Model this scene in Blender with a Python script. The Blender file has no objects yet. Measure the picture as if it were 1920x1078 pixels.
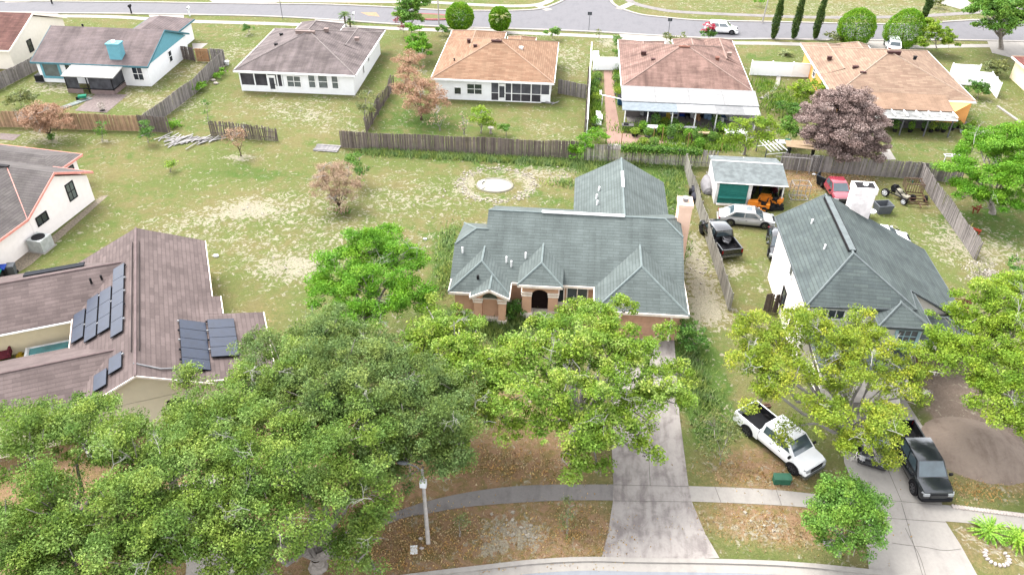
import bpy, bmesh, random
import numpy as np
from math import *
from mathutils import Matrix, Vector
random.seed(7); RNG = np.random.default_rng(7)
sc = bpy.context.scene
COL = sc.collection

# ---------------------------------------------------------------- camera (drone, 38 m up)
F, TH, RO, YW, CAMH = 1500., radians(36), radians(.68), radians(4.4), 38.0
CX, CY = 960., 539.
def _axes():
    hx, hy = -sin(YW), cos(YW)
    fwd = Vector((hx*cos(TH), hy*cos(TH), -sin(TH))); right = Vector((hy, -hx, 0.))
    up = right.cross(fwd)
    return right*cos(RO)+up*sin(RO), -right*sin(RO)+up*cos(RO), fwd
R_, U_, F_ = _axes()
def P(px, py, h=0.):
    """surveyed photo point -> world point at height h"""
    d = R_*((px-CX)/F) - U_*((py-CY)/F) + F_
    t = (h-CAMH)/d.z
    return Vector((d.x*t, d.y*t, h))
def Q(x, y, z=0.):
    v = Vector((x, y, z-CAMH)); c = [v.dot(a) for a in (R_, U_, F_)]
    return (CX+F*c[0]/c[2], CY-F*c[1]/c[2])
cd = bpy.data.cameras.new('camera'); cam = bpy.data.objects.new('camera', cd); COL.objects.link(cam)
cam.matrix_world = Matrix(((R_.x, U_.x, -F_.x, 0), (R_.y, U_.y, -F_.y, 0), (R_.z, U_.z, -F_.z, CAMH), (0, 0, 0, 1)))
cd.sensor_width = 36; cd.lens = 36*F/1920; cd.clip_end = 3000; cd.clip_start = .5
sc.camera = cam

# ---------------------------------------------------------------- world, sun, exposure
SUN_EL, SUN_AZ = radians(56), radians(312)      # azimuth clockwise from +Y
w = bpy.data.worlds.new("World"); sc.world = w; w.use_nodes = True
nt = w.node_tree; nt.nodes.clear()
sky = nt.nodes.new('ShaderNodeTexSky'); sky.sky_type = 'NISHITA'; sky.sun_disc = False
sky.sun_elevation = SUN_EL; sky.sun_rotation = SUN_AZ; sky.air_density = 1.0; sky.dust_density = 2.0; sky.ozone_density = 1.0
hs = nt.nodes.new('ShaderNodeHueSaturation'); hs.inputs['Saturation'].default_value = .16
bg = nt.nodes.new('ShaderNodeBackground'); bg.inputs[1].default_value = .15
wo = nt.nodes.new('ShaderNodeOutputWorld')
nt.links.new(sky.outputs[0], hs.inputs['Color']); nt.links.new(hs.outputs[0], bg.inputs[0]); nt.links.new(bg.outputs[0], wo.inputs[0])
sl = bpy.data.lights.new('sun', 'SUN'); sl.energy = 0.85; sl.angle = radians(28); sl.color = (1, .97, .92)
so = bpy.data.objects.new('sun', sl); COL.objects.link(so)
sd = Vector((sin(SUN_AZ)*cos(SUN_EL), cos(SUN_AZ)*cos(SUN_EL), sin(SUN_EL)))
so.rotation_euler = sd.to_track_quat('Z', 'Y').to_euler(); so.location = (0, 0, 80)
sc.view_settings.view_transform = 'Standard'; sc.view_settings.look = 'None'
sc.view_settings.exposure = 2.76; sc.view_settings.gamma = 1

# ---------------------------------------------------------------- materials
GAIN = 4.0
def lin(c):
    c /= 255.; return c/12.92 if c <= .04045 else ((c+.055)/1.055)**2.4
def S(r, g, b, k=1.): return tuple(min(.88, lin(v)/GAIN*k) for v in (r, g, b))+(1,)
def SV(r, g, b): return S(r, g, b, 2.7)      # upright faces catch about half the sky
_M = {}
class NT:
    def __init__(s, name):
        s.m = bpy.data.materials.new(name); s.m.use_nodes = True; s.t = s.m.node_tree; s.t.nodes.clear()
        s.out = s.n('ShaderNodeOutputMaterial'); s.b = s.n('ShaderNodeBsdfPrincipled'); s.l(s.b.outputs[0], s.out.inputs[0])
        s.b.inputs['Specular IOR Level'].default_value = .08
    def n(s, k, **kw):
        x = s.t.nodes.new(k)
        for a, v in kw.items(): setattr(x, a, v)
        return x
    def l(s, a, b): s.t.links.new(a, b)
    def mix(s, f, a, b, mode='MIX'):
        x = s.n('ShaderNodeMix', data_type='RGBA', blend_type=mode)
        for i, v in ((0, f), (6, a), (7, b)):
            if hasattr(v, 'is_linked'): s.l(v, x.inputs[i])
            else: x.inputs[i].default_value = v
        return x.outputs[2]
    def math(s, op, a, b=0., c=None):
        x = s.n('ShaderNodeMath', operation=op)
        for i, v in enumerate((a, b) if c is None else (a, b, c)):
            if hasattr(v, 'is_linked'): s.l(v, x.inputs[i])
            else: x.inputs[i].default_value = v
        return x.outputs[0]
    def noise(s, vec, scale, detail=3, rough=.55, dist=0):
        x = s.n('ShaderNodeTexNoise'); x.inputs['Scale'].default_value = scale; x.inputs['Detail'].default_value = detail
        x.inputs['Roughness'].default_value = rough; x.inputs['Distortion'].default_value = dist
        if vec: s.l(vec, x.inputs['Vector'])
        return x.outputs['Fac']
    def ramp(s, fac, lo, hi):
        x = s.n('ShaderNodeMapRange'); x.inputs[1].default_value = lo; x.inputs[2].default_value = hi; x.interpolation_type = 'SMOOTHSTEP'
        s.l(fac, x.inputs[0]); return x.outputs[0]
    def attr(s, name): return s.n('ShaderNodeAttribute', attribute_name=name).outputs['Fac']
    def geo(s): return s.n('ShaderNodeNewGeometry').outputs['Position']
    def scale(s, vec, v):
        x = s.n('ShaderNodeMapping'); x.inputs['Scale'].default_value = v; s.l(vec, x.inputs[0]); return x.outputs[0]
    def bump(s, h, strength=.3, dist=.05):
        x = s.n('ShaderNodeBump'); x.inputs['Strength'].default_value = strength; x.inputs['Distance'].default_value = dist
        s.l(h, x.inputs['Height']); s.l(x.outputs[0], s.b.inputs['Normal'])
    def base(s, c):
        if hasattr(c, 'is_linked'): s.l(c, s.b.inputs['Base Color'])
        else: s.b.inputs['Base Color'].default_value = c
def M(name, c=None, rough=.8, var=.12, scale=2.5, metal=0., spec=.1, vv=.0, coat=0.):
    """surface with soft mottling and an optional per-piece tone"""
    if name in _M: return _M[name]
    t = NT(name); g = t.geo(); f = t.noise(g, scale, 5)
    lo = tuple(x*(1-var) for x in c[:3])+(1,); hi = tuple(min(.9, x*(1+var)) for x in c[:3])+(1,)
    o = t.mix(t.ramp(f, .3, .7), lo, hi)
    if vv:
        k = t.math('ADD', t.math('MULTIPLY', t.attr('v'), 2*vv), 1-vv)
        x = t.n('ShaderNodeVectorMath', operation='SCALE'); t.l(o, x.inputs[0]); t.l(k, x.inputs['Scale']); o = x.outputs[0]
    t.base(o); t.b.inputs['Roughness'].default_value = rough; t.b.inputs['Metallic'].default_value = metal
    t.b.inputs['Specular IOR Level'].default_value = spec
    if coat: t.b.inputs['Coat Weight'].default_value = coat; t.b.inputs['Coat Roughness'].default_value = .08
    _M[name] = t.m; return t.m
def glass(name, c, rough=.08):
    if name in _M: return _M[name]
    return M(name, c, rough=rough, var=.25, scale=1.2, spec=.9)
def shingle(name, c1, c2, streak=.25, row=.26, dark=.7, patch=.15):
    if name in _M: return _M[name]
    t = NT(name); uv = t.n('ShaderNodeTexCoord').outputs['UV']
    br = t.n('ShaderNodeTexBrick'); br.offset = .5; br.inputs['Scale'].default_value = 1
    br.inputs['Brick Width'].default_value = .95; br.inputs['Row Height'].default_value = row
    br.inputs['Mortar Size'].default_value = .018; br.inputs['Mortar Smooth'].default_value = .3; br.inputs['Bias'].default_value = 0
    br.inputs['Color1'].default_value = c1; br.inputs['Color2'].default_value = c2
    br.inputs['Mortar'].default_value = tuple(x*dark for x in c1[:3])+(1,)
    t.l(uv, br.inputs['Vector'])
    n1 = t.noise(t.scale(uv, (1.1, .13, 1)), 1.0, 4, .6); n2 = t.noise(t.geo(), .55, 4, .6); n3 = t.noise(uv, 9, 3, .7)
    k = t.math('ADD', t.math('MULTIPLY', t.ramp(n1, .35, .72), -streak), 1+streak*.45)
    k = t.math('MULTIPLY', k, t.math('ADD', t.math('MULTIPLY', t.ramp(n2, .3, .7), patch*2), 1-patch))
    k = t.math('MULTIPLY', k, t.math('ADD', t.math('MULTIPLY', n3, .5), .75))
    x = t.n('ShaderNodeVectorMath', operation='SCALE'); t.l(br.outputs[0], x.inputs[0]); t.l(k, x.inputs['Scale'])
    t.base(x.outputs[0]); t.b.inputs['Roughness'].default_value = .9; t.b.inputs['Specular IOR Level'].default_value = .06
    ln = t.n('ShaderNodeTexWave', wave_type='BANDS', bands_direction='Y'); ln.inputs['Scale'].default_value = .5/row*.628; ln.inputs['Distortion'].default_value = .15; t.l(uv, ln.inputs['Vector'])
    x2 = t.n('ShaderNodeVectorMath', operation='SCALE'); t.l(x.outputs[0], x2.inputs[0]); t.l(t.math('ADD', t.math('MULTIPLY', t.ramp(ln.outputs['Fac'], .0, .35), .13), .88), x2.inputs['Scale']); t.base(x2.outputs[0])
    t.bump(br.outputs['Fac'], -.25, .02)
    _M[name] = t.m; return t.m
def leafmat(name, dark, mid, light, trans=.25, hue=True):
    if name in _M: return _M[name]
    t = NT(name); r = t.n('ShaderNodeValToRGB'); e = r.color_ramp.elements
    e[0].position = .08; e[0].color = dark; e[1].position = .95; e[1].color = light
    m = e.new(.5); m.color = mid
    t.l(t.attr('v'), r.inputs[0]); hv = t.ramp(t.noise(t.geo(), .75, 3, .6), .38, .62); o = t.mix(hv, r.outputs[0], t.mix(1.0, r.outputs[0], (1.16, 1.04, .72, 1), 'MULTIPLY')); o = t.mix(t.ramp(t.noise(t.geo(), 1.7, 2, .6), .45, .7), o, t.mix(1.0, o, (.74, .82, .84, 1), 'MULTIPLY')); o = o if hue else r.outputs[0]; t.base(o); t.b.inputs['Roughness'].default_value = .6
    t.b.inputs['Specular IOR Level'].default_value = .12
    tr = t.n('ShaderNodeBsdfTranslucent'); t.l(o, tr.inputs[0])
    ms = t.n('ShaderNodeMixShader'); ms.inputs[0].default_value = trans
    t.l(t.b.outputs[0], ms.inputs[1]); t.l(tr.outputs[0], ms.inputs[2]); t.l(ms.outputs[0], t.out.inputs[0])
    _M[name] = t.m; return t.m

# ---------------------------------------------------------------- objects
WM = {}
def tag(o, label=None, cat=None, group=None, kind=None):
    if label: o['label'] = label
    if cat: o['category'] = cat
    if group: o['group'] = group
    if kind: o['kind'] = kind
    return o
def thing(name, label, cat, loc=(0, 0, 0), rz=0., group=None):
    o = bpy.data.objects.new(name, None); COL.objects.link(o); o.location = loc; o.rotation_euler = (0, 0, rz)
    o.empty_display_size = .3
    WM[o] = Matrix.Translation(loc) @ Matrix.Rotation(rz, 4, 'Z')
    return tag(o, label, cat, group)
def link(o, parent):
    COL.objects.link(o)
    if parent is not None: o.parent = parent
class MB:
    """collects faces; build() links them as ONE mesh. Coordinates are world unless local=True."""
    def __init__(s, local=False): s.v = []; s.f = []; s.c = []; s.uv = []; s.local = local; s.mi = []; s.cm = 0; s.cv = .5
    def poly(s, pts, v=None, uv=False):
        i = len(s.v); s.v += [tuple(p) for p in pts]; s.f.append(tuple(range(i, i+len(pts)))); s.c.append(s.cv if v is None else v); s.mi.append(s.cm)
        if uv:
            a, b, c = Vector(pts[0]), Vector(pts[1]), Vector(pts[2]); n = (b-a).cross(c-a)
            for q in pts[3:]:
                if n.length < 1e-6: c = Vector(q); n = (b-a).cross(c-a)
            n.normalize(); u = Vector((0, 0, 1)).cross(n)
            if u.length < 1e-3: u = Vector((1, 0, 0))
            u.normalize(); w_ = n.cross(u)
            s.uv.append([(Vector(p).dot(u), Vector(p).dot(w_)) for p in pts])
        else: s.uv.append(None)
    def obox(s, c, size, mat=None, v=None):
        x, y, z = size[0]/2, size[1]/2, size[2]/2
        p = [Vector((a*x, b*y, d*z)) for d in (-1, 1) for a, b in ((-1, -1), (1, -1), (1, 1), (-1, 1))]
        if mat is not None: p = [mat @ q for q in p]
        p = [q+Vector(c) for q in p]
        for f in ((3, 2, 1, 0), (4, 5, 6, 7), (0, 1, 5, 4), (1, 2, 6, 5), (2, 3, 7, 6), (3, 0, 4, 7)): s.poly([p[i] for i in f], v)
        return s
    def box(s, x0, x1, y0, y1, z0, z1, v=None): return s.obox(((x0+x1)/2, (y0+y1)/2, (z0+z1)/2), (x1-x0, y1-y0, z1-z0), None, v)
    def prism(s, pts, z0, z1, v=None):
        s.poly([(p[0], p[1], z1) for p in pts], v); s.poly([(p[0], p[1], z0) for p in reversed(pts)], v)
        for i in range(len(pts)):
            a, b = pts[i], pts[(i+1) % len(pts)]; s.poly([(a[0], a[1], z0), (b[0], b[1], z0), (b[0], b[1], z1), (a[0], a[1], z1)], v)
        return s
    def tube(s, path, radii, n=6, caps=True, v=None):
        path = [Vector(p) for p in path]
        if not hasattr(radii, '__len__'): radii = [radii]*len(path)
        rings = []
        for i, p in enumerate(path):
            d = (path[min(i+1, len(path)-1)]-path[max(i-1, 0)]).normalized()
            a = d.cross(Vector((0, 0, 1)) if abs(d.z) < .9 else Vector((1, 0, 0))).normalized(); b = d.cross(a)
            rings.append([p+a*(cos(2*pi*k/n)*radii[i])+b*(sin(2*pi*k/n)*radii[i]) for k in range(n)])
        for i in range(len(rings)-1):
            for k in range(n):
                s.poly([rings[i][k], rings[i][(k+1) % n], rings[i+1][(k+1) % n], rings[i+1][k]], v)
        if caps: s.poly(list(reversed(rings[0])), v); s.poly(rings[-1], v)
        return s
    def cyl(s, c, r, h, n=16, r2=None, v=None): return s.tube([c, (c[0], c[1], c[2]+h)], [r, r if r2 is None else r2], n, True, v)
    def loft(s, rings, caps=True, v=None, closed=True):
        m = len(rings[0])
        for i in range(len(rings)-1):
            for k in range(m if closed else m-1): s.poly([rings[i][k], rings[i][(k+1) % m], rings[i+1][(k+1) % m], rings[i+1][k]], v)
        if caps: s.poly(list(reversed(rings[0])), v); s.poly(rings[-1], v)
        return s
    def ball(s, c, r, n=8, m=6, v=None):
        r = r if hasattr(r, '__len__') else (r, r, r)
        rg = [[(c[0]+r[0]*sin(pi*i/m)*cos(2*pi*k/n), c[1]+r[1]*sin(pi*i/m)*sin(2*pi*k/n), c[2]+r[2]*cos(pi*i/m)) for k in range(n)] for i in range(m+1)]
        for i in range(m):
            for k in range(n):
                q = [rg[i][k], rg[i+1][k], rg[i+1][(k+1) % n], rg[i][(k+1) % n]]
                if i == 0: q = [q[0], q[1], q[2]]
                elif i == m-1: q = [q[0], q[1], q[3]]
                s.poly(q, v)
        return s
    def build(s, name, mats, parent=None, smooth=False, merge=False):
        me = bpy.data.meshes.new(name)
        vs = s.v
        if not s.local and parent is not None:
            im = WM[parent].inverted(); vs = [tuple(im @ Vector(p)) for p in vs]
        me.from_pydata(vs, [], s.f)
        a = me.attributes.new('v', 'FLOAT', 'FACE'); a.data.foreach_set('value', s.c)
        if any(u is not None for u in s.uv):
            ul = me.uv_layers.new(name='uv'); flat = []
            for u, f in zip(s.uv, s.f):
                for k in range(len(f)): flat += list(u[k]) if u else [0, 0]
            ul.data.foreach_set('uv', flat)
        if not isinstance(mats, (list, tuple)): mats = [mats]
        for m in mats: me.materials.append(m)
        me.polygons.foreach_set('material_index', s.mi)
        if merge or smooth:
            bm = bmesh.new(); bm.from_mesh(me); bmesh.ops.remove_doubles(bm, verts=bm.verts, dist=1e-4)
            if smooth:
                for f in bm.faces: f.smooth = True
                for e in bm.edges:
                    if len(e.link_faces) == 2 and e.calc_face_angle(0) > radians(38): e.smooth = False
            bm.to_mesh(me); bm.free()
        me.update()
        o = bpy.data.objects.new(name, me); link(o, parent)
        WM[o] = WM[parent] if parent is not None else Matrix.Identity(4)
        return o
def copy_tree(o, parent=None):
    c = o.copy(); COL.objects.link(c); c.parent = parent
    for ch in [x for x in bpy.data.objects if x.parent == o]: copy_tree(ch, c)
    return c
def solo(mb, name, mat, label, cat, group=None, loc=None, smooth=False):
    """a thing that is one mesh, its origin at its base"""
    if loc is None:
        n = len(mb.v); loc = (sum(p[0] for p in mb.v)/n, sum(p[1] for p in mb.v)/n, min(p[2] for p in mb.v))
    mb.v = [(p[0]-loc[0], p[1]-loc[1], p[2]-loc[2]) for p in mb.v]
    o = mb.build(name, mat, None, smooth); o.location = loc
    return tag(o, label, cat, group)
def triflat(name, pts, z, mat, kind='structure', label=None, cat=None):
    bm = bmesh.new(); vs = [bm.verts.new((p[0], p[1], z)) for p in pts]; f = bm.faces.new(vs); f.normal_update()
    if f.normal.z < 0: f.normal_flip()
    bmesh.ops.triangulate(bm, faces=[f]); me = bpy.data.meshes.new(name); bm.to_mesh(me); bm.free(); me.materials.append(mat)
    o = bpy.data.objects.new(name, me); COL.objects.link(o); WM[o] = Matrix.Identity(4)
    return tag(o, label, cat, None, kind)
def PX(*pts, h=0): return [P(x, y, h) for x, y in pts]
# ---------------------------------------------------------------- ground
def axis_pts(a, b, step, far):
    inner = list(np.arange(a, b+.01, step)); l = [a-x for x in (3, 8, 18, 40, 90, 200, 420)]; r = [b+x for x in (3, 8, 18, 40, 90, 200, 420)]
    return np.array(sorted(l)+inner+r)
def ground():
    xs = axis_pts(-75, 75, .5, 0); ys = axis_pts(18, 130, .5, 0)
    X, Y = np.meshgrid(xs, ys); nx, ny = len(xs), len(ys)
    A = {k: np.zeros_like(X) for k in ('sand', 'lush', 'brown', 'bare')}
    def blob(kind, px, py, rx, ry, s=1., rot=0.):
        c = P(px, py); dx, dy = X-c.x, Y-c.y; ca, sa = cos(rot), sin(rot)
        u, v = (dx*ca+dy*sa)/rx, (-dx*sa+dy*ca)/ry
        A[kind] += s*np.exp(-(u*u+v*v)*1.1)
    for a in [  # pale sandy patches
        ('sand', 465, 392, 2.6, 1.6, 1.0), ('sand', 430, 400, 7, 2.2, .55, .3), ('sand', 340, 440, 5, 2, .45), ('sand', 545, 505, 3.0, 2.0, .95), ('sand', 480, 470, 5, 3, .35),
        ('sand', 600, 490, 2.5, 1.5, .6), ('sand', 620, 420, 5, 2.5, .35), ('sand', 690, 450, 5, 2, .5), ('sand', 770, 370, 6, 4, .42), ('sand', 560, 370, 6, 3, .3),
        ('sand', 930, 345, 4.2, 3.2, .35), ('sand', 1035, 325, 3.2, 1.8, .75), ('sand', 1310, 525, 1.5, 5.2, 1.15), ('sand', 1325, 580, 1.9, 2.5, 1.0), ('sand', 1298, 455, 1.0, 4, .6), ('sand', 1260, 405, 1., 2, .3),
        ('sand', 580, 215, 5.5, 2.5, .62), ('sand', 500, 195, 4, 1.6, .45), ('sand', 620, 185, 3, 2, .3), ('sand', 655, 245, 4, 1.6, .45), ('sand', 440, 100, 3, 4, .5), ('sand', 455, 65, 2.5, 1.5, .55),
        ('sand', 280, 190, 5, 3, .55), ('sand', 100, 165, 4, 2.0, .85), ('sand', 245, 160, 3.5, 2, .7), ('sand', 360, 135, 3, 3.5, .5), ('sand', 90, 260, 3.0, 1.6, .95), ('sand', 200, 265, 1.5, .6, .8), ('sand', 450, 295, 2.0, 1.2, .9),
        ('sand', 350, 200, 2.5, 4, .3), ('sand', 1060, 100, 3.4, 4, .6), ('sand', 1140, 80, 2.0, 3, .85), ('sand', 1075, 130, 2, 4, .45), ('sand', 1050, 270, 4, 1.6, .45), ('sand', 1020, 240, 3, 2, .35), ('sand', 960, 65, 5, 1.5, .45),
        ('sand', 1450, 190, 2.5, 3, .5), ('sand', 1600, 335, 2.5, 2, .35), ('sand', 1790, 430, 3, 3, .45), ('sand', 1800, 470, 2.5, 3, .5), ('sand', 1700, 460, 2, 2, .3), ('sand', 1380, 505, .9, 1.2, 1.1), ('sand', 1880, 470, 4, 3, .5), ('sand', 1850, 200, 4, 3, .4),
        ('sand', 950, 1000, 1.7, 1.2, 1.0), ('sand', 920, 1025, .9, .6, .9), ('sand', 995, 1005, .7, 1.0, .9), ('sand', 1440, 985, 1.4, .9, .75), ('sand', 1400, 1000, 2, 1, .3), ('sand', 1330, 870, 1.2, .8, .4), ('sand', 1455, 905, 1.5, .6, .5), ('sand', 1850, 1020, 1.6, 1.3, .5),
        ('sand', 1560, 250, 3, 3, .35), ('sand', 30, 300, 3, 1, .5), ('sand', 1290, 10, 14, 3, .25), ('sand', 1650, 20, 18, 6, .5), ('sand', 1750, 60, 8, 3, .3), ('sand', 1900, 300, 3, 3, .2),
        ('lush', 835, 490, 1.5, 6, 1.1), ('lush', 900, 610, 5, 2.5, 1.2), ('lush', 960, 590, 3, 2, .9), ('lush', 1300, 640, 1.6, 5, 1.1), ('lush', 1320, 700, 1.8, 4, .9), ('lush', 1350, 800, 2, 4, .6), ('lush', 1260, 350, 2, 6, 1.0), ('lush', 1270, 420, 1.0, 5, .9),
        ('lush', 860, 290, 12, 2.2, .95), ('lush', 1060, 300, 5, 3, .9), ('lush', 1200, 310, 8, 3, .8), ('lush', 1000, 370, 5, 2.5, .7), ('lush', 800, 440, 3, 3, .6), ('lush', 930, 320, 4, 1.2, .6), ('lush', 520, 330, 6, 1.6, .6), ('lush', 430, 320, 5, 2, .5), ('lush', 150, 290, 9, 2.5, .6),
        ('lush', 250, 380, 6, 6, .4), ('lush', 160, 490, 4, 4, .55), ('lush', 900, 240, 10, 6, .45), ('lush', 760, 220, 5, 7, .7), ('lush', 480, 160, 3, 4, .45), ('lush', 380, 230, 5, 3, .55), ('lush', 540, 260, 8, 2, .3), ('lush', 700, 110, 4, 8, .4),
        ('lush', 1870, 420, 6, 6, .9), ('lush', 1730, 280, 6, 3, .55), ('lush', 1820, 220, 5, 5, .5), ('lush', 1440, 165, 4, 5, .3), ('lush', 1420, 110, 5, 4, .6), ('lush', 1330, 770, 2, 5, .6), ('lush', 1350, 1020, 1.6, .7, .5), ('lush', 1090, 850, 4, 3, .4), ('lush', 380, 60, 6, 6, .5),
        ('lush', 1370, 880, 1.5, .8, .6), ('lush', 1790, 1000, 1, .8, .4), ('lush', 1420, 40, 20, 5, .25), ('lush', 900, 10, 14, 2.5, .6), ('lush', 1380, 560, .6, 6, .3), ('lush', 1750, 420, 3, 5, .2),
        ('brown', 850, 1010, 6.5, 2.6, .85), ('brown', 1080, 990, 3, 2.4, .7), ('brown', 700, 1060, 5, 2.5, 1.0), ('brown', 780, 920, 4, 2, .75), ('brown', 980, 860, 6, 2.5, .75), ('brown', 500, 950, 14, 7, .95), ('brown', 150, 950, 14, 9, .7), ('brown', 1460, 980, 6, 2.2, .9), ('brown', 1380, 880, 4, 2, .5), ('brown', 1450, 870, 3, 3, .55),
        ('brown', 1850, 1030, 4, 3, .55), ('brown', 1870, 900, 6, 2, .6), ('brown', 1350, 720, 1, 6, .3), ('brown', 1780, 690, 4, 5, .85), ('brown', 1030, 760, 5, 4, .5), ('brown', 900, 720, 3, 3, .4), ('brown', 640, 820, 5, 6, .5), ('brown', 400, 510, 1.6, 2.5, .5), ('brown', 1350, 540, 2, 5, .35),
        ('brown', 1340, 340, 3, 4, .6), ('brown', 1560, 330, 6, 3.5, .8), ('brown', 1620, 420, 7, 6, .25), ('brown', 1500, 340, 2, 2, .9), ('brown', 1040, 30, 5, 1, .3), ('brown', 600, 0, 25, 3, .5), ('brown', 1350, 30, 25, 2, .4), ('brown', 1650, 30, 15, 5, .35),
        ('brown', 800, 445, 4, 2, .15), ('brown', 490, 590, 3, 5, .45), ('brown', 620, 360, 4, 3, .3),
        ('bare', 1790, 720, 2.6, 3.5, .9), ('bare', 1800, 860, 2.2, 1.8, .9), ('bare', 1840, 800, 3.8, 3.2, 1.0), ('bare', 1430, 850, 1.8, 2.4, .45), ('bare', 1315, 395, .9, 3.5, .5), ('bare', 1395, 470, 1.1, 2, .35), ('bare', 1490, 345, 1.6, 1.6, .5), ('bare', 1780, 640, 1.6, 2.5, 1.0), ('bare', 1440, 520, 1.0, 5, .5), ('bare', 1345, 470, .6, 5, .25)]:
        blob(*a)
    # ring of sand round the little pool
    c = P(932, 347); rr = np.hypot((X-c.x)/3.3, (Y-c.y)/3.0); A['sand'] += .85*np.exp(-((rr-1)/.2)**2)*(.75+.4*np.sin(np.arctan2(Y-c.y, X-c.x)*2+1.2))
    verts = np.stack([X.ravel(), Y.ravel(), np.zeros(nx*ny)], 1)
    I = (np.arange(ny-1)[:, None]*nx+np.arange(nx-1)[None, :]).ravel()
    fc = np.stack([I, I+1, I+nx+1, I+nx], 1)
    me = bpy.data.meshes.new('ground'); me.from_pydata(verts.tolist(), [], fc.tolist())
    for k, a in A.items():
        at = me.attributes.new(k, 'FLOAT', 'POINT'); at.data.foreach_set('value', np.clip(a, 0, 1.4).ravel().astype(np.float32))
    t = NT('lawn'); g = t.geo()
    big = t.noise(g, .12, 4, .6); mid = t.noise(g, .7, 5, .65, .4); fine = t.noise(g, 3.2, 5, .7, .3); xf = t.noise(g, 9., 3, .7)
    dry, green, lush = S(178, 168, 116), S(146, 160, 92), S(108, 146, 66)
    k1 = t.ramp(t.math('ADD', t.math('MULTIPLY', mid, .55), t.math('MULTIPLY', big, .6)), .42, .68)
    c = t.mix(k1, dry, green)
    lu = t.ramp(t.math('ADD', t.math('MULTIPLY', t.attr('lush'), .8), t.math('MULTIPLY', t.math('SUBTRACT', mid, .5), 1.5)), .22, .85)
    c = t.mix(t.math('MULTIPLY', lu, .85), c, lush)
    br = t.ramp(t.math('ADD', t.attr('brown'), t.math('MULTIPLY', t.math('SUBTRACT', t.math('ADD', t.math('MULTIPLY', fine, .5), t.math('MULTIPLY', mid, .5)), .5), 1.5)), .25, .85)
    c = t.mix(br, c, t.mix(t.ramp(t.noise(g, 1.6, 5, .7, .6), .42, .62), S(216, 176, 140), S(186, 166, 112)))
    ba = t.ramp(t.math('ADD', t.attr('bare'), t.math('MULTIPLY', t.math('SUBTRACT', mid, .5), .9)), .4, .7)
    c = t.mix(ba, c, S(184, 164, 148))
    # pale sand showing through the turf, in flecks
    sp = t.noise(g, 1.7, 5, .66, 1.6)
    sa = t.math('ADD', t.math('MULTIPLY', t.attr('sand'), .20), t.math('ADD', t.math('MULTIPLY', sp, 1.1), t.math('MULTIPLY', mid, .16)))
    c = t.mix(t.math('MULTIPLY', t.ramp(sa, .715, .81), .85), c, t.mix(t.ramp(xf, .35, .65), S(212, 198, 174), S(246, 238, 210)))
    k = t.math('ADD', t.math('MULTIPLY', t.math('ADD', t.math('MULTIPLY', xf, .55), t.math('ADD', t.math('MULTIPLY', fine, .6), t.math('MULTIPLY', mid, .35))), 1.15), .12)
    x = t.n('ShaderNodeVectorMath', operation='SCALE'); t.l(c, x.inputs[0]); t.l(k, x.inputs['Scale'])
    t.base(x.outputs[0]); t.b.inputs['Roughness'].default_value = .95; t.b.inputs['Specular IOR Level'].default_value = .03
    t.bump(t.math('ADD', fine, xf), .6, .12)
    me.materials.append(t.m); o = bpy.data.objects.new('ground', me); COL.objects.link(o); tag(o, kind='structure')
ground()

# ---------------------------------------------------------------- paving
def concrete(name, c, dark, var=.5, joint=0., lo=.5, hi=.72):
    t = NT(name); g = t.geo(); a = t.noise(g, .7, 6, .7, .5); b = t.noise(g, 5, 4, .7); s = t.noise(t.scale(g, (1.6, .35, 1)), 1.1, 4, .6)
    f = t.math('ADD', t.math('MULTIPLY', a, .6), t.math('MULTIPLY', s, .5))
    o = t.mix(t.math('MULTIPLY', t.ramp(f, lo, hi), var), c, dark)
    k = t.math('ADD', t.math('MULTIPLY', b, .3), .85); x = t.n('ShaderNodeVectorMath', operation='SCALE'); t.l(o, x.inputs[0]); t.l(k, x.inputs['Scale'])
    t.base(x.outputs[0]); t.b.inputs['Roughness'].default_value = .9; t.bump(b, .15, .02); return t.m
ASPH_F = concrete('front asphalt', S(206, 211, 220), S(186, 190, 198), .7)
ASPH_B = concrete('back asphalt', S(174, 171, 175), S(162, 160, 164), .8)
CON = concrete('pale concrete', S(238, 230, 220), S(212, 203, 196), .6)
CON_G = concrete('weathered concrete', S(240, 230, 222), S(188, 176, 172), .95, lo=.47, hi=.68)
CON_W = concrete('grey stained concrete', S(198, 190, 186), S(166, 159, 156), .8)
CRACK = M('joint dirt', S(150, 142, 136))
def ribbon(name, pts, wdt, z, mat, h=0., kind='structure', close=False):
    """strip of given width (m) along world points; h > 0 makes it a raised kerb"""
    mb = MB(); pts = [Vector((p[0], p[1], 0)) for p in pts]; L, Rr = [], []
    for i, p in enumerate(pts):
        d = (pts[min(i+1, len(pts)-1)]-pts[max(i-1, 0)]).normalized(); n = Vector((-d.y, d.x, 0))
        L.append(p+n*wdt/2); Rr.append(p-n*wdt/2)
    for i in range(len(pts)-1):
        a, b, c, d = Rr[i], Rr[i+1], L[i+1], L[i]
        up = lambda q, zz: (q.x, q.y, zz)
        mb.poly([up(a, z+h), up(b, z+h), up(c, z+h), up(d, z+h)])
        if h: mb.poly([up(a, 0), up(b, 0), up(b, z+h), up(a, z+h)]); mb.poly([up(c, 0), up(d, 0), up(d, z+h), up(c, z+h)])
    o = mb.build(name, mat); return tag(o, kind=kind)
def smooth_pts(pts, n=8):
    out = []
    for i in range(len(pts)-1):
        p0, p1, p2, p3 = [Vector(pts[max(0, min(len(pts)-1, j))]) for j in (i-1, i, i+1, i+2)]
        for k in range(n):
            t = k/n; out.append(.5*((2*p1)+(p2-p0)*t+(2*p0-5*p1+4*p2-p3)*t*t+(3*p1-p0-3*p2+p3)*t**3))
    return out+[Vector(pts[-1])]
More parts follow.
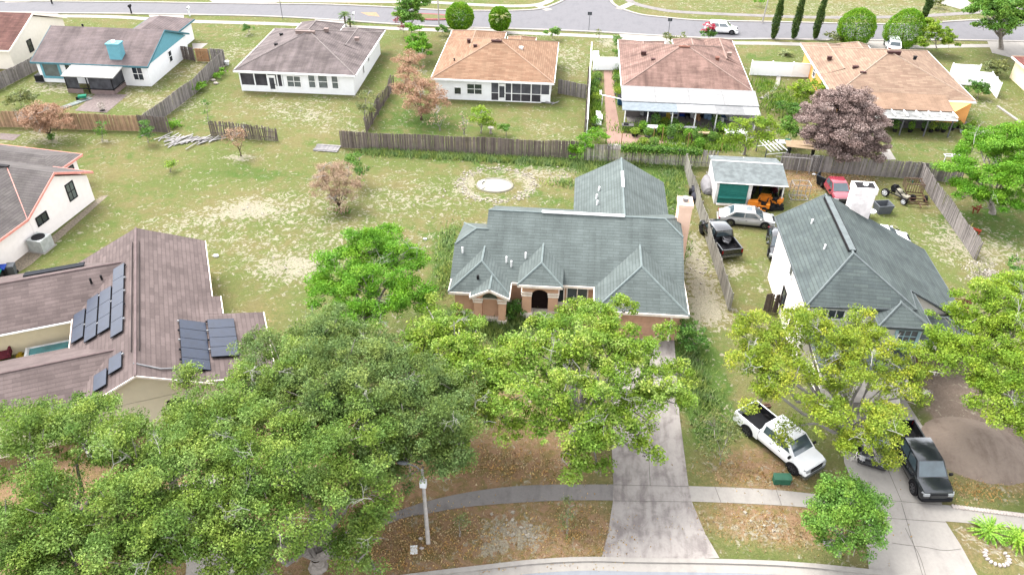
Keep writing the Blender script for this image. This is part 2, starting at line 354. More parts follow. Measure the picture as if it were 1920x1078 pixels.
# front street: the kerb line, then everything this side of it is road
kl = smooth_pts([P(*p) for p in ((300, 1180), (520, 1130), (700, 1088), (800, 1073), (900, 1061), (1000, 1050), (1100, 1045), (1200, 1047), (1350, 1049), (1480, 1054), (1620, 1067), (1750, 1084), (2000, 1130), (2400, 1230))], 6)
road_pts = [(p.x, p.y-.3) for p in kl]+[(60, 5), (60, -60), (-60, -60), (-60, 18)]
triflat('road', road_pts, .008, ASPH_F)
ribbon('gutter', [(p.x, p.y-.55) for p in kl], .55, .014, CON)
ribbon('kerb', [(p.x, p.y-.15) for p in kl], .28, 0, CON, .11)
def path_px(name, top, bot, z, mat, n=6):
    t_ = smooth_pts([P(*p) for p in top], n); b_ = smooth_pts([P(*p) for p in bot], n)
    return triflat(name, [(p.x, p.y) for p in t_]+[(p.x, p.y) for p in reversed(b_)], z, mat)
path_px('sidewalk', ((560, 1040), (640, 1000), (700, 976), (745, 958), (800, 940), (860, 926), (930, 915), (1010, 909), (1153, 908)), ((600, 1052), (660, 1018), (712, 990), (760, 970), (800, 963), (870, 951), (960, 943), (1060, 938), (1152, 938)), .02, CON_W)
path_px('sidewalk', ((1291, 911), (1380, 914), (1450, 918), (1520, 925), (1600, 934)), ((1297, 940), (1400, 944), (1500, 950), (1560, 958), (1610, 968)), .02, CON)
path_px('sidewalk', ((1765, 946), (1830, 952), (1920, 962), (2100, 985)), ((1772, 977), (1830, 982), (1920, 992), (2100, 1018)), .02, CON)
# driveways
triflat('driveway', [(p.x, p.y) for p in PX((1128, 1044), (1140, 1000), (1149, 940), (1150, 905), (1147, 840), (1146, 780), (1148, 690), (1160, 640), (1190, 612), (1262, 612), (1268, 690), (1274, 780), (1290, 905), (1297, 940), (1322, 1000), (1349, 1046), (1240, 1050))], .026, CON_G)
triflat('driveway', [(p.x, p.y) for p in PX((1629, 1068), (1622, 1000), (1612, 968), (1598, 905), (1583, 868), (1575, 800), (1570, 735), (1690, 738), (1730, 800), (1757, 900), (1772, 977), (1800, 1020), (1840, 1092), (1700, 1076))], .026, CON)
triflat('driveway', [(p.x, p.y) for p in PX((340, 1150), (350, 1060), (330, 1010), (300, 920), (430, 880), (470, 1000), (520, 1120))], .026, CON)
for i, seg in enumerate((((1150, 909), (1291, 912)), ((1150, 939), (1297, 941)), ((1219, 911), (1213, 780)), ((1600, 932), (1764, 947)), ((1612, 968), (1774, 979)), ((1690, 940), (1660, 870)), ((1690, 943), (1730, 1080)), ((1455, 918), (1465, 947)), ((1340, 912), (1352, 943)), ((1840, 953), (1850, 984)))):
    ribbon('concrete_joint', PX(*seg), .03, .034, CRACK)
ribbon('concrete_crack', smooth_pts(PX((1672, 1018), (1700, 1022), (1735, 1026), (1770, 1032), (1802, 1029)), 4), .03, .035, CRACK)
ribbon('concrete_crack', smooth_pts(PX((1697, 990), (1712, 1020), (1725, 1045), (1735, 1078)), 4), .025, .035, CRACK)
# entrance walk and slab
triflat('entry_walk', [(p.x, p.y) for p in PX((996, 583), (1028, 583), (1050, 640), (1020, 640))], .03, CON_W)
# back street with its side road
near = [P(*p) for p in ((-120, 18), (0, 24), (250, 27), (480, 31), (620, 38), (720, 45), (850, 52), (960, 55), (1100, 60), (1236, 68), (1365, 74), (1450, 74), (1560, 76), (1700, 77), (1800, 76), (1960, 80), (2060, 84))]
farl = [P(*p) for p in ((-120, 2), (0, 3), (250, 5), (480, 8), (600, 9), (720, 14), (830, 20), (900, 21), (960, 21), (1010, 18), (1040, 9), (1060, -2), (1075, -20))]
farr = [P(*p) for p in ((1120, -20), (1143, -1), (1150, 8), (1165, 17), (1200, 28), (1240, 33), (1309, 39), (1400, 41), (1497, 43), (1573, 45), (1700, 46), (1816, 39), (1920, 36), (2060, 34))]
triflat('road', [(p.x, p.y) for p in near]+[(p.x, p.y) for p in reversed(farr)]+[(p.x, p.y) for p in reversed(farl)], .01, ASPH_B)
for l_ in (near, farl, farr): ribbon('kerb', smooth_pts(l_, 4), .45, 0, CON, .1)
ribbon('sidewalk', smooth_pts(PX((-60, 28), (0, 30), (200, 32), (333, 40), (400, 42), (533, 46), (660, 51), (813, 57), (880, 60), (960, 62), (1060, 66), (1165, 71)), 4), 1.3, .02, CON)
ribbon('sidewalk', smooth_pts(PX((1245, 75), (1365, 81), (1440, 82), (1533, 85), (1640, 90), (1800, 87), (1960, 86)), 4), 1.3, .02, CON)
ribbon('sidewalk', smooth_pts(PX((500, 2), (700, 4), (802, 5), (900, 10), (960, 12), (1005, 10), (1030, 2), (1035, -12)), 4), 1.3, .02, CON)
ribbon('sidewalk', smooth_pts(PX((1178, -12), (1184, 5), (1240, 19), (1290, 24), (1400, 29), (1520, 33), (1635, 33), (1720, 31), (1816, 25), (1900, 18), (2000, 12)), 4), 1.3, .02, CON_W)
ribbon('sidewalk', smooth_pts(PX((1005, 10), (1030, 20)), 4), 1.3, .024, CON); ribbon('sidewalk', smooth_pts(PX((1184, 7), (1160, 18)), 4), 1.3, .024, CON)
for q in (((38, 33), (40, 22), (112, 24), (92, 44), (60, 60), (30, 50)), ((284, 40), (278, 27), (345, 29), (345, 42), (330, 60), (290, 60)), ((593, 55), (590, 36), (650, 40), (655, 62), (620, 75)), ((872, 68), (868, 52), (925, 54), (935, 68), (920, 75), (880, 75)), ((1166, 82), (1160, 61), (1243, 68), (1262, 88)), ((1618, 110), (1616, 76), (1672, 77), (1685, 110)), ((1860, 100), (1850, 76), (1960, 80), (1960, 130), (1900, 110)), ((10, 6), (0, -8), (40, -8), (60, 5)), ((400, 6), (380, -8), (500, -8), (520, 6)), ((1700, -10), (1800, 18), (1830, 15), (1800, -10))):
    triflat('driveway', [(p.x, p.y) for p in PX(*q)], .03, CON)
# traffic island
isl = P(800, 33); e = [(isl.x+4.5*cos(a), isl.y+1.5*sin(a)) for a in np.linspace(0, 2*pi, 28, endpoint=False)]
RED = M('red kerb', S(205, 120, 120)); mb = MB(); mb.prism(e, 0, .14); tag(mb.build('traffic_island', RED), kind='structure')
triflat('island_grass', [(isl.x+3.9*cos(a)-.2, isl.y+1.0*sin(a)) for a in np.linspace(0, 2*pi, 28, endpoint=False)], .15, M('island grass', S(150, 150, 90)))
triflat('road_marking', [(p.x, p.y) for p in PX((676, 24), (705, 24), (712, 32), (690, 30))], .02, M('orange paint', S(235, 190, 150)))
# brick path and patio slabs behind the fourth house
BRK = concrete('salmon paving', S(226, 186, 168), S(205, 165, 150), .7)
triflat('path', [(p.x, p.y) for p in PX((1132, 133), (1151, 133), (1153, 190), (1166, 262), (1138, 270))], .02, BRK)
triflat('path', [(p.x, p.y) for p in PX((1140, 270), (1138, 255), (1165, 250), (1260, 262), (1350, 266), (1350, 280), (1250, 282), (1155, 281))], .024, BRK)
triflat('patio', [(p.x, p.y) for p in PX((1166, 190), (1420, 200), (1412, 252), (1290, 258), (1255, 245), (1180, 240))], .016, M('patio slab', S(205, 195, 190)))
triflat('patio', [(p.x, p.y) for p in PX((1250, 262), (1290, 263), (1288, 282), (1252, 281))], .03, CON); triflat('patio', [(p.x, p.y) for p in PX((1141, 270), (1165, 271), (1166, 280), (1138, 279))], .03, CON)
triflat('patio', [(p.x, p.y) for p in PX((1668, 240), (1815, 243), (1818, 232), (1800, 222), (1668, 220))], .016, M('grey slab', S(165, 158, 158)))
triflat('patio', [(p.x, p.y) for p in PX((1650, 300), (1680, 300), (1668, 280), (1655, 280))], .02, CON)
triflat('patio', [(p.x, p.y) for p in PX((140, 208), (200, 212), (240, 178), (180, 176))], .02, M('patio brick', S(178, 160, 155), var=.2, scale=4))
triflat('patio', [(p.x, p.y) for p in PX((0, 250), (40, 253), (25, 264), (0, 262))], .02, M('patio brick', S(178, 160, 155)))
triflat('patio', [(p.x, p.y) for p in PX((360, 82), (390, 82), (375, 94), (362, 92))], .02, CON)
triflat('path', [(p.x, p.y) for p in PX((190, 368), (204, 366), (110, 450), (60, 495), (20, 520), (0, 525), (0, 500), (93, 447))], .012, M('gravel edge', S(196, 180, 158), var=.3, scale=6))
# ---------------------------------------------------------------- building kit
def blk(x0, x1, y0, y1, z, pitch, axis='x', ha=1., hb=1.):
    """roof slopes over a rectangle; ha/hb = 1 hipped end, 0 gable end (west/east or south/north)"""
    if axis == 'x':
        cy = (y0+y1)/2; hf = (y1-y0)/2; zr = z+hf*pitch; a, b = x0+hf*ha, x1-hf*hb
        A, B = (a, cy, zr), (b, cy, zr)
        f = [[(x0, y0, z), (x1, y0, z), B, A], [(x1, y1, z), (x0, y1, z), A, B]]
        if ha: f.append([(x0, y1, z), (x0, y0, z), A])
        if hb: f.append([(x1, y0, z), (x1, y1, z), B])
    else:
        cx = (x0+x1)/2; hf = (x1-x0)/2; zr = z+hf*pitch; a, b = y0+hf*ha, y1-hf*hb
        A, B = (cx, a, zr), (cx, b, zr)
        f = [[(x1, y0, z), (x1, y1, z), B, A], [(x0, y1, z), (x0, y0, z), A, B]]
        if ha: f.append([(x0, y0, z), (x1, y0, z), A])
        if hb: f.append([(x1, y1, z), (x0, y1, z), B])
    return f
def roof(parent, blocks, mat, trim, cap=None, t=.2, name='roof', plain=None):
    """blocks: list of face lists. Adds the roof, its fascia and ridge caps as parts"""
    r, fa, cp = MB(), MB(), MB()
    for faces in blocks:
        edges = {}; cp = MB()
        for f in faces:
            r.poly(f, uv=True)
            fa.poly([(p[0], p[1], p[2]-t) for p in reversed(f)])
            for i in range(len(f)):
                a, b = f[i], f[(i+1) % len(f)]; ka = tuple(round(c, 2) for c in a); kb = tuple(round(c, 2) for c in b)
                edges.setdefault(tuple(sorted((ka, kb))), []).append((a, b))
        cen = Vector((0, 0, 0)); n = 0
        for f in faces:
            for p in f: cen += Vector(p); n += 1
        cen /= n
        for k, l in edges.items():
            a, b = l[0]
            if len(l) == 1:
                d = (Vector(b)-Vector(a)); nn = d.cross(Vector((0, 0, 1))); nn = nn.normalized()*.025 if nn.length > 1e-5 else nn
                if (Vector(a)-cen).dot(nn) < 0: nn = -nn
                fa_ = r if plain and plain(Vector(a), Vector(b)) else fa
                q = lambda p, z, s_: (p[0]+nn.x*s_, p[1]+nn.y*s_, p[2]+z)
                if fa_ is r: r.poly([q(b, 0, 0), q(a, 0, 0), q(a, -t, 0), q(b, -t, 0)], uv=True)
                else: fa.poly([q(b, .015, 1), q(a, .015, 1), q(a, -t, 1), q(b, -t, 1)]); fa.poly([q(a, .015, 1), q(b, .015, 1), q(b, .015, -1.5), q(a, .015, -1.5)])
            elif cap and abs(a[2]-b[2])+Vector(a[:2]+(0,)).length >= 0:
                A, B = Vector(a), Vector(b)
                cp.tube([A+Vector((0, 0, .0)), B+Vector((0, 0, .0))], .085, 5)
        if cap and cp.f: cp.build('ridge_cap', cap, parent)
    o = r.build(name, mat, parent); fa.build('fascia', trim, parent)
    return o
def split_build(mb, name, mat, parent):
    """each box (six faces) becomes a part of its own"""
    for i in range(0, len(mb.f), 6):
        k = MB()
        for f in mb.f[i:i+6]: k.poly([mb.v[j] for j in f])
        k.build(name, mat, parent)
INNER = lambda a, b: abs(a.z-b.z) > .05 and abs(a.y-b.y) < .01
def wbox(mb, x0, x1, y0, y1, h, z=0., gable=None, pitch=.4):
    mb.box(x0, x1, y0, y1, z, h)
    if gable:   # 'W','E' ends (ridge along x) or 'S','N' (ridge along y)
        for g in gable:
            if g in 'EW':
                x = x1 if g == 'E' else x0; s_ = .12 if g == 'E' else -.12; hf = (y1-y0)/2
                pr = [(y0, h-.005), (y1, h-.005), ((y0+y1)/2, h+hf*pitch)]; a = [(x, y, z_) for y, z_ in pr]; b = [(x-s_, y, z_) for y, z_ in pr]
            else:
                y = y1 if g == 'N' else y0; s_ = .12 if g == 'N' else -.12; hf = (x1-x0)/2
                pr = [(x0, h-.005), (x1, h-.005), ((x0+x1)/2, h+hf*pitch)]; a = [(x_, y, z_) for x_, z_ in pr]; b = [(x_, y-s_, z_) for x_, z_ in pr]
            mb.poly(a); mb.poly(b)
ANG = {'S': 0., 'E': pi/2, 'N': pi, 'W': -pi/2}
WHT = M('white trim', SV(248, 246, 244)); DGL = glass('dark glass', S(95, 105, 115, .8)); LGL = glass('curtained glass', S(150, 160, 165))
BLKM = M('black frame', S(60, 58, 60)); SCR = M('insect screen', S(118, 118, 124), rough=.7, var=.3, scale=1.5)
def fm(side, x, y, z):
    """local frame on a wall: x right, -y outward, z up"""
    return Matrix.Translation((x, y, z)) @ Matrix.Rotation(ANG[side] if isinstance(side, str) else side, 4, 'Z')
def mbm(mb, mat, x0, x1, y0, y1, z0, z1, v=None):
    mb.obox(mat @ Vector(((x0+x1)/2, (y0+y1)/2, (z0+z1)/2)), (x1-x0, y1-y0, z1-z0), mat.to_3x3(), v)
def window(parent, side, x, y, z, w_, h, nx=1, ny=1, frame=None, pane=None, fw=.09, name='window', wm=None):
    m = fm(side, x, y, z)
    if wm is not None: m = wm @ m
    mb = MB(); hw = w_/2
    for a, b, c, d in ((-hw, hw, -fw, 0), (-hw, hw, h, h+fw), (-hw-fw, -hw, -fw, h+fw), (hw, hw+fw, -fw, h+fw)): mbm(mb, m, a, b, -.07, .05, c, d)
    for i in range(1, nx): xx = -hw+w_*i/nx; mbm(mb, m, xx-.03, xx+.03, -.055, .04, 0, h)
    for i in range(1, ny): zz = h*i/ny; mbm(mb, m, -hw, hw, -.05, .04, zz-.03, zz+.03)
    o = mb.build(name, frame or WHT, parent); pn = MB(); mbm(pn, m, -hw, hw, -.025, .03, 0, h); pn.build('pane', pane or DGL, o)
    return o
def door(parent, side, x, y, z, w_, h, mat, frame=None, wm=None):
    m = fm(side, x, y, z); m = wm @ m if wm is not None else m
    mb = MB(); mbm(mb, m, -w_/2, w_/2, -.06, .04, 0, h)
    for k in (.25, .6): mbm(mb, m, -w_/2+.12, w_/2-.12, -.075, -.02, h*k-.25, h*k+.28)
    o = mb.build('door', mat, parent); hb = MB(); hb.ball(m @ Vector((w_/2-.1, -.11, h*.45)), .05); hb.build('handle', BLKM, o); return o
def pipe_vent(parent, x, y, z, r=.09, h=.45, mat=None):
    MB().cyl((x, y, z-.2), r, h+.2, 8).build('vent_pipe', mat or WHT, parent)
def box_vent(parent, x, y, z, mat, w_=.9, d=.35, name='roof_vent'):
    mb = MB(); mb.box(x-w_/2, x+w_/2, y-d/2, y+d/2, z-.25, z+.12); mb.box(x-w_/2-.04, x+w_/2+.04, y-d/2-.06, y+d/2, z+.12, z+.17); mb.build(name, mat, parent)

# ---------------------------------------------------------------- the house with the grey-green roof (centre)
G1 = shingle('grey green shingles', S(151, 162, 159), S(140, 150, 147), .2, patch=.1); G1C = M('grey green ridge', S(178, 192, 190))
TAN = M('terracotta stucco', SV(216, 172, 142), var=.06); CREAM = M('cream trim', SV(250, 236, 222))
def main_house():
    h = thing('house', 'terracotta stucco house with grey-green hipped roof and arched entry in the middle', 'house', (0, 53, 0))
    p = .511; z = 2.7
    # main body: gable west end stepping down to a lower wing, clipped east end
    xw, xe, y0, y1 = -6.15, 9.15, 49.05, 60.4; yr = (y0+y1)/2; zr = z+(yr-y0)*p
    c = 1.15
    A = (xw, yr, zr); B = (xe-c*1.2, yr, zr); zc = zr-c*p*1.25; fy = c*1.25
    Cf = (xe, yr-fy, zc); Cb = (xe, yr+fy, zc)
    body = [[(xw, y0, z), (xe, y0, z), Cf, B, A], [(xe, y1, z), (xw, y1, z), A, B, Cb], [Cf, Cb, B]]
    # lower west wing
    y2 = 57.3; yl = 53.15; zl = z+(yl-y0)*p; e = (-6.95, yl, zl); f = (-8.5, 51.8, z+(51.8-y0)*p)
    west = [[(-8.5, y0, z+.01), (-6.0, y0, z+.01), (-6.0, yl, zl), e, f], [(-6.0, y2, z), (-8.5, y2, z), e, (-6.0, yl, zl)], [f, e, (-8.5, y2, z)]]
    blocks = [body, west, blk(-8.42, -3.85, 47.45, 52.5, z-.02, .6, 'y', 1, 0), blk(-6.76, -3.8, 46.95, 50.4, z, .5, 'y', 0, 0),
              blk(-3.3, .08, 47.9, 52.8, 3.35, .55, 'y', 1, 0), blk(2.4, 9.25, 46.2, 53.2, z-.01, p, 'y', 1, 0), blk(.63, 8.8, 55.4, 66.2, z-.03, .56, 'y', 0, 0)]
    # keep the gabled back wing's ridge below the main one
    r = roof(h, blocks, G1, CREAM, G1C, plain=lambda a, b: abs(a.z-b.z) > .05 and not (a.y < 48 and b.y < 48) or min(a.y, b.y) > 49.2 or (a.z > 3.3 and abs(a.y-b.y) > 1))
    cap = MB(); cap.box(-1.9, 4.6, yr-.14, yr+.14, zr+.05, zr+.13); cap.box(4.6, 4.82, 60.6, 63.4, 5.0, 5.1)
    split_build(cap, 'ridge_vent', WHT, h)
    # walls
    wl = MB(); wbox(wl, -8.1, 0, 49.5, 56.8, 2.56); wbox(wl, -5.8, 8.8, 49.52, 59.9, 2.565); wbox(wl, -8.0, -4.25, 47.9, 52, 2.55); wbox(wl, 2.85, 8.85, 46.65, 52, 2.54); wbox(wl, 1.05, 8.4, 58, 65.8, 2.53, gable='N', pitch=.56)
    # upper gable walls: west step of the main roof
    wl.poly([(-6.12, y0+.4, z+.0), (-6.12, y1-.4, z), (-6.12, yr, zr-.2)]); wl.poly([(-8.08, 49.5, 2.5), (-8.08, 57, 2.5), (-8.08, 51.9, 3.95)]); wl.poly([(8.78, 49.5, 2.5), (8.78, 60, 2.5), (8.78, yr+1.2, 4.6), (8.78, yr-1.2, 4.6)])
    # entry tower: two pillars and an arch
    arch = []; x0, x1, yy = -2.75, -.45, 48.35
    n = 12; cx = (x0+x1)/2
    ax0, ax1, zs = -2.25, -.98, 2.15; rr = (ax1-ax0)/2; ac = (ax0+ax1)/2
    top = 3.2
    for i in range(n):
        a0, a1 = pi-pi*i/n, pi-pi*(i+1)/n; q0 = (ac+rr*cos(a0), zs+rr*.85*sin(a0)); q1 = (ac+rr*cos(a1), zs+rr*.85*sin(a1))
        for y_, fl in ((yy, 1), (yy+.5, -1)): wl.poly([(q0[0], y_, q0[1]), (q1[0], y_, q1[1]), (q1[0], y_, top), (q0[0], y_, top)][::fl])
        wl.poly([(q0[0], yy, q0[1]), (q0[0], yy+.5, q0[1]), (q1[0], yy+.5, q1[1]), (q1[0], yy, q1[1])])
    wl.box(x0-.2, ax0, yy, yy+.5, 0, top); wl.box(ax1, x1+.2, yy, yy+.5, 0, top)
    wl.box(x0-.2, x0-.05, yy+.5, 49.48, 2.2, top); wl.box(x1+.05, x1+.2, yy+.5, 49.48, 2.2, top)
    # window bay with a small arched gable
    wl.box(-6.5, -5.9, 47.35, 47.9, 0, 2.5); wl.box(-4.65, -4.1, 47.35, 47.9, 0, 2.5)
    wl.poly([(-6.5, 47.36, 2.45), (-4.1, 47.36, 2.45), (-4.1, 47.36, 2.52), (-5.28, 47.36, 3.15), (-6.5, 47.36, 2.52)])
    # east side wall wing
    wl.build('wall', TAN, h)
    tr = MB()
    for a, b in ((x0-.26, ax0+.03), (ax1-.03, x1+.26)):
        tr.box(a, b, yy-.06, yy+.53, 2.05, 2.2); tr.box(a-.03, b+.03, yy-.08, yy+.56, 2.3, 2.45); tr.box(a-.04, b+.04, yy-.08, yy+.56, 0, .5)
    for a, b in ((-6.56, -5.84), (-4.71, -4.04)):
        tr.box(a, b, 47.29, 47.93, 1.95, 2.08); tr.box(a-.04, b+.04, 47.26, 47.95, 2.2, 2.36); tr.box(a-.03, b+.03, 47.27, 47.95, 0, .35)
    tr.box(-5.85, -4.7, 47.6, 47.93, 2.1, 2.2); tr.box(-8.06, -6.56, 47.8, 47.92, .5, .62); tr.box(-4.2, -2.96, 49.4, 49.52, .5, .75); tr.box(-.24, 2.84, 49.4, 49.52, .5, .75)
    tr.box(-5.85, -4.7, 47.6, 47.93, 0, .3); tr.box(2.83, 4.2, 46.55, 46.67, 0, .5); tr.box(-2.2, -1.0, 48.0, 49.5, .02, .12)
    split_build(tr, 'trim_band', CREAM, h)
    fan = MB(); pts = [(-5.28+.55*cos(a), 2.42+.42*sin(a)) for a in np.linspace(0, pi, 12)]
    fan.poly([(q[0], 47.33, q[1]) for q in pts][::-1]); fan.build('fanlight', DGL, h)
    door(h, 'S', -1.62, 49.5, .12, 1.5, 2.2, M('dark brown door', S(70, 52, 50)))
    window(h, 'S', 1.2, 49.5, .85, 1.5, 1.6, 2, 1, CREAM, glass('blue grey glass', S(120, 132, 142))); window(h, 'S', -.05, 49.5, .85, .4, 1.6, 1, 1, CREAM)
    g = MB(); g.box(3.4, 8.0, 46.58, 46.7, 0, 2.2)
    for k in range(1, 4): g.box(3.42, 7.98, 46.55, 46.6, k*.55-.02, k*.55+.02)
    g.build('garage_door', M('tan garage door', SV(200, 158, 132)), h)
    tf = MB(); tf.box(3.25, 3.4, 46.5, 46.64, 0, 2.35); tf.box(8.0, 8.15, 46.5, 46.64, 0, 2.35); tf.build('door_frame', CREAM, h)
    # stucco chimney at the east end
    ch = MB(); ch.box(8.83, 9.85, 55.4, 56.7, 0, 6.3); ch.box(8.75, 9.93, 55.32, 56.78, 6.3, 6.55); ch.build('chimney', M('peach stucco', SV(238, 202, 180), var=.05), h)
    cc = MB(); cc.cyl((9.34, 56.05, 6.5), .22, .3, 12); cc.cyl((9.34, 56.05, 6.8), .32, .07, 12); cc.build('chimney_cap', M('galvanised', S(205, 205, 205), rough=.5), h)
    for x, y in ((-7.8, 49.35+1.8), (-4.35, 50.6), (-3.95, 50.3), (-2.9, 51.0)):
        zz = z+(y-y0)*p; pipe_vent(h, x, y, zz, .07, .5)
    for x, y in ((2.75, 61.9), (2.55, 60.7), (2.6, 59.6)): pipe_vent(h, x, y, z+(x-.63)*.56, .09, .35)
    mb = MB(); mb.cyl((-6.3, 48.5, 3.1), .1, .5, 8); mb.build('vent_pipe', BLKM, h)
    mb = MB(); mb.box(9.0, 9.2, 50, 50.6, 2.2, 2.6); mb.build('meter_box', WHT, h)
main_house()

# ---------------------------------------------------------------- two-storey house on the right
def two_storey():
    h = thing('house', 'tall pale two-storey house with a dark grey-green roof running down to the right', 'house', (22, 50, 0))
    G2 = shingle('dark green shingles', S(134, 145, 142), S(119, 129, 129), .16, patch=.12); G2D = shingle('dark grey shingles', S(121, 127, 129), S(110, 115, 119), .15)
    PALE = M('pale stucco', SV(240, 232, 224), var=.04); cp = M('grey ridge', S(160, 170, 170)); GUT = M('grey fascia', S(150, 158, 160))
    xw, xr, ye, yn = 16.45, 19.85, 44.3, 56.0; ze, zr = 5.55, 7.8; pw = (zr-ze)/(xr-xw)
    yh = 47.7; xe = 28.85; zl = 3.0; pe = (zr-zl)/(xe-xr)
    xm = 23.6; zm = zr-(xm-xr)*pe     # front slope meets the lower eave here
    A, B = (xr, yh, zr), (xr, yn, zr)
    up = [[(xw, yn, ze), (xw, ye, ze), A, B], [(xw, ye, ze), (xm, ye, zm), A]]
    ea = [[(xm, ye, zm), (xm+.5, 46.9, zm-.5*pe), (xe, 46.9, zl), (xe, yn+.4, zl), B, A]]
    roof(h, [up+ea], G2, GUT, cp, t=.14)
    lo = [blk(20.9, 24.4, 42.9, 47.2, 5.3, .42, 'y', 1, 0), blk(17.3, 23.6, 40.8, 45.6, 2.9, .36, 'y', 1, 0), blk(24.6, 28.8, 44.9, 48.4, 2.85, .4, 'x', 0, 1)]
    roof(h, lo, G2, GUT, cp, name='roof')
    # lean-to slope beside the bay
    wl = MB(); wl.box(16.9, 22.9, 44.7, 55.6, 0, 5.35); wl.box(21.35, 24.0, 43.35, 46, 0, 5.15); wl.box(22.8, 28.4, 47.3, 55.6, 0, 2.85)
    wl.poly([(16.9, 55.58, 5.3), (28.4, 55.58, 2.8), (xr, 55.58, zr-.3)]); wl.poly([(22.8, 47.28, 2.8), (28.4, 47.28, 2.8), (22.8, 47.28, 6.0)])
    wl.box(17.7, 23.2, 41.25, 44.72, 0, 2.75)
    wl.build('wall', PALE, h)
    BL = M('pale blue trim', SV(176, 206, 214))
    window(h, 'S', 23.1, 43.35, 3.3, 1.25, 1.45, 3, 3, BL, LGL, fw=.2); window(h, 'S', 18.4, 44.7, 4.4, 1.6, .7, 3, 1, WHT, DGL)
    window(h, 'W', 16.9, 50.2, 3.9, .7, 1.0, 1, 1, WHT, DGL); window(h, 'W', 16.9, 47.2, 1.1, .9, 1.5, 1, 2, BLKM, DGL); window(h, 'W', 16.9, 50.5, .9, .9, 1.5, 1, 2, BLKM, DGL)
    g = MB(); g.box(18.1, 22.9, 41.18, 41.3, 0, 2.15)
    for k in range(1, 4): g.box(18.12, 22.88, 41.15, 41.2, k*.54-.02, k*.54+.02)
    g.build('garage_door', M('off white door', SV(232, 222, 214)), h)
    # raised ridge vent
    rv = MB(); rv.box(xr-.22, xr+.22, 48.0, 55.4, zr+.02, zr+.1); rv.build('ridge_vent', cp, h)
    rv = MB(); rv.box(xr-.27, xr-.22, 48.0, 55.4, zr-.1, zr+.12); rv.box(xr+.22, xr+.27, 48.0, 55.4, zr-.1, zr+.1); rv.build('vent_slot', BLKM, h)
    for x, y in ((18.4, 53.1), (18.5, 49.5)): pipe_vent(h, x, y, ze+(x-xw)*pw, .07, .35)
    # big white chimney
    c = MB(); cm = M('flaking white masonry', SV(246, 236, 234), var=.12, scale=3); c.box(21.95, 23.55, 55.85, 56.95, 0, 8.0); c.box(21.88, 23.62, 55.78, 57.02, 8.0, 8.5); c.build('chimney', cm, h)
    c2 = MB(); c2.box(22.05, 23.45, 55.95, 56.85, 8.495, 8.52); c2.build('chimney_opening', BLKM, h); c2 = MB(); c2.cyl((22.8, 56.4, 8.52), .2, .12, 10); c2.build('flue', WHT, h)
    return h
two_storey()
def lean_to(parent, x0, x1, y0, y1, z0, z1, mat, t=.1, name='patio_cover', seams=None):
    """sloping flat cover, low edge at y0"""
    mb = MB(); a = [(x0, y0, z0), (x1, y0, z0), (x1, y1, z1), (x0, y1, z1)]
    b = [(p[0], p[1], p[2]-t) for p in a]; mb.poly(a, uv=True); mb.poly(b[::-1])
    for i in range(4): mb.poly([a[(i+1) % 4], a[i], b[i], b[(i+1) % 4]][::-1])
    if seams:
        n = int((x1-x0)/seams)
        for i in range(1, n):
            x = x0+(x1-x0)*i/n; mb.poly([(x-.03, y0, z0+.02), (x+.03, y0, z0+.02), (x+.03, y1, z1+.02), (x-.03, y1, z1+.02)], .15)
    return mb.build(name, mat, parent)
def posts(parent, xs, y, z, mat, w_=.1, name='post'):
    for x in xs: mb = MB(); mb.box(x-w_/2, x+w_/2, y-w_/2, y+w_/2, 0, z); mb.build(name, mat, parent)

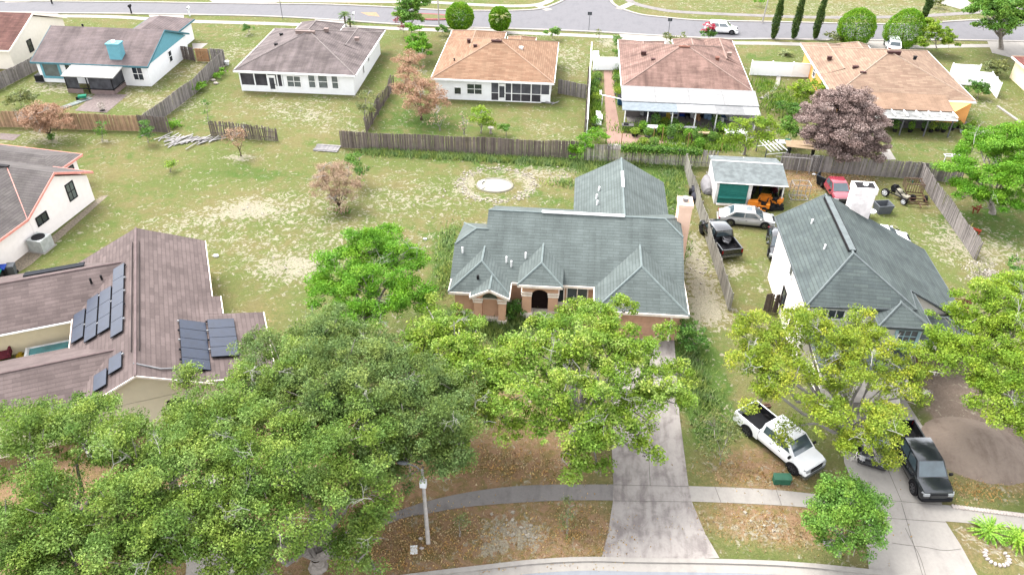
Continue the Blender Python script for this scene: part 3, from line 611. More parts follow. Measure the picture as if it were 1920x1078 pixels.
# ---------------------------------------------------------------- back row, left to right
def house_teal():
    h = thing('house', 'white house with a teal gable and teal chimney, at the top left', 'house', (-58.5, 95, 0))
    R1 = shingle('taupe shingles', S(172, 155, 153), S(159, 144, 144), .3); TL = M('teal paint', S(122, 184, 198, 2.0), var=.05); W1 = M('white stucco', SV(245, 244, 244), var=.03)
    x0, x1, y0, y1, z, p = -65.6, -50.9, 89.0, 101.2, 2.65, .40
    roof(h, [blk(x0, x1, y0, y1, z, p, 'x', 0, 0), blk(-59.0, -52.6, 98, 107.0, z-.01, .42, 'y', 0, 1)], R1, M('teal trim', S(120, 180, 194)), plain=lambda a, b: a.x < -51.2 and b.x < -51.2 and min(a.y, b.y) > 98.9)
    wl = MB(); wbox(wl, x0+.4, x1-.4, y0+.45, y1-.45, 2.5); wbox(wl, -58.6, -53, 99, 106.5, 2.49); wl.build('wall', W1, h)
    g = MB(); zr = z+6.1*p
    g.poly([(x1-.32, y0+.4, z-.12), (x1-.32, y1-.4, z-.12), (x1-.32, (y0+y1)/2, zr-.2)]); g.build('gable', TL, h); g = MB(); g.poly([(x0+.32, y0+.4, z-.12), (x0+.32, y1-.4, z-.12), (x0+.32, (y0+y1)/2, zr-.2)]); g.build('gable', TL, h)
    c = MB(); c.box(-55.9, -54.4, 89.9, 91.0, 2, 4.8); c.box(-55.98, -54.32, 89.82, 91.08, 4.8, 4.95); c.build('chimney', TL, h)
    c = MB(); c.cyl((-55.2, 90.45, 4.95), .25, .25, 10); c.build('flue', WHT, h)
    window(h, 'S', -63.5, 89.45, .8, 1.9, 1.5, 1, 1, TL, LGL, fw=.28); window(h, 'S', -61.0, 89.45, .8, 1.2, 1.5, 2, 2, WHT, DGL); window(h, 'S', -52.6, 89.45, .8, 1.2, 1.5, 2, 2, WHT, DGL); window(h, 'E', -51.3, 95.6, .9, .8, 1.3, 1, 2, WHT, DGL)
    lean_to(h, -60.4, -54.0, 86.3, 89.3, 2.15, 2.6, M('porch cover', S(238, 236, 232, .9)))
    e = MB()
    for a, b in ((-60.2, -60.1), (-57.6, -57.5), (-54.5, -54.4)): e.box(a, b, 86.5, 86.6, 0, 2.1)
    e.box(-60.2, -54.4, 86.5, 86.6, .55, .65); e.box(-60.2, -54.4, 86.5, 86.6, 2.0, 2.1); e.box(-54.5, -54.4, 86.6, 89.3, .6, .7); e.build('porch_frame', BLKM, h)
    e = MB(); e.box(-57.3, -54.46, 86.54, 86.57, .6, 2.05); e.box(-60.1, -58.6, 86.54, 86.57, .6, 2.05); e.box(-54.47, -54.43, 86.6, 89.3, .6, 2.1); e.build('porch_screen', SCR, h)
    e = MB(); e.box(-60.2, -58.3, 86.48, 86.62, 0, .5); e.box(-57.3, -54.4, 86.48, 86.62, 0, .5); e.box(-54.52, -54.38, 86.62, 89.3, 0, .5); e.build('porch_base', M('pink grey base', S(205, 180, 175)), h)
    pipe_vent(h, -62, 96, 4.8, .12, .3, BLKM)
house_teal()
def house_cream_nw():
    h = thing('house', 'cream gable-ended house cut off by the top left edge of the photo', 'house', (-78, 99, 0))
    R1 = _M['taupe shingles']; CR = M('cream stucco', SV(236, 226, 212), var=.03)
    roof(h, [blk(-90, -70.4, 92.5, 106, 2.6, .38, 'x', 0, 0)], shingle('rusty shingles', S(166, 123, 113), S(142, 104, 98), .3), CREAM)
    wl = MB(); wbox(wl, -89.5, -70.8, 93, 105.6, 2.45, gable='E', pitch=.37); wl.build('wall', CR, h)
    window(h, 'E', -70.8, 97.2, .9, .8, 1.4, 1, 2, BLKM, DGL)
house_cream_nw()
def house_grey_hip():
    h = thing('house', 'white house with taupe hipped roof and dark screened porch, second in the back row', 'house', (-33, 97, 0))
    R1 = shingle('mauve taupe shingles', S(168, 154, 151), S(153, 140, 139), .42, patch=.2); W1 = _M['white stucco']; cp = M('taupe ridge', S(198, 184, 180))
    x0, x1, y0, y1, z = -40.4, -25.6, 88.9, 104.2, 2.65
    roof(h, [blk(x0, x1, y0, y1, z, .345, 'y', 1, 1), blk(-37.6, -31.5, 97, 107.2, z-.01, .42, 'y', 0, 1), blk(-31.5, -25.55, 96, 105.5, z-.012, .36, 'y', 0, 1)], R1, WHT, cp, plain=INNER)
    wl = MB(); x0 += .45; x1 -= .45; ys = y0+.45
    wl.box(-34.6, x1, ys, 103.6, 0, 2.46); wl.box(x0, -34.5, ys+2.4, 103.6, 0, 2.45); wl.box(x0, -34.6, ys, ys+.12, 0, .75)
    for a in (x0, -38.2, -36.6, -35.4, -34.8): wl.box(a, a+.14, ys-.01, ys+.13, 0, 2.45)
    wl.box(x0, -34.6, ys, ys+.12, 2.2, 2.45); wl.box(x0, x0+.12, ys, ys+2.5, 0, .8); wl.box(-37, -31.9, 97, 106.8, 0, 2.44); wl.build('wall', W1, h)
    s = MB(); s.box(x0+.1, -34.65, ys+.05, ys+.08, .7, 2.25); s.build('porch_screen', M('dark screen', S(112, 108, 114), rough=.6, var=.4, scale=.8), h)
    door(h, 'S', -36.0, ys, .05, .9, 2.05, WHT); s = MB(); s.box(-36.3, -35.7, ys-.09, ys-.07, .4, 1.8); s.build('door_screen', SCR, h)
    window(h, 'S', -33.3, ys, .8, 1.6, 1.3, 2, 2, WHT, LGL); 
    for x, w_ in ((-31.1, .75), (-29.75, 1.05), (-28.3, .7)): window(h, 'S', x, ys, .8, w_, 1.5, 1, 2, WHT, LGL)
    window(h, 'E', x1, 94.2, .9, .5, 1.2, 1, 1, WHT, DGL); window(h, 'E', x1, 97, 1.4, .5, .7, 1, 1, WHT, DGL)
    box_vent(h, -33.4, 96.1, 5.15, M('faded tan vent', S(205, 180, 172)), 2.4, .35); box_vent(h, -31.3, 98, 4.9, M('faded tan vent', S(205, 180, 172)), .5, .5); box_vent(h, -27.5, 98.0, 3.9, M('faded tan vent', S(205, 180, 172)), .5, .5); box_vent(h, -36.8, 94.6, 3.95, BLKM, .35, .3); box_vent(h, -37.6, 99, 3.7, BLKM, .35, .3)
house_grey_hip()
def house_peach():
    h = thing('house', 'white house with peach hipped roof and tall pale porch screens, third in the back row', 'house', (-9.5, 97, 0))
    R1 = shingle('peach shingles', S(219, 178, 147), S(195, 151, 123), .12, patch=.08); W1 = _M['white stucco']; cp = M('peach ridge', S(240, 200, 172))
    x0, x1, y0, y1, z = -16.7, -2.2, 89.0, 103.2, 2.65
    roof(h, [blk(x0, x1, y0, y1, z, .36, 'x', 1, 1), blk(-16.65, -9.3, 96, 106.2, z-.01, .36, 'y', 0, 1), blk(-9, -5.2, 98, 104.6, z-.012, .4, 'y', 0, 1)], R1, WHT, cp, plain=INNER)
    wl = MB(); x0 += .45; x1 -= .45; ys = y0+.45
    wl.box(x0, -9.6, ys, 102.7, 0, 2.46); wl.box(-9.7, x1, ys+2.6, 102.7, 0, 2.45); wl.box(-16.2, -9.8, 102, 105.7, 0, 2.44); wl.box(-9.6, x1, ys, ys+.1, 2.3, 2.45); wl.box(-3.7, x1, ys, ys+.11, 0, 1.05); wl.box(-9.6, x1, ys, ys+.11, 0, .12); wl.build('wall', W1, h)
    f = MB()
    for a, w_ in ((-8.75, .06), (-7.95, .06), (-7.2, .12), (-6.1, .05), (-4.9, .12), (-3.75, .06), (-2.7, .16)): f.box(a-w_/2, a+w_/2, ys-.02, ys+.1, .1, 2.35)
    f.box(-8.0, -2.7, ys-.01, ys+.08, 1.0, 1.07); f.box(-9.6, -8.7, ys-.01, ys+.08, 1.0, 1.05); f.build('porch_frame', WHT, h)
    s = MB(); s.box(-9.6, -2.7, ys+.03, ys+.06, .1, 2.32); s.build('porch_screen', M('pale screen', S(138, 138, 146), rough=.6, var=.3, scale=.9), h)
    s = MB(); s.box(-9.6, -2.7, ys+.01, ys+.028, .1, 1.0); s.build('lower_screen', M('dark screen', S(112, 108, 114)), h)
    door(h, 'S', -8.35, ys+.02, .1, .8, 2.1, WHT); s = MB(); s.box(-8.65, -8.05, ys-.08, ys-.06, .5, 1.9); s.build('door_screen', SCR, h)
    window(h, 'S', -13.6, ys, .7, .75, .8, 1, 1, WHT, DGL); window(h, 'S', -11.6, ys, .8, 1.7, 1.2, 2, 2, WHT, DGL)
    vb = M('brown vent', S(120, 84, 80)); box_vent(h, -9.6, 95.6, 5.05, vb, 1.2, .3)
    box_vent(h, -12.2, 95.6, 4.4, vb, .4, .35); box_vent(h, -6.6, 95.7, 4.3, WHT, .4, .4); box_vent(h, -13.3, 98, 4.2, vb, .4, .35); box_vent(h, -14.4, 92.8, 3.6, BLKM, .15, .15)
house_peach()
def house_brownish():
    h = thing('house', 'house with a faded brown hipped roof and long white patio covers above a crowded patio', 'house', (13, 97, 0))
    R1 = shingle('pinkish brown shingles', S(195, 159, 146), S(174, 140, 129), .5, patch=.2); W1 = _M['white stucco']; cp = M('pinkish ridge', S(222, 190, 176))
    x0, x1, y0, y1, z = 5.5, 20.5, 88.9, 103.5, 2.65
    roof(h, [blk(x0, x1, y0, y1, z, .36, 'x', 1, 1), blk(5.48, 11.6, 96, 105.0, z-.01, .3, 'y', 0, 1), blk(12.6, 17.0, 98, 106.0, z-.012, .42, 'y', 0, 1), blk(16.4, 20.52, 97, 106.4, z-.014, .42, 'y', 0, 1)], R1, WHT, cp, plain=INNER)
    wl = MB(); wl.box(5.95, 20.05, 89.35, 103, 0, 2.46); wl.build('wall', W1, h)
    wc = M('white cover', S(240, 240, 240, .9)); gc = M('pale blue cover', S(206, 218, 226, .8)); dgap = MB(); dgap.box(5.6, 20.6, 85.55, 85.68, 2.0, 2.3); dgap.build('cover_gap_line', M('gap line grey', S(150, 152, 156)), h);  # dgap: added grey strip drawing the dark gap line between the cover tiers
    c1 = MB(); lean_to(h, 5.5, 20.7, 85.7, 89.0, 2.3, 2.75, M('white seamed cover', S(236, 234, 232, .85), vv=.3), seams=3.6)
    for a, b, m in ((5.55, 11.6, gc), (11.6, 15.8, wc), (15.8, 18.9, M('grey white cover', S(216, 216, 216, .8))), (18.9, 20.6, wc)): lean_to(h, a, b, 83.6, 86.0, 2.1+(.04 if m is wc else 0), 2.28, m, .07)
    posts(h, (5.9, 8.4, 11.1, 13.6, 15.9, 20.2), 83.9, 2.1, WHT, .12)
    window(h, 'S', 7.6, 89.35, .6, 1.5, 1.4, 2, 2, WHT, DGL); door(h, 'S', 10.5, 89.35, .05, 1.6, 2.05, M('grey door', S(190, 195, 205))); window(h, 'S', 13.5, 89.35, .5, 2.2, 1.5, 2, 1, BLKM, DGL); window(h, 'S', 17.5, 89.35, .8, 1.4, 1.2, 2, 2, WHT, DGL)
    vb = M('orange brown vent', S(190, 130, 110)); box_vent(h, 13.0, 95.9, 5.1, vb, 1.3, .35); box_vent(h, 8.3, 96.6, 4.0, _M['brown vent'], .6, .4); box_vent(h, 9.3, 94.3, 4.0, _M['brown vent'], .4, .4)
    box_vent(h, 17.0, 95.4, 4.1, vb, .4, .5); box_vent(h, 18.8, 98, 3.8, cp, .5, .5)
house_brownish()
def house_orange():
    h = thing('house', 'orange-walled house with a sand-coloured roof and a clear patio cover at its back', 'house', (37, 97, 0))
    R1 = shingle('sand shingles', S(221, 189, 163), S(195, 161, 140), .1, patch=.08); OR = M('orange stucco', SV(240, 170, 100), var=.05); cp = M('sand ridge', S(240, 210, 186))
    x0, x1, y0, y1, z, p = 29.3, 45.1, 88.7, 105.2, 2.65, .33
    roof(h, [blk(x0, x1, y0, y1, z, p, 'y', 1, 1), blk(29.28, 34.6, 95, 106.4, z-.01, .36, 'y', 0, 1), blk(34, 38, 98, 106.6, z-.012, .5, 'y', 0, 1)], R1, WHT, cp, plain=INNER)
    wl = MB(); wl.box(29.8, 44.7, 89.2, 104.6, 0, 2.46); wl.box(41.2, 44.65, 88.75, 90, 0, 2.44); wl.box(30, 34.2, 104, 105.8, 0, 2.4); wl.build('wall', OR, h)
    w2 = MB(); w2.box(31.0, 41.15, 89.05, 89.25, 0, 2.42); w2.build('wall', M('mint stucco', SV(214, 228, 222)), h)
    # shingled low slope over the porch
    lean_to(h, 31.6, 41.9, 86.2, 89.6, 2.42, 2.95, shingle('plain sand shingles', S(214, 178, 151), S(206, 170, 144), .1), name='porch_roof')
    g = MB(); g.poly([(41.85, 86.2, 2.35), (44.6, 88.72, 2.5), (41.85, 88.72, 2.5)]); g.build('soffit', OR, h)
    lean_to(h, 32.5, 41.7, 84.7, 86.5, 2.15, 2.35, M('clear corrugated sheet', S(214, 214, 210), var=.4, scale=2), .04, name='patio_cover')
    f = MB()
    for i in range(8): x = 32.5+i*9.2/7; f.box(x-.05, x+.05, 84.65, 86.5, 2.3, 2.42)
    f.box(32.4, 41.8, 84.6, 84.72, 2.0, 2.12); f.build('rafter', WHT, h)
    f = MB(); f.box(32.4, 41.8, 84.72, 84.76, 1.88, 2.0); f.build('shadow_strip', BLKM, h)  # black strip standing in for the shadow below the cover's front beam
    posts(h, (33.6, 36.2, 38.8, 41.4), 84.8, 2.05, M('grey post', S(150, 150, 155)), .12)
    window(h, 'W', 29.8, 99, .9, 1.0, 1.3, 1, 2, WHT, DGL); window(h, 'W', 29.8, 94.5, .9, 1.0, 1.3, 1, 2, WHT, DGL); window(h, 'S', 36, 89.05, .7, 1.6, 1.3, 2, 1, WHT, LGL)
    vb = _M['brown vent']; box_vent(h, 37.6, 96.4, 5.25, vb, 1.5, .35); box_vent(h, 33, 94.6, 3.95, vb, .6, .35); box_vent(h, 33.4, 92.8, 3.95, vb, .6, .35); box_vent(h, 31.0, 98.5, 3.6, vb, .5, .3); box_vent(h, 40, 96, 4.9, BLKM, .3, .3)
house_orange()
def house_cream_ne():
    h = thing('house', 'small cream house cut off by the right edge of the photo', 'house', (63, 99, 0))
    c = P(1897, 106, 2.6)
    x0, y0 = c.x, c.y-12
    roof(h, [blk(x0, x0+15, y0, y0+12, 2.6, .36, 'x', 1, 1)], shingle('brown red shingles', S(170, 113, 104), S(142, 94, 87), .2), CREAM, _M['peach ridge'])
    wl = MB(); wl.box(x0+.45, x0+14.5, y0+.45, y0+11.5, 0, 2.45); wl.build('wall', M('butter stucco', SV(240, 222, 186), var=.04), h)
house_cream_ne()

# ---------------------------------------------------------------- mid-left white house with salmon trim (turned a little)
def house_salmon():
    h = thing('house', 'white gable-ended house with salmon trim on the left edge of the photo', 'house', (-44.4, 58.4, 0), radians(-7.5))
    wm = WM[h]
    R1 = shingle('charcoal taupe shingles', S(151, 144, 140), S(138, 130, 129), .15); SAL = M('salmon trim', SV(222, 150, 138)); W1 = M('bright white stucco', SV(250, 242, 238), var=.03)
    T = lambda fs: [[tuple(wm @ Vector(p)) for p in f] for f in fs]
    p = .49; roof(h, [T(blk(-22, 0, -4.35, 4.35, 2.8, p, 'x', 0, 0)), T([[(-.02, -22, 2.78), (-.02, -4.36, 2.78), (-4.76, .06, 4.96), (-4.76, -22, 4.96)], [(-9.5, .06, 2.78), (-9.5, -22, 2.78), (-4.76, -22, 4.96), (-4.76, .06, 4.96)]]), T(blk(-16, -3.5, 3.0, 7.6, 2.6, .3, 'x', 0, 1))], R1, SAL)
    wl = MB(); b = MB(); 
    def wb(x0, x1, y0, y1, z0, z1): wl.obox(wm @ Vector(((x0+x1)/2, (y0+y1)/2, (z0+z1)/2)), (x1-x0, y1-y0, z1-z0), wm.to_3x3())
    wb(-21.5, -.4, -3.9, 3.9, 0, 2.62); wb(-9, -.42, -22, -1, 0, 2.6); wb(-15, -4, 3, 7.1, 0, 2.4)
    wl.poly([wm @ Vector(q) for q in ((-.39, -3.9, 2.6), (-.39, 3.9, 2.6), (-.39, 0, 2.6+3.9*p))]); wl.build('wall', W1, h)
    wm2 = WM[h]
    window(h, 'E', -.4, 1.5, 1.5, .9, 1.5, 2, 2, BLKM, LGL, wm=wm2); window(h, 'E', -.4, -2.6, 1.4, 1.2, .7, 2, 1, BLKM, DGL, wm=wm2)
    window(h, 'E', -3.98, 5.5, .6, 1.8, 1.3, 2, 1, BLKM, LGL, wm=wm2)
    rv = MB(); rv.obox(wm @ Vector((-7, .0, 2.8+4.35*p+.06)), (5, .35, .1), wm.to_3x3()); rv.build('ridge_vent', BLKM, h)
    for x, y in ((-7.3, -5.2), (-7.6, -8)): mb = MB(); q = wm @ Vector((x, y, 4.1)); mb.cyl(q, .08, .5, 8); mb.build('vent_pipe', WHT, h)
house_salmon()

# ---------------------------------------------------------------- big brown-roofed house with solar panels, front left
def house_solar():
    rz = radians(25.5); O = (-28, 40, 0)
    h = thing('house', 'large rambling house with a mauve-brown roof and black solar panels, front left', 'house', O, rz)
    wm = WM[h]; inv = wm.inverted()
    def L(px, py, z): q = inv @ P(px, py, z); return (q.x, q.y, z)
    R1 = shingle('mauve brown shingles', S(166, 148, 144), S(144, 128, 125), .12, row=.3, dark=.75, patch=.1); CR = M('pale yellow stucco', SV(232, 220, 192), var=.03); TR = M('dark edge', S(90, 80, 80))
    cp = M('mauve ridge', S(170, 148, 146))
    T = lambda fs: [[tuple(wm @ Vector(p)) for p in f] for f in fs]
    rx, ee, ww, yf, yb, p = -.28, 4.45, -5.0, -6.4, 11.7, .465; ey0, ey1, ex = -6.3, 1.0, 7.75; wp = .21; zw = lambda x: 3.2-(x-3.5)*wp
    T = lambda fs: [[tuple(wm @ Vector(q)) for q in f] for f in fs]
    bl = [blk(ww, ee, yf, yb, 2.7, p, 'y', 0, 0)]
    bl.append([[(3.5, ey0, zw(3.5)), (ex, ey0, zw(ex)), (ex, ey1, zw(ex)), (3.5, ey1, zw(3.5))]]); bl.append([[(3.5, ey1-.01, zw(3.5)+.01), (5.05, ey1-.01, zw(5.05)+.01), (5.05, 3.2, zw(5.05)+.01), (3.5, 3.2, zw(3.5)+.01)]])
    ny0, sy0, sy1 = 4.1, -5.8, 1.0
    bl.append(blk(-26, rx, ny0, 11.66, 2.68, .45, 'x', 0, 0)); bl.append(blk(-26, rx, sy0, sy1, 2.66, .45, 'x', 0, 0))
    iv = inv; roof(h, [T(b) for b in bl], R1, CREAM, cp, t=.13, plain=lambda a, b: min((iv @ a).x, (iv @ b).x) > -.35 and max((iv @ a).x, (iv @ b).x) < -.2 or min((iv @ a).y, (iv @ b).y) > 3.1 or abs((iv @ a).y-ey1) < .02 and abs((iv @ b).y-ey1) < .02 or min((iv @ a).x, (iv @ b).x) > 3.4 and max((iv @ a).x, (iv @ b).x) < 3.6)
    wl = MB()
    def wb(x0, x1, y0, y1, z1): wl.obox(wm @ Vector(((x0+x1)/2, (y0+y1)/2, z1/2)), (x1-x0, y1-y0, z1), wm.to_3x3())
    wb(ww+.4, ee-.4, yf+.4, yb-.4, 2.5); wb(ee-1, ex-.4, ey0+.4, ey1-.4, 2.05); wb(-25.5, ww+1, ny0+1.1, 11.2, 2.48); wb(-25.5, ww+1, sy0+.4, sy1-.4, 2.46); wb(ee-1, 4.7, .5, 2.8, 2.4)
    g0 = [(ww+.4, yf+.4, 2.54), (ee-.4, yf+.4, 2.54), (rx, yf+.4, 2.54+(ee-.4-rx)*p)]; wl.poly([wm @ Vector(q) for q in g0]); wl.build('wall', CR, h)
    rv = MB()
    for s_ in (-.24, .24): rv.obox(wm @ Vector((rx+s_, 2.9, 4.88)), (.04, 13.5, .09), wm.to_3x3())
    rv.build('ridge_vent', TR, h)
    pm = M('solar cell', S(44, 60, 90), rough=.45, var=.15, spec=.25); fr = M('panel frame', S(44, 48, 58)); RK = M('panel clamp', S(225, 225, 228))
    def panel(u, v, w_, l, east):
        """panel centred at local (u,v) lying on the east or west slope"""
        s_ = 1 if east else -1; wing = east and u > 4.4; zz = (zw(u) if wing else 4.9-abs(u-rx)*p)+.17; tilt = Matrix.Rotation(s_*atan(wp if wing else p), 3, 'Y'); m3 = wm.to_3x3() @ tilt
        mb = MB(); mb.obox(wm @ Vector((u, v, zz)), (w_, l, .06), m3); o = mb.build('solar_panel', fr, h)
        g = MB(); g.obox(wm @ (Vector((u, v, zz))+tilt @ Vector((0, 0, .032))), (w_-.04, l-.04, .012), m3); g.build('solar_cell', pm, o)
        k = MB(); k.obox(wm @ (Vector((u, v, zz))+tilt @ Vector((-s_*(w_/2+.06), l*.3, 0))), (.12, .1, .1), m3); k.build('clamp', RK if int(u*7+v*3) % 2 else fr, o)
    for k in range(5): panel(3.04, -5.3+1.05*(k+.5), 1.76, 1.04, True)
    for k in range(4): panel(4.83, -4.1+1.05*(k+.5), 1.76, 1.04, True)
    for col, (v0, n) in enumerate(((-1.2, 5), (.1, 3), (.1, 3), (.9, 2))):
        for k in range(n): panel(-1.52-.95*col, v0+1.68*(k+.5), .94, 1.67, False)
    panel(-1.55, -4.15, .95, 1.6, False); panel(-2.52, -4.95, .95, 1.6, False)
    cd_ = MB(); q = [L(*k) for k in ((250, 682, 4.9), (300, 686, 4.6), (335, 688, 4))]
    cd_.tube([wm @ Vector((k[0], k[1], max(2.8, 4.9-abs(k[0]-rx)*p+.1))) for k in q], .05, 5); cd_.build('conduit', RK, h)
    for px, py, z in ((168, 521, 4.3), (188, 515, 4.3), (200, 482, 3.6)): k = P(px, py, z); mb = MB(); mb.cyl((k.x, k.y, k.z-.6), .08, .55, 8); mb.build('vent_pipe', BLKM, h)
    # solar strip on the far slope of the west wing
    mb = MB(); k0, k1 = P(45, 515, 3.75), P(158, 495, 3.75); d = (k1-k0); m3 = Matrix.Rotation(atan2(d.y, d.x), 3, 'Z'); mb.obox((k0+k1)/2+Vector((0, 0, .0)), (d.length, .9, .08), m3 @ Matrix.Rotation(-.25, 3, 'X')); mb.build('solar_panel', fr, h)
    q = (rx, yf+.4, 1.2)
    window(h, 'S', rx+1.8, yf+.4, 1.0, 1.1, 1.0, 1, 1, BLKM, DGL, wm=wm)
    gt = MB()
    k0, k1 = L(0, 628, 2.7), L(137, 598, 2.7); gt.tube([wm @ Vector((-25, ny0-.06, 2.6)), wm @ Vector((ww-.1, ny0-.06, 2.6))], .07, 5); gt.tube([wm @ Vector((ww-.1, ny0-.06, 2.6)), wm @ Vector((ww-.1, ny0-.06, 0))], .06, 5); gt.build('gutter', WHT, h)
    dk = MB(); k = L(225, 778, 0); dk.obox(wm @ Vector((rx-3.2, yf-.8, 1.0)), (1.4, .3, 2), wm.to_3x3()); dk.build('entry_post', WHT, h)
    return h
house_solar()

# ---------------------------------------------------------------- open shed behind the right-hand house
def shed():
    h = thing('shed', 'weathered grey shed with a green roll-up door and an open bay full of machines', 'shed', (17, 70, 0))
    SH = M('peeling grey roof paint', S(164, 172, 172), var=.22, scale=1.8); WL = M('off white boards', SV(225, 222, 218), var=.1)
    x0, x1 = 13.6, 20.35; yr, zr = 70.6, 2.95
    r = MB(); t = .08
    for f in ([(x0, 67.1, 2.45), (x1, 67.1, 2.35), (x1, yr, zr-.1), (x0, yr, zr)], [(x0, yr, zr), (x1, yr, zr-.1), (x1-.1, 73.0, 2.3), (x0+.1, 73.0, 2.3)]):
        r.poly(f, uv=True); r.poly([(p[0], p[1], p[2]-t) for p in reversed(f)])
        for i in range(4): a, b = f[i], f[(i+1) % 4]; r.poly([a, (a[0], a[1], a[2]-t), (b[0], b[1], b[2]-t), b])
    r.build('roof', SH, h)
    k = MB(); k.tube([(x0, yr, zr+.02), (x1, yr, zr-.08)], .06, 5); k.build('ridge_cap', WHT, h); k = MB(); k.tube([(x0, 67.1, 2.45), (x1, 67.1, 2.35)], .05, 5); k.build('roof_edge', WHT, h)
    w_ = MB(); w_.box(13.9, 14.0, 67.6, 72.8, 0, 2.4); w_.box(13.9, 20.2, 72.7, 72.8, 0, 2.2); w_.box(17.0, 17.1, 67.6, 72.7, 0, 2.4); w_.box(13.9, 14.15, 67.5, 67.6, 0, 2.4); w_.box(16.85, 17.2, 67.5, 67.6, 0, 2.3); w_.box(20.1, 20.2, 69.5, 72.7, 0, 2.2); w_.build('wall', WL, h)
    d = MB(); gm = M('dark green roller door', SV(50, 122, 112), rough=.5, var=.08)
    d.box(14.16, 16.84, 67.52, 67.58, .08, 2.3)
    for i in range(9): d.box(14.17, 16.83, 67.49, 67.53, .1+i*.24, .12+i*.24)
    d.tube([(14.2, 67.4, .75), (16.8, 67.4, .75)], .14, 8); d.build('roller_door', gm, h)
    s = MB(); s.box(14.1, 16.9, 67.2, 67.62, 0, .09); s.build('sill', CREAM, h)
    p_ = MB(); p_.box(20.0, 20.12, 67.5, 67.62, 0, 2.3); p_.build('post', WL, h)
shed()
# ---------------------------------------------------------------- vegetation
def leaf_object(name, pts, size, tone, mat, parent, up=.35, seed=0, asp=.62):
    """one leaf-sized rhombus per point; tone (0 dark .. 1 light) per leaf"""
    n = len(pts); rg = np.random.default_rng(seed+n)
    nr = rg.normal(size=(n, 3)); nr[:, 2] = np.abs(nr[:, 2])+up; nr /= np.linalg.norm(nr, axis=1)[:, None]
    r2 = rg.normal(size=(n, 3)); a = np.cross(nr, r2); a /= np.linalg.norm(a, axis=1)[:, None]+1e-9; b = np.cross(nr, a)
    s = size*rg.uniform(.65, 1.3, n)[:, None]
    fold = nr*s*.18
    v = np.stack([pts-a*s*.5, pts-b*s*asp*.5+fold, pts+a*s*.5, pts+b*s*asp*.5+fold], 1).reshape(-1, 3).astype(np.float32)
    im = np.array(WM[parent].inverted(), dtype=np.float32); v = v @ im[:3, :3].T+im[:3, 3]
    me = bpy.data.meshes.new(name); me.vertices.add(4*n); me.vertices.foreach_set('co', v.ravel())
    me.loops.add(4*n); me.loops.foreach_set('vertex_index', np.arange(4*n, dtype=np.int32))
    me.polygons.add(n); me.polygons.foreach_set('loop_start', np.arange(0, 4*n, 4, dtype=np.int32)); me.polygons.foreach_set('loop_total', np.full(n, 4, dtype=np.int32))
    at = me.attributes.new('v', 'FLOAT', 'FACE'); at.data.foreach_set('value', np.clip(tone, 0, 1).astype(np.float32))
    me.materials.append(mat); me.update(calc_edges=True)
    o = bpy.data.objects.new(name, me); link(o, parent); WM[o] = WM[parent]; return o
def limb(mb, a, b, r0, r1, wob=.12, seg=4, n=6):
    a, b = Vector(a), Vector(b); L = (b-a).length; pts = []
    for i in range(seg+1):
        t = i/seg; p = a.lerp(b, t)
        if 0 < i < seg: p += Vector([random.uniform(-1, 1)*wob*L*.5 for _ in range(3)])+Vector((0, 0, L*.07*sin(pi*t)))
        pts.append(p)
    mb.tube(pts, [r0+(r1-r0)*i/seg for i in range(seg+1)], n, False); return pts
def twigs(mb, p, d, L, r, depth, spread=.8, n=4, kids=3):
    d = d.normalized(); q = p+d*L*.5+Vector([random.uniform(-.1, .1)*L for _ in range(3)]); e = p+d*L+Vector([random.uniform(-.15, .15)*L for _ in range(3)])
    mb.tube([p, q, e], [r, r*.8, r*.55], n, False)
    if depth <= 0: return
    for i in range(kids):
        f = random.uniform(.45, 1); st = q.lerp(e, (f-.5)*2) if f > .5 else p.lerp(q, f*2)
        nd = (d+Vector([random.gauss(0, spread) for _ in range(3)])*.75); twigs(mb, st, nd, L*random.uniform(.5, .78), r*.58, depth-1, spread, n, kids)
BARK = M('grey bark', S(190, 180, 170, 1.35), var=.25, scale=4); BARKP = M('pale dead wood', S(222, 214, 206), var=.15, scale=4); BARKW = M('bleached twigs', S(226, 220, 214, 1.25), var=.1); BARKD = M('brown bark', S(128, 108, 92), var=.25, scale=5)
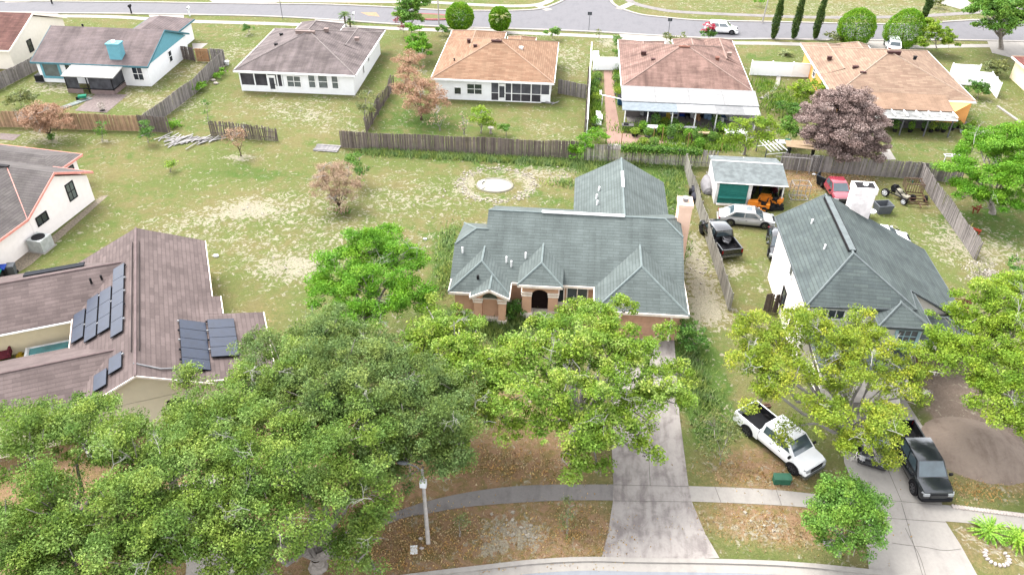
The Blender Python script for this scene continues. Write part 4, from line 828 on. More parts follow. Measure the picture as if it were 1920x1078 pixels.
def tree(label, base, lobes, mat, size=.16, dens=150, clump=.6, cat='tree', name='tree', trunk_r=.28, bark=None, group=None, dead=0, flat=.75, fill=.45, tone=(0.15, .85), twig_n=0, up=.35, asp=.62, trunk=True, clumps_k=1.0, ground_clip=.15, seed=1, shell=.78):
    """trunk and limbs reaching for lobes [(px, py, height, radius)], each lobe hung with leaf clumps"""
    rg = np.random.default_rng(seed*977+len(lobes)); random.seed(seed*31+5)
    b = Vector(base) if len(base) == 3 else P(*base)
    t = thing(name, label, cat, (b.x, b.y, 0), 0, group)
    L = [(P(l[0], l[1], l[2]), l[3]*(1.12 if l[3] > 1.1 else 1.04)) for l in lobes]
    pts, tn = [], []; tips = []
    for c, r in L:
        nc = max(4, int(clumps_k*(17*(r/1.5)**2)*(.6/clump)**1.3)); u = rg.normal(size=(nc, 3)); u /= np.linalg.norm(u, axis=1)[:, None]
        low = u[:, 2] < -.35; u[low, 2] *= -.6
        rad = r*np.where(rg.random(nc) < shell, rg.uniform(.72, 1.08, nc), rg.uniform(.1, .75, nc))
        cc = np.array(c)[None, :]+u*rad[:, None]*np.array([1, 1, flat])
        ct = rg.uniform(0, 1, nc)
        for k in range(nc):
            cr = clump*rg.uniform(.5, 1.45); m = int(dens*(cr/.6)**2*rg.uniform(.35, 1.3)); 
            if m < 3: continue
            w_ = rg.normal(size=(m, 3)); w_ /= np.linalg.norm(w_, axis=1)[:, None]; w_[:, 2] = w_[:, 2]*.7+.12
            rr = cr*rg.uniform(.0, 1, m)**.5
            q = cc[k]+w_*rr[:, None]*np.array([1.05, 1.05, .7]); keep = q[:, 2] > ground_clip; q = q[keep]
            pts.append(q); tn.append(tone[0]+(tone[1]-tone[0])*(.55*ct[k]+.45*rg.random(len(q)))+.0*q[:, 2])
            if rg.random() < .35: tips.append(cc[k])
    pts = np.concatenate(pts); tn = np.concatenate(tn)
    leaf_object('crown' if cat != 'bush' else 'foliage', pts, size, tn, mat, t, up, seed, asp)
    br = bark or BARK
    if trunk:
        top = Vector((0, 0, 0)); 
        for c, r in L: top += c
        top /= len(L); hz = min(c.z-r*.3 for c, r in L); fork = Vector((b.x+(top.x-b.x)*.3, b.y+(top.y-b.y)*.3, max(.5, min(hz, top.z)*.5)))
        mb = MB(); mb.tube([Vector((b.x, b.y, -.1)), Vector((b.x, b.y, .25)), b.lerp(fork, .5)+Vector((.05, .04, 0)), fork], [trunk_r*1.45, trunk_r*1.05, trunk_r*.9, trunk_r*.75], 10, False)
        for c, r in L:
            limb(mb, fork, c, trunk_r*.55, trunk_r*.16)
            for _ in range(2 if r > .8 else 1):
                d = Vector([random.gauss(0, 1) for _ in range(3)]).normalized()*r*.8; limb(mb, c-Vector((0, 0, r*.3)), c+d, trunk_r*.2, .02, seg=3, n=4)
        for q in tips[:int(len(tips)*.6)]:
            q = Vector(q); c, r = min(L, key=lambda e: (e[0]-q).length); limb(mb, c.lerp(q, .15), q, .035, .012, seg=2, n=3)
        mb.build('trunk', br, t)
    if dead:
        mb = MB()
        for _ in range(dead):
            c, r = random.choice(L); p = c+Vector((random.gauss(0, .4)*r, random.gauss(0, .4)*r-r*.3, r*.62*flat)); twigs(mb, p, Vector((random.gauss(0, .8), random.gauss(0, .8), .35)), r*(.34 if mat in (OAK, OAK2) else .5), .018 if mat in (OAK, OAK2) else .024, 3)
        mb.build('dead_branch', BARKW, t)
    return t
LK = 2.12
def lf(name, d, m, l, tr=.25): return leafmat(name, S(*d, LK), S(*m, LK), S(*l, LK), tr, tr > .11)
OAK = lf('oak leaves', (76, 108, 42), (126, 160, 74), (180, 206, 120)); OAK2 = lf('dull oak leaves', (76, 102, 52), (122, 150, 84), (174, 196, 130))
ELM = lf('fresh green leaves', (66, 118, 20), (118, 178, 50), (170, 216, 92)); SYC = lf('lime leaves', (88, 126, 38), (144, 182, 70), (216, 232, 140), .3)
MOT = lf('yellow green leaves', (96, 126, 40), (154, 182, 66), (214, 214, 96), .3); BRT = lf('bright leaves', (88, 128, 34), (148, 184, 62), (204, 224, 110), .3)
RND = lf('grass green leaves', (76, 120, 46), (116, 164, 70), (164, 202, 108)); MAH = lf('faded brown leaves', (128, 104, 98), (176, 152, 144), (214, 196, 188), .1)
RST = lf('rusty leaves', (150, 106, 80), (194, 152, 122), (226, 194, 166), .1); DRY = lf('dry grey leaves', (150, 120, 96), (190, 160, 132), (226, 202, 176), .1)
CLP = lf('clipped leaves', (84, 136, 24), (124, 178, 40), (172, 214, 76)); CYP = lf('cypress leaves', (50, 76, 34), (84, 114, 56), (128, 156, 88)); OLV = lf('olive leaves', (92, 108, 66), (138, 150, 98), (184, 190, 140))
WEED = lf('weed leaves', (66, 112, 52), (104, 152, 72), (150, 186, 100)); GRYB = lf('grey twig leaves', (150, 140, 126), (190, 180, 168), (222, 214, 204), .05)

# -- big live oaks in front
OG = 'live oaks along the front'
tree('largest live oak, its pale trunk standing at the bottom of the photo', (597, 1062), [(560, 900, 7.5, 2.6), (450, 880, 7, 2.5), (640, 830, 7.5, 2.6), (420, 980, 6, 2.3), (510, 970, 7, 2.1), (660, 920, 6.5, 1.9), (690, 1000, 4.6, 1.35), (668, 1045, 3.4, 1.1), (480, 1060, 5, 1.8), (705, 800, 7, 1.9), (560, 780, 7, 2.3), (330, 1040, 5.5, 2.2), (700, 1060, 2.2, .8)], OAK, .125, 323, .62, trunk_r=.42, group=OG, clumps_k=.84, dead=9, seed=1)
tree('live oak at the bottom left corner, behind it a bare limb', (120, 1040), [(60, 860, 7, 2.5), (160, 830, 7, 2.5), (260, 870, 7, 2.4), (110, 960, 6.5, 2.4), (230, 980, 6.5, 2.4), (20, 1010, 6, 2.3), (150, 1070, 5.5, 2.3), (300, 940, 7, 2.2), (30, 790, 6, 1.3), (270, 1060, 5.5, 1.9), (350, 870, 7, 2.2), (60, 1080, 5, 2)], OAK, .125, 297, .62, trunk_r=.4, group=OG, clumps_k=.84, dead=6, seed=2)
tree('live oak shading the front of the house with solar panels', (330, 960), [(235, 822, 5, 1.2), (345, 795, 5.8, 1.3), (440, 770, 7, 2.2), (370, 830, 7, 2.2), (200, 795, 5, .8), (350, 716, 5, .75), (520, 720, 7, 2.3), (480, 820, 7.5, 2.3), (390, 790, 6, 1.8), (140, 805, 5, 1.1), (90, 795, 5.2, 1.2)], OAK, .125, 288, .6, trunk_r=.32, group=OG, clumps_k=.84, dead=8, seed=3)
tree('grey-green live oak between the brown roof and the middle trees', (534, 900), [(600, 640, 7, 1.9), (530, 690, 7.5, 2.2), (640, 700, 8, 2.3), (580, 750, 8, 2.2), (700, 740, 8, 2.2), (480, 660, 6, 1.2), (620, 600, 6.5, 1.4), (730, 680, 7.5, 1.7), (690, 650, 7, 1.5)], OAK2, .125, 306, .6, trunk_r=.36, group=OG, clumps_k=.84, dead=9, seed=4)
tree('grey-green live oak leaning over the street lamp', (700, 900), [(760, 720, 7.5, 1.9), (800, 780, 7.5, 2.0), (750, 820, 7, 2.1), (830, 840, 6.2, 1.5), (850, 790, 6.5, 1.4), (790, 870, 5.6, 1.3), (720, 880, 5.5, 1.5), (850, 730, 6.8, 1.4), (690, 780, 7, 1.8)], OAK2, .125, 306, .58, trunk_r=.3, group=OG, clumps_k=.84, dead=7, seed=5)
tree('bright green tree beside the grassy side of the terracotta house', (690, 640), [(690, 480, 6.5, 2.1), (640, 510, 6, 1.8), (740, 500, 6, 1.9), (700, 560, 6, 2.3), (630, 570, 5.5, 1.7), (760, 560, 5.2, 1.6), (780, 500, 4.6, 1.2), (660, 600, 5, 1.4), (720, 450, 6, 1.2), (610, 545, 4.5, 1.0), (610, 660, 5.5, 1.0), (650, 620, 6.6, 1.1)], ELM, .135, 300, .55, trunk_r=.26, dead=4, seed=6)
tree('lime-green tree in front of the left wing of the terracotta house', (870, 830), [(810, 620, 6.3, 1.2), (800, 660, 6, 1.6), (860, 640, 6.5, 1.5), (890, 690, 6.4, 1.5), (830, 720, 6, 1.6), (880, 760, 5.6, 1.5), (800, 575, 5.5, .7), (895, 615, 5.8, .8), (770, 680, 5.5, 1.2), (850, 830, 5, 1.2), (920, 720, 5.6, 1.2), (860, 590, 4.5, .5), (790, 740, 5.5, 1.3)], SYC, .165, 215, .5, trunk_r=.2, dead=5, seed=7, bark=BARKP)
tree('big lime-green tree spreading over the driveway of the terracotta house', (1075, 815), [(1020, 612, 6.5, 1.1), (1110, 592, 6.5, 1.0), (1215, 700, 5.8, 1.0), (1070, 640, 7.5, 1.7), (1000, 660, 7, 1.7), (1130, 620, 7, 1.5), (1170, 580, 6.2, .8), (1080, 570, 6.2, .7), (1050, 590, 5.5, .7), (960, 650, 6, 1.0), (1180, 680, 6.5, 1.6), (1100, 720, 7, 2.0), (1000, 740, 6.5, 1.9), (1240, 740, 5.4, 1.2), (1275, 700, 4.6, .8), (1190, 760, 5.5, 1.5), (1150, 640, 7, 1.4), (1120, 800, 5.6, 1.6), (1050, 800, 5.5, 1.7), (1210, 850, 4.0, .75), (1080, 850, 4.6, 1.0), (1070, 870, 4., .8), (950, 790, 5, 1.3), (1245, 622, 4.2, .7), (1120, 875, 3.5, .5), (1280, 760, 4.4, .55), (1195, 810, 4.6, .9), (940, 700, 5.8, 1.2), (1210, 655, 5.4, .8)], SYC, .165, 215, .5, trunk_r=.24, dead=14, seed=8, bark=BARKP, clumps_k=.95)
tree('mottled yellow-green tree with bare white branches over the parked trucks', (1600, 850), [(1460, 650, 6.2, 1.3), (1540, 690, 6, 1.2), (1610, 600, 6.5, .9), (1490, 590, 6, 1.0), (1380, 620, 5, .8), (1580, 745, 5, 1.0), (1720, 690, 5.6, .8), (1430, 630, 6.2, 1.5), (1510, 615, 6.5, 1.5), (1580, 640, 6.8, 1.6), (1650, 660, 6.5, 1.5), (1680, 700, 6, 1.2), (1420, 690, 6, 1.5), (1490, 720, 6, 1.4), (1400, 660, 5.5, .8), (1430, 740, 5.5, 1.1), (1620, 700, 6.5, 1.3), (1692, 745, 5.5, 1.0), (1560, 790, 5.6, 1.2), (1640, 800, 5.5, 1.5), (1672, 785, 5.2, 1.0), (1590, 830, 5, 1.2), (1650, 850, 4.6, .8), (1478, 806, 3.4, .75), (1530, 760, 5.5, .9), (1650, 868, 4.0, .5)], MOT, .135, 270, .5, trunk_r=.26, dead=30, seed=9, bark=BARKP, clumps_k=.95)
tree('dense bright green tree on the right edge beside the dirt heap', (1905, 760), [(1860, 580, 7.5, 2.0), (1800, 620, 6.8, 1.8), (1900, 620, 7.5, 2), (1780, 670, 6, 1.4), (1840, 680, 6.5, 1.8), (1910, 720, 6.5, 1.9), (1880, 770, 5.6, 1.4), (1930, 800, 5, 1.3), (1890, 545, 7, 1.5), (1760, 650, 5.5, .9), (1850, 730, 5.2, 1.0), (1940, 560, 7.5, 2)], BRT, .135, 330, .5, trunk_r=.3, dead=5, seed=10)
tree('round grass-green street tree hiding part of the sidewalk on the right', (1572, 1040), [(1585, 955, 3.2, 1.55), (1560, 985, 2.9, 1.3), (1615, 985, 2.7, 1.2), (1580, 920, 3.3, 1.2), (1630, 950, 2.8, 1.0), (1550, 930, 2.8, .9), (1605, 1020, 1.7, .8), (1545, 1010, 2, .8)], RND, .12, 280, .42, trunk_r=.12, seed=11, clumps_k=1.35)
tree('wide bright green tree over the fence on the right edge', (1860, 400), [(1850, 290, 5, 2.2), (1800, 320, 4.2, 1.7), (1900, 270, 5.5, 2.4), (1880, 340, 4.2, 2.0), (1820, 360, 3.2, 1.3), (1930, 330, 5, 2.2), (1860, 385, 2.8, 1.2), (1900, 380, 3, 1.2), (1830, 265, 4.6, 1.4), (1790, 345, 3, .9)], ELM, .16, 250, .6, trunk_r=.26, dead=3, seed=12)
tree('round dead-brown tree behind the back fence on the right', (1592, 318), [(1580, 200, 5.6, 2.2), (1540, 225, 4.6, 2.0), (1620, 225, 4.6, 2.1), (1580, 250, 3.8, 2.3), (1530, 260, 3.4, 1.4), (1635, 262, 3.3, 1.4), (1590, 285, 2.2, 1.6), (1560, 275, 2.4, 1.5), (1620, 280, 2.2, 1.5), (1610, 190, 5, 1.4), (1555, 195, 5, 1.3), (1520, 215, 4, 1.0)], MAH, .15, 400, .55, trunk_r=.24, bark=BARKD, seed=13, tone=(.1, .8), clumps_k=1.5)
tree('bushy green tree hanging over the crowded patio', (1395, 290), [(1380, 245, 3.2, 1.3), (1420, 235, 3.4, 1.4), (1450, 255, 2.8, 1.2), (1400, 265, 2.4, 1.1), (1365, 260, 2.4, .8)], BRT, .18, 130, .45, trunk_r=.14, seed=14, dead=4)
tree('brown leafless-looking tree on the open lawn', (637, 398), [(625, 330, 2.9, 1.6), (610, 350, 2.3, 1.2), (650, 345, 2.4, 1.2), (630, 368, 1.6, 1.1), (640, 315, 3, 1.0), (605, 335, 2.6, .8), (632, 385, .9, .8), (650, 370, 1.2, .9)], DRY, .2, 150, .45, trunk_r=.1, bark=BARKD, seed=15, dead=8, clumps_k=1.3, asp=.22)
tree('green vine-covered shrub behind the brown tree on the lawn', (676, 350), [(672, 305, 2.2, .9), (680, 325, 1.6, .8), (660, 300, 2, .7), (670, 345, 1.0, .6)], WEED, .18, 110, .4, cat='bush', name='shrub', trunk_r=.06, seed=16)
tree('tall rusty-brown dead tree left of the peach-roofed house', (790, 225), [(770, 120, 4.5, 1.5), (765, 145, 4, 1.5), (790, 165, 3.5, 1.6), (815, 185, 2.8, 1.4), (780, 190, 2.6, 1.4), (800, 210, 1.6, 1.0), (760, 170, 3, 1.2)], RST, .22, 170, .5, trunk_r=.12, bark=BARKD, seed=17, dead=8, clumps_k=1.1, asp=.25)
tree('rusty dead tree beside the brown board fence', (97, 262), [(75, 215, 2.8, 1.6), (60, 230, 2.2, 1.3), (100, 215, 2.6, 1.4), (115, 235, 2, 1.1), (85, 240, 1.5, 1.0), (45, 225, 2, .8)], RST, .22, 170, .45, trunk_r=.1, bark=BARKD, seed=18, dead=6, clumps_k=1.2, asp=.25)
tree('small reddish dead tree in front of the broken fence', (452, 293), [(440, 250, 2.4, .9), (430, 262, 1.9, .7), (455, 255, 2.1, .8), (448, 272, 1.2, .6)], RST, .2, 90, .42, trunk_r=.06, bark=BARKD, seed=19, dead=5, clumps_k=1., asp=.25)
for i, (lab, base, lb, mt, sz, dn) in enumerate((
    ('twiggy pale tree in the garden left of the peach-roofed house', (870, 252), [(868, 225, 2.2, .8), (862, 238, 1.4, .6), (878, 235, 1.6, .6)], DRY, .16, 14),
    ('bare branching tree at the foot of the rusty tree', (825, 245), [(820, 215, 2.4, .9), (832, 225, 1.8, .7), (812, 232, 1.4, .6)], DRY, .16, 22),
    ('sparse green tree by the end of the leaning fence', (683, 225), [(685, 185, 2.8, 1.0), (675, 200, 2.2, .8), (695, 205, 1.8, .8), (690, 175, 2.6, .6)], OLV, .2, 55),
    ('yellow-green lemon tree in the peach-roofed house garden', (902, 250), [(903, 218, 2.2, .95), (895, 230, 1.5, .8), (912, 228, 1.6, .8), (900, 208, 2.2, .6)], BRT, .2, 130),
    ('bright green leaning tree behind the front sidewalk, top left of the peach roof', (785, 105), [(785, 90, 2.2, 1.3), (780, 75, 2.8, 1.1), (775, 55, 3.6, 1.0), (795, 95, 1.6, 1.0)], ELM, .24, 130),
    ('dark green street tree above the red-leaved shrub', (772, 62), [(765, 18, 5.2, 1.7), (780, 10, 5.6, 1.6), (755, 35, 4, 1.2), (775, 35, 4, 1.3), (790, -2, 5.6, 1.2)], RND, .26, 110),
    ('leafy crape tree in front of the second clipped hedge ball', (1755, 92), [(1745, 62, 2.8, 1.4), (1765, 70, 2.4, 1.5), (1780, 80, 1.8, 1.1), (1735, 80, 1.8, 1.0), (1745, 45, 3.4, 1.0)], BRT, .26, 110))):
    tree(lab, base, lb, mt, sz, dn, .45, trunk_r=.07, seed=30+i, dead=3, bark=BARKP)
tree('large loose-crowned tree at the top right corner', (1876, 93), [(1860, 25, 6, 2.4), (1890, 10, 6.5, 2.4), (1840, 5, 6, 2.2), (1880, 50, 4.6, 1.8), (1910, 40, 5, 2.0), (1845, 45, 3.8, 1.1), (1870, -20, 7, 2.5), (1920, 0, 6.5, 2.5)], RND, .3, 90, .65, trunk_r=.32, seed=40, dead=5)
def clipped(label, px, py, ctr_h, rx, rz, egg=0., seed=0, base_dy=0, n=15000):
    """a sheared crown: leaves packed on a lumpy shell"""
    c = P(px, py, ctr_h); t = thing('tree', label, 'tree', (c.x, c.y, 0), 0, 'clipped trees along the back street'); rg = np.random.default_rng(seed)
    u = rg.normal(size=(n, 3)); u /= np.linalg.norm(u, axis=1)[:, None]; lump = 1+.045*np.sin(u[:, 0]*9+seed)*np.cos(u[:, 1]*8+2)+.03*np.sin(u[:, 2]*14+seed*2); k = rg.uniform(.86, 1.02, n)*lump
    p = u*k[:, None]*np.array([rx, rx, rz]); p[:, :2] *= (1-egg*p[:, 2:3]/rz*.5); p[:, 0] += egg*p[:, 2]*.35
    p += np.array(c)[None]; q = np.sin(u[:, 0]*21+seed)*np.sin(u[:, 1]*19)*np.sin(u[:, 2]*23)
    leaf_object('crown', p[p[:, 2] > .05], .16, np.clip(.45+.35*q+rg.normal(size=n)*.16, 0, 1)[p[:, 2] > .05], CLP, t, .15, seed)
    mb = MB(); mb.tube([(c.x, c.y, -.1), (c.x, c.y, ctr_h*.8)], [.2, .12], 8); mb.build('trunk', BARKD, t)
clipped('round clipped tree, the larger of two above the peach roof', 862, 32, 2.3, 2.0, 1.9, 0, 1); clipped('round clipped tree behind the palm, the smaller of two above the peach roof', 937, 36, 2.0, 1.55, 1.75, 0, 2)
clipped('round clipped tree behind the sand-coloured roof, left of the egg-shaped one', 1607, 51, 2.6, 2.5, 2.5, .1, 3); clipped('egg-shaped clipped tree behind the sand-coloured roof', 1697, 54, 2.6, 2.6, 2.6, .28, 4)
for i, (px, py, lab) in enumerate(((1449, 74, 'cypress nearest the white car, first of the row'), (1487, 74, 'middle cypress of the row along the back street'), (1527, 74, 'cypress next to the round clipped tree'), (1733, 34, 'cypress beyond the egg-shaped clipped tree'))):
    b = P(px, py); H_ = 7.0 if i < 3 else 5
    t = thing('cypress_tree', lab, 'cypress', (b.x, b.y, 0), 0, 'slim cypress trees by the back street'); n = 5200; rg = np.random.default_rng(60+i)
    u = rg.uniform(0, 1, n); prof = .62*np.sin(np.pi*np.clip(u*.92+.06, 0, 1))**.6*(1-u*.55); an = rg.uniform(0, 2*pi, n); rr = prof*rg.uniform(.5, 1.15, n)*(1+.22*np.sin(an*3+u*17+i))
    pts = np.stack([b.x+rr*np.cos(an)+.03*H_*u, b.y+rr*np.sin(an), .2+u*H_], 1); leaf_object('foliage', pts, .2, rg.uniform(.1, .9, n), CYP, t, 0, i)
    mb = MB(); mb.tube([(b.x, b.y, 0), (b.x+.1, b.y, H_*.8)], [.12, .03], 6); mb.build('trunk', BARKD, t)
# shrubs and small plants: (label, base px, [(px, py, h, r)], material, leaf, density)
SH = [
 ('grey-green shrub behind the brown board fence, far left', (40, 200), [(40, 185, 1.3, 1.3), (25, 190, 1, 1.0), (55, 188, 1, 1.0)], OLV, .2, 70),
 ('upright green shrub in a sandy ring in front of the brown fence', (192, 265), [(190, 243, 1.4, .55), (191, 232, 2, .45), (193, 252, .7, .5)], WEED, .16, 110),
 ('dense green shrub at the grey end of the brown fence', (278, 268), [(272, 245, 1.5, .75), (280, 255, 1, .8), (268, 235, 2, .55)], WEED, .16, 150),
 ('thin sapling on the lawn of the taupe-roofed house', (390, 225), [(388, 200, 2, .5), (390, 215, 1, .5), (387, 192, 2.4, .35)], WEED, .16, 60),
 ('small bright shrub alone on the left lawn', (320, 322), [(321, 312, .6, .7), (328, 310, .6, .45)], BRT, .18, 90),
 ('small dark round shrub with a stone edge in the peach-roofed house garden', (949, 255), [(948, 243, .8, .75)], RND, .16, 200),
 ('dark green shrub at the foot of the brown tree on the lawn', (641, 402), [(640, 393, .5, .5), (646, 396, .3, .4)], WEED, .14, 150),
 ('dark green shrub at the foot of the rusty tree by the fence', (99, 264), [(98, 259, .5, .6)], WEED, .15, 150),
 ('tall green shrub growing through the back fence', (1090, 300), [(1095, 262, 2, .8), (1085, 280, 1.2, .9), (1080, 290, .7, .7), (1098, 275, 1.6, .8)], ELM, .17, 130),
 ('bright leafy bush inside the white fence corner', (1120, 262), [(1110, 255, .9, .8), (1125, 258, .8, .8), (1118, 248, 1, .6)], ELM, .18, 120),
 ('bright yellow-green bush left of the round brown tree', (1510, 192), [(1500, 170, 1.9, 1.2), (1530, 165, 2, 1.2), (1515, 182, 1.2, 1.2), (1545, 172, 1.7, .9)], BRT, .2, 130),
 ('scruffy green bush below the yellow-green one', (1475, 215), [(1470, 200, 1, 1.0), (1485, 210, .8, .9), (1500, 205, .9, 1.0)], WEED, .2, 100),
 ('thin straggly bush beside the curved garden path', (1445, 195), [(1440, 180, 1.6, .8), (1452, 170, 1.8, .7)], OLV, .2, 45),
 ('leafy bush with blooms at the fence left of the brown tree', (1480, 275), [(1475, 245, 1.6, 1.1), (1490, 250, 1.3, 1.1), (1480, 232, 2.0, .8)], RND, .2, 110),
 ('dark green shrub in the corner of the white fence on the right', (1832, 185), [(1833, 165, 1.2, 1.2), (1840, 172, .8, .9)], WEED, .2, 150),
 ('brown-green shrub near the top right', (1868, 138), [(1868, 127, 1, 1.3), (1862, 130, .8, .9)], OLV, .22, 110),
 ('dusty bare bush against the right-hand fence', (1845, 545), [(1840, 515, 1.4, 1.2), (1855, 530, 1, 1.2), (1830, 530, .9, .9)], GRYB, .14, 50),
 ('low leafy bush on the right edge below the fence', (1905, 480), [(1910, 500, .9, 1.0), (1915, 520, .8, 1)], WEED, .18, 80),
 ('sparse dark bush on the brown verge, left of the sandy patch', (862, 1005), [(860, 985, .8, .5), (862, 972, 1.1, .4)], OLV, .12, 90),
 ('taller sparse bush on the brown verge near the driveway', (1063, 1000), [(1065, 970, 1.2, .6), (1068, 950, 1.8, .45), (1060, 985, .6, .6)], OLV, .12, 90),
 ('straggly pale weed tree beside the long driveway', (1350, 870), [(1340, 800, 2.2, 1.1), (1365, 820, 1.8, 1.0), (1335, 840, 1.2, 1.0), (1370, 790, 2.2, .7)], OLV, .13, 60),
 ('dark green bush at the right front corner of the terracotta house', (1300, 650), [(1295, 620, 1.5, .9), (1305, 640, 1.0, .9), (1285, 640, 1, .8)], WEED, .17, 140),
 ('green bush in front of the entry pillar', (965, 590), [(962, 572, 1, .7), (955, 585, .7, .7), (970, 590, .5, .6)], WEED, .16, 140),
 ('green bush beside the entry walk', (1048, 600), [(1045, 592, .7, .6), (1058, 596, .7, .6)], WEED, .16, 120),
 ('round green shrub at the sidewalk above the peach roof', (1036, 72), [(1036, 62, 1, 1.0)], RND, .22, 200),
 ('round green shrub left of the large clipped tree', (829, 62), [(829, 57, .8, .8)], RND, .22, 160),
 ('small palm-like shrub on the lawn top left', (467, 62), [(466, 55, .8, .7)], WEED, .24, 90),
 ('red-leaved shrub by the back street', (757, 60), [(752, 42, 2.2, 1.0), (748, 30, 3, .9), (757, 52, 1.2, .7)], lf('red leaves', (120, 60, 66), (178, 108, 110), (222, 160, 160), .1), .22, 60),
 ('sparse young tree on the verge above the white fence', (1123, 72), [(1123, 62, 1, .6)], OLV, .2, 60),
 ('tall narrow hedge clump between path and brown roof', (1159, 110), [(1159, 72, 1.2, .55), (1159, 85, 1.1, .55), (1159, 98, 1, .55), (1159, 78, 1.6, .4)], RND, .2, 150),
 ('bush with red blooms in front of the white car', (1328, 72), [(1325, 62, 1.4, .8), (1332, 68, 1, .7)], WEED, .22, 110),
 ('grey bush left of the round clipped tree', (1565, 78), [(1560, 70, 1.2, 1.1), (1575, 72, 1, .9)], OLV, .22, 90),
 ('small bush by the mailbox above the brown roof', (1250, 76), [(1251, 70, .9, .8)], OLV, .22, 90),
 ('spindly bush on the verge above the brown roof', (1280, 78), [(1280, 70, .9, .7)], OLV, .22, 40),
 ('bush by the corner of the patio at the orange house', (1700, 232), [(1678, 232, .9, .5)], WEED, .17, 100),
 ('small bush on the far lawn at the top right', (1760, 10), [(1760, 6, .8, .9)], OLV, .25, 90),
 ('bright weedy clump by the fence gate, left side', (372, 165), [(375, 160, .6, .9), (360, 168, .5, .8)], ELM, .18, 110),
 ('bright weedy clump behind the dark fence corner', (425, 125), [(420, 132, .5, .7), (410, 142, .4, .7)], ELM, .18, 80),
 ('tufted weed patch by the broken fence', (325, 235), [(322, 236, .3, .9), (330, 232, .3, .7)], ELM, .16, 90),
 ('young shrub in the far lawn by the side road', (1425, 8), [(1425, 4, .8, .8)], ELM, .25, 70),
]
for i, (lab, base, lb, mt, sz, dn) in enumerate(SH):
    tree(lab, base, lb, mt, sz, dn, .32, cat='bush', name='shrub', trunk_r=.04, seed=80+i, clumps_k=1.2, ground_clip=.03)
for i, (px, py) in enumerate(((1322, 55), (1330, 52), (1318, 62))):
    pass
fl = lf('red blooms', (190, 40, 70), (226, 70, 96), (240, 120, 140), .1)
tree('red-flowering branch top in front of the white car', (1329, 70), [(1328, 50, 2.4, .7), (1335, 54, 2.0, .6), (1322, 58, 1.6, .5)], fl, .24, 70, .32, cat='bush', name='flowering_shrub', trunk_r=.04, seed=140)
# palms and spiky clumps
def palm(label, px, py, h, n, L, mat, trunk=.12, name='palm_tree', droop=.6, cat='palm', w_=.5):
    b = P(px, py); t = thing(name, label, cat, (b.x, b.y, 0)); mb = MB(); random.seed(int(px+py))
    for i in range(n):
        a = 2*pi*i/n+random.uniform(-.2, .2); el = random.uniform(.1, 1.2); pts = []
        for k in range(6):
            s_ = k/5; pts.append(Vector((b.x+cos(a)*L*s_*cos(el*(1-s_*.5)), b.y+sin(a)*L*s_*cos(el*(1-s_*.5)), h+L*(sin(el)*s_-droop*s_*s_))))
        side = Vector((-sin(a), cos(a), 0))
        for k in range(5):
            for j in range(4):
                p = pts[k].lerp(pts[k+1], j/4); d = (pts[k+1]-pts[k]).normalized(); wl = L*w_*sin(pi*min(1, (k+j/4+.6)/5.8))*.5
                for s_ in (1, -1): q = p+side*s_*wl+d*wl*.6-Vector((0, 0, wl*.35)); mb.poly([p, p+d*.07, q], random.uniform(.1, .9))
    mb.build('frond', mat, t); tb = MB(); tb.tube([(b.x, b.y, 0), (b.x, b.y, h)], [trunk*1.2, trunk], 8); tb.build('trunk', BARKD, t); return t
PF = lf('palm fronds', (96, 112, 62), (148, 160, 100), (200, 204, 150)); PG = lf('spiky fronds', (84, 140, 24), (140, 192, 60), (190, 224, 110))
palm('fan palm squeezed beside the bay window of the two-storey house', 1735, 650, 3.0, 26, 1.9, PF, .18)
palm('small palm in front of the clipped tree above the peach roof', 938, 66, 2.6, 18, 1.6, PF, .12)
palm('dark cycad palm beside the mailbox behind the taupe roof', 648, 50, 1.6, 16, 1.1, CYP, .12); palm('lower cycad palm beside the mailbox behind the taupe roof', 657, 52, .8, 16, 1.0, CYP, .1)
palm('agave-like palm on the lawn left of the sand-coloured roof', 1473, 104, .3, 14, 1.2, OLV, .1)
palm('spiky bright plant beside the stone ring, left of its pair', 1852, 1000, .15, 34, 1.2, PG, .06, 'spiky_plant', .5, 'plant', .18); palm('spiky bright plant at the right edge of the photo', 1905, 1015, .15, 34, 1.2, PG, .06, 'spiky_plant', .5, 'plant', .18)
palm('small palm at the white gate beside the salmon path', 1128, 125, .9, 16, .9, OLV, .08)
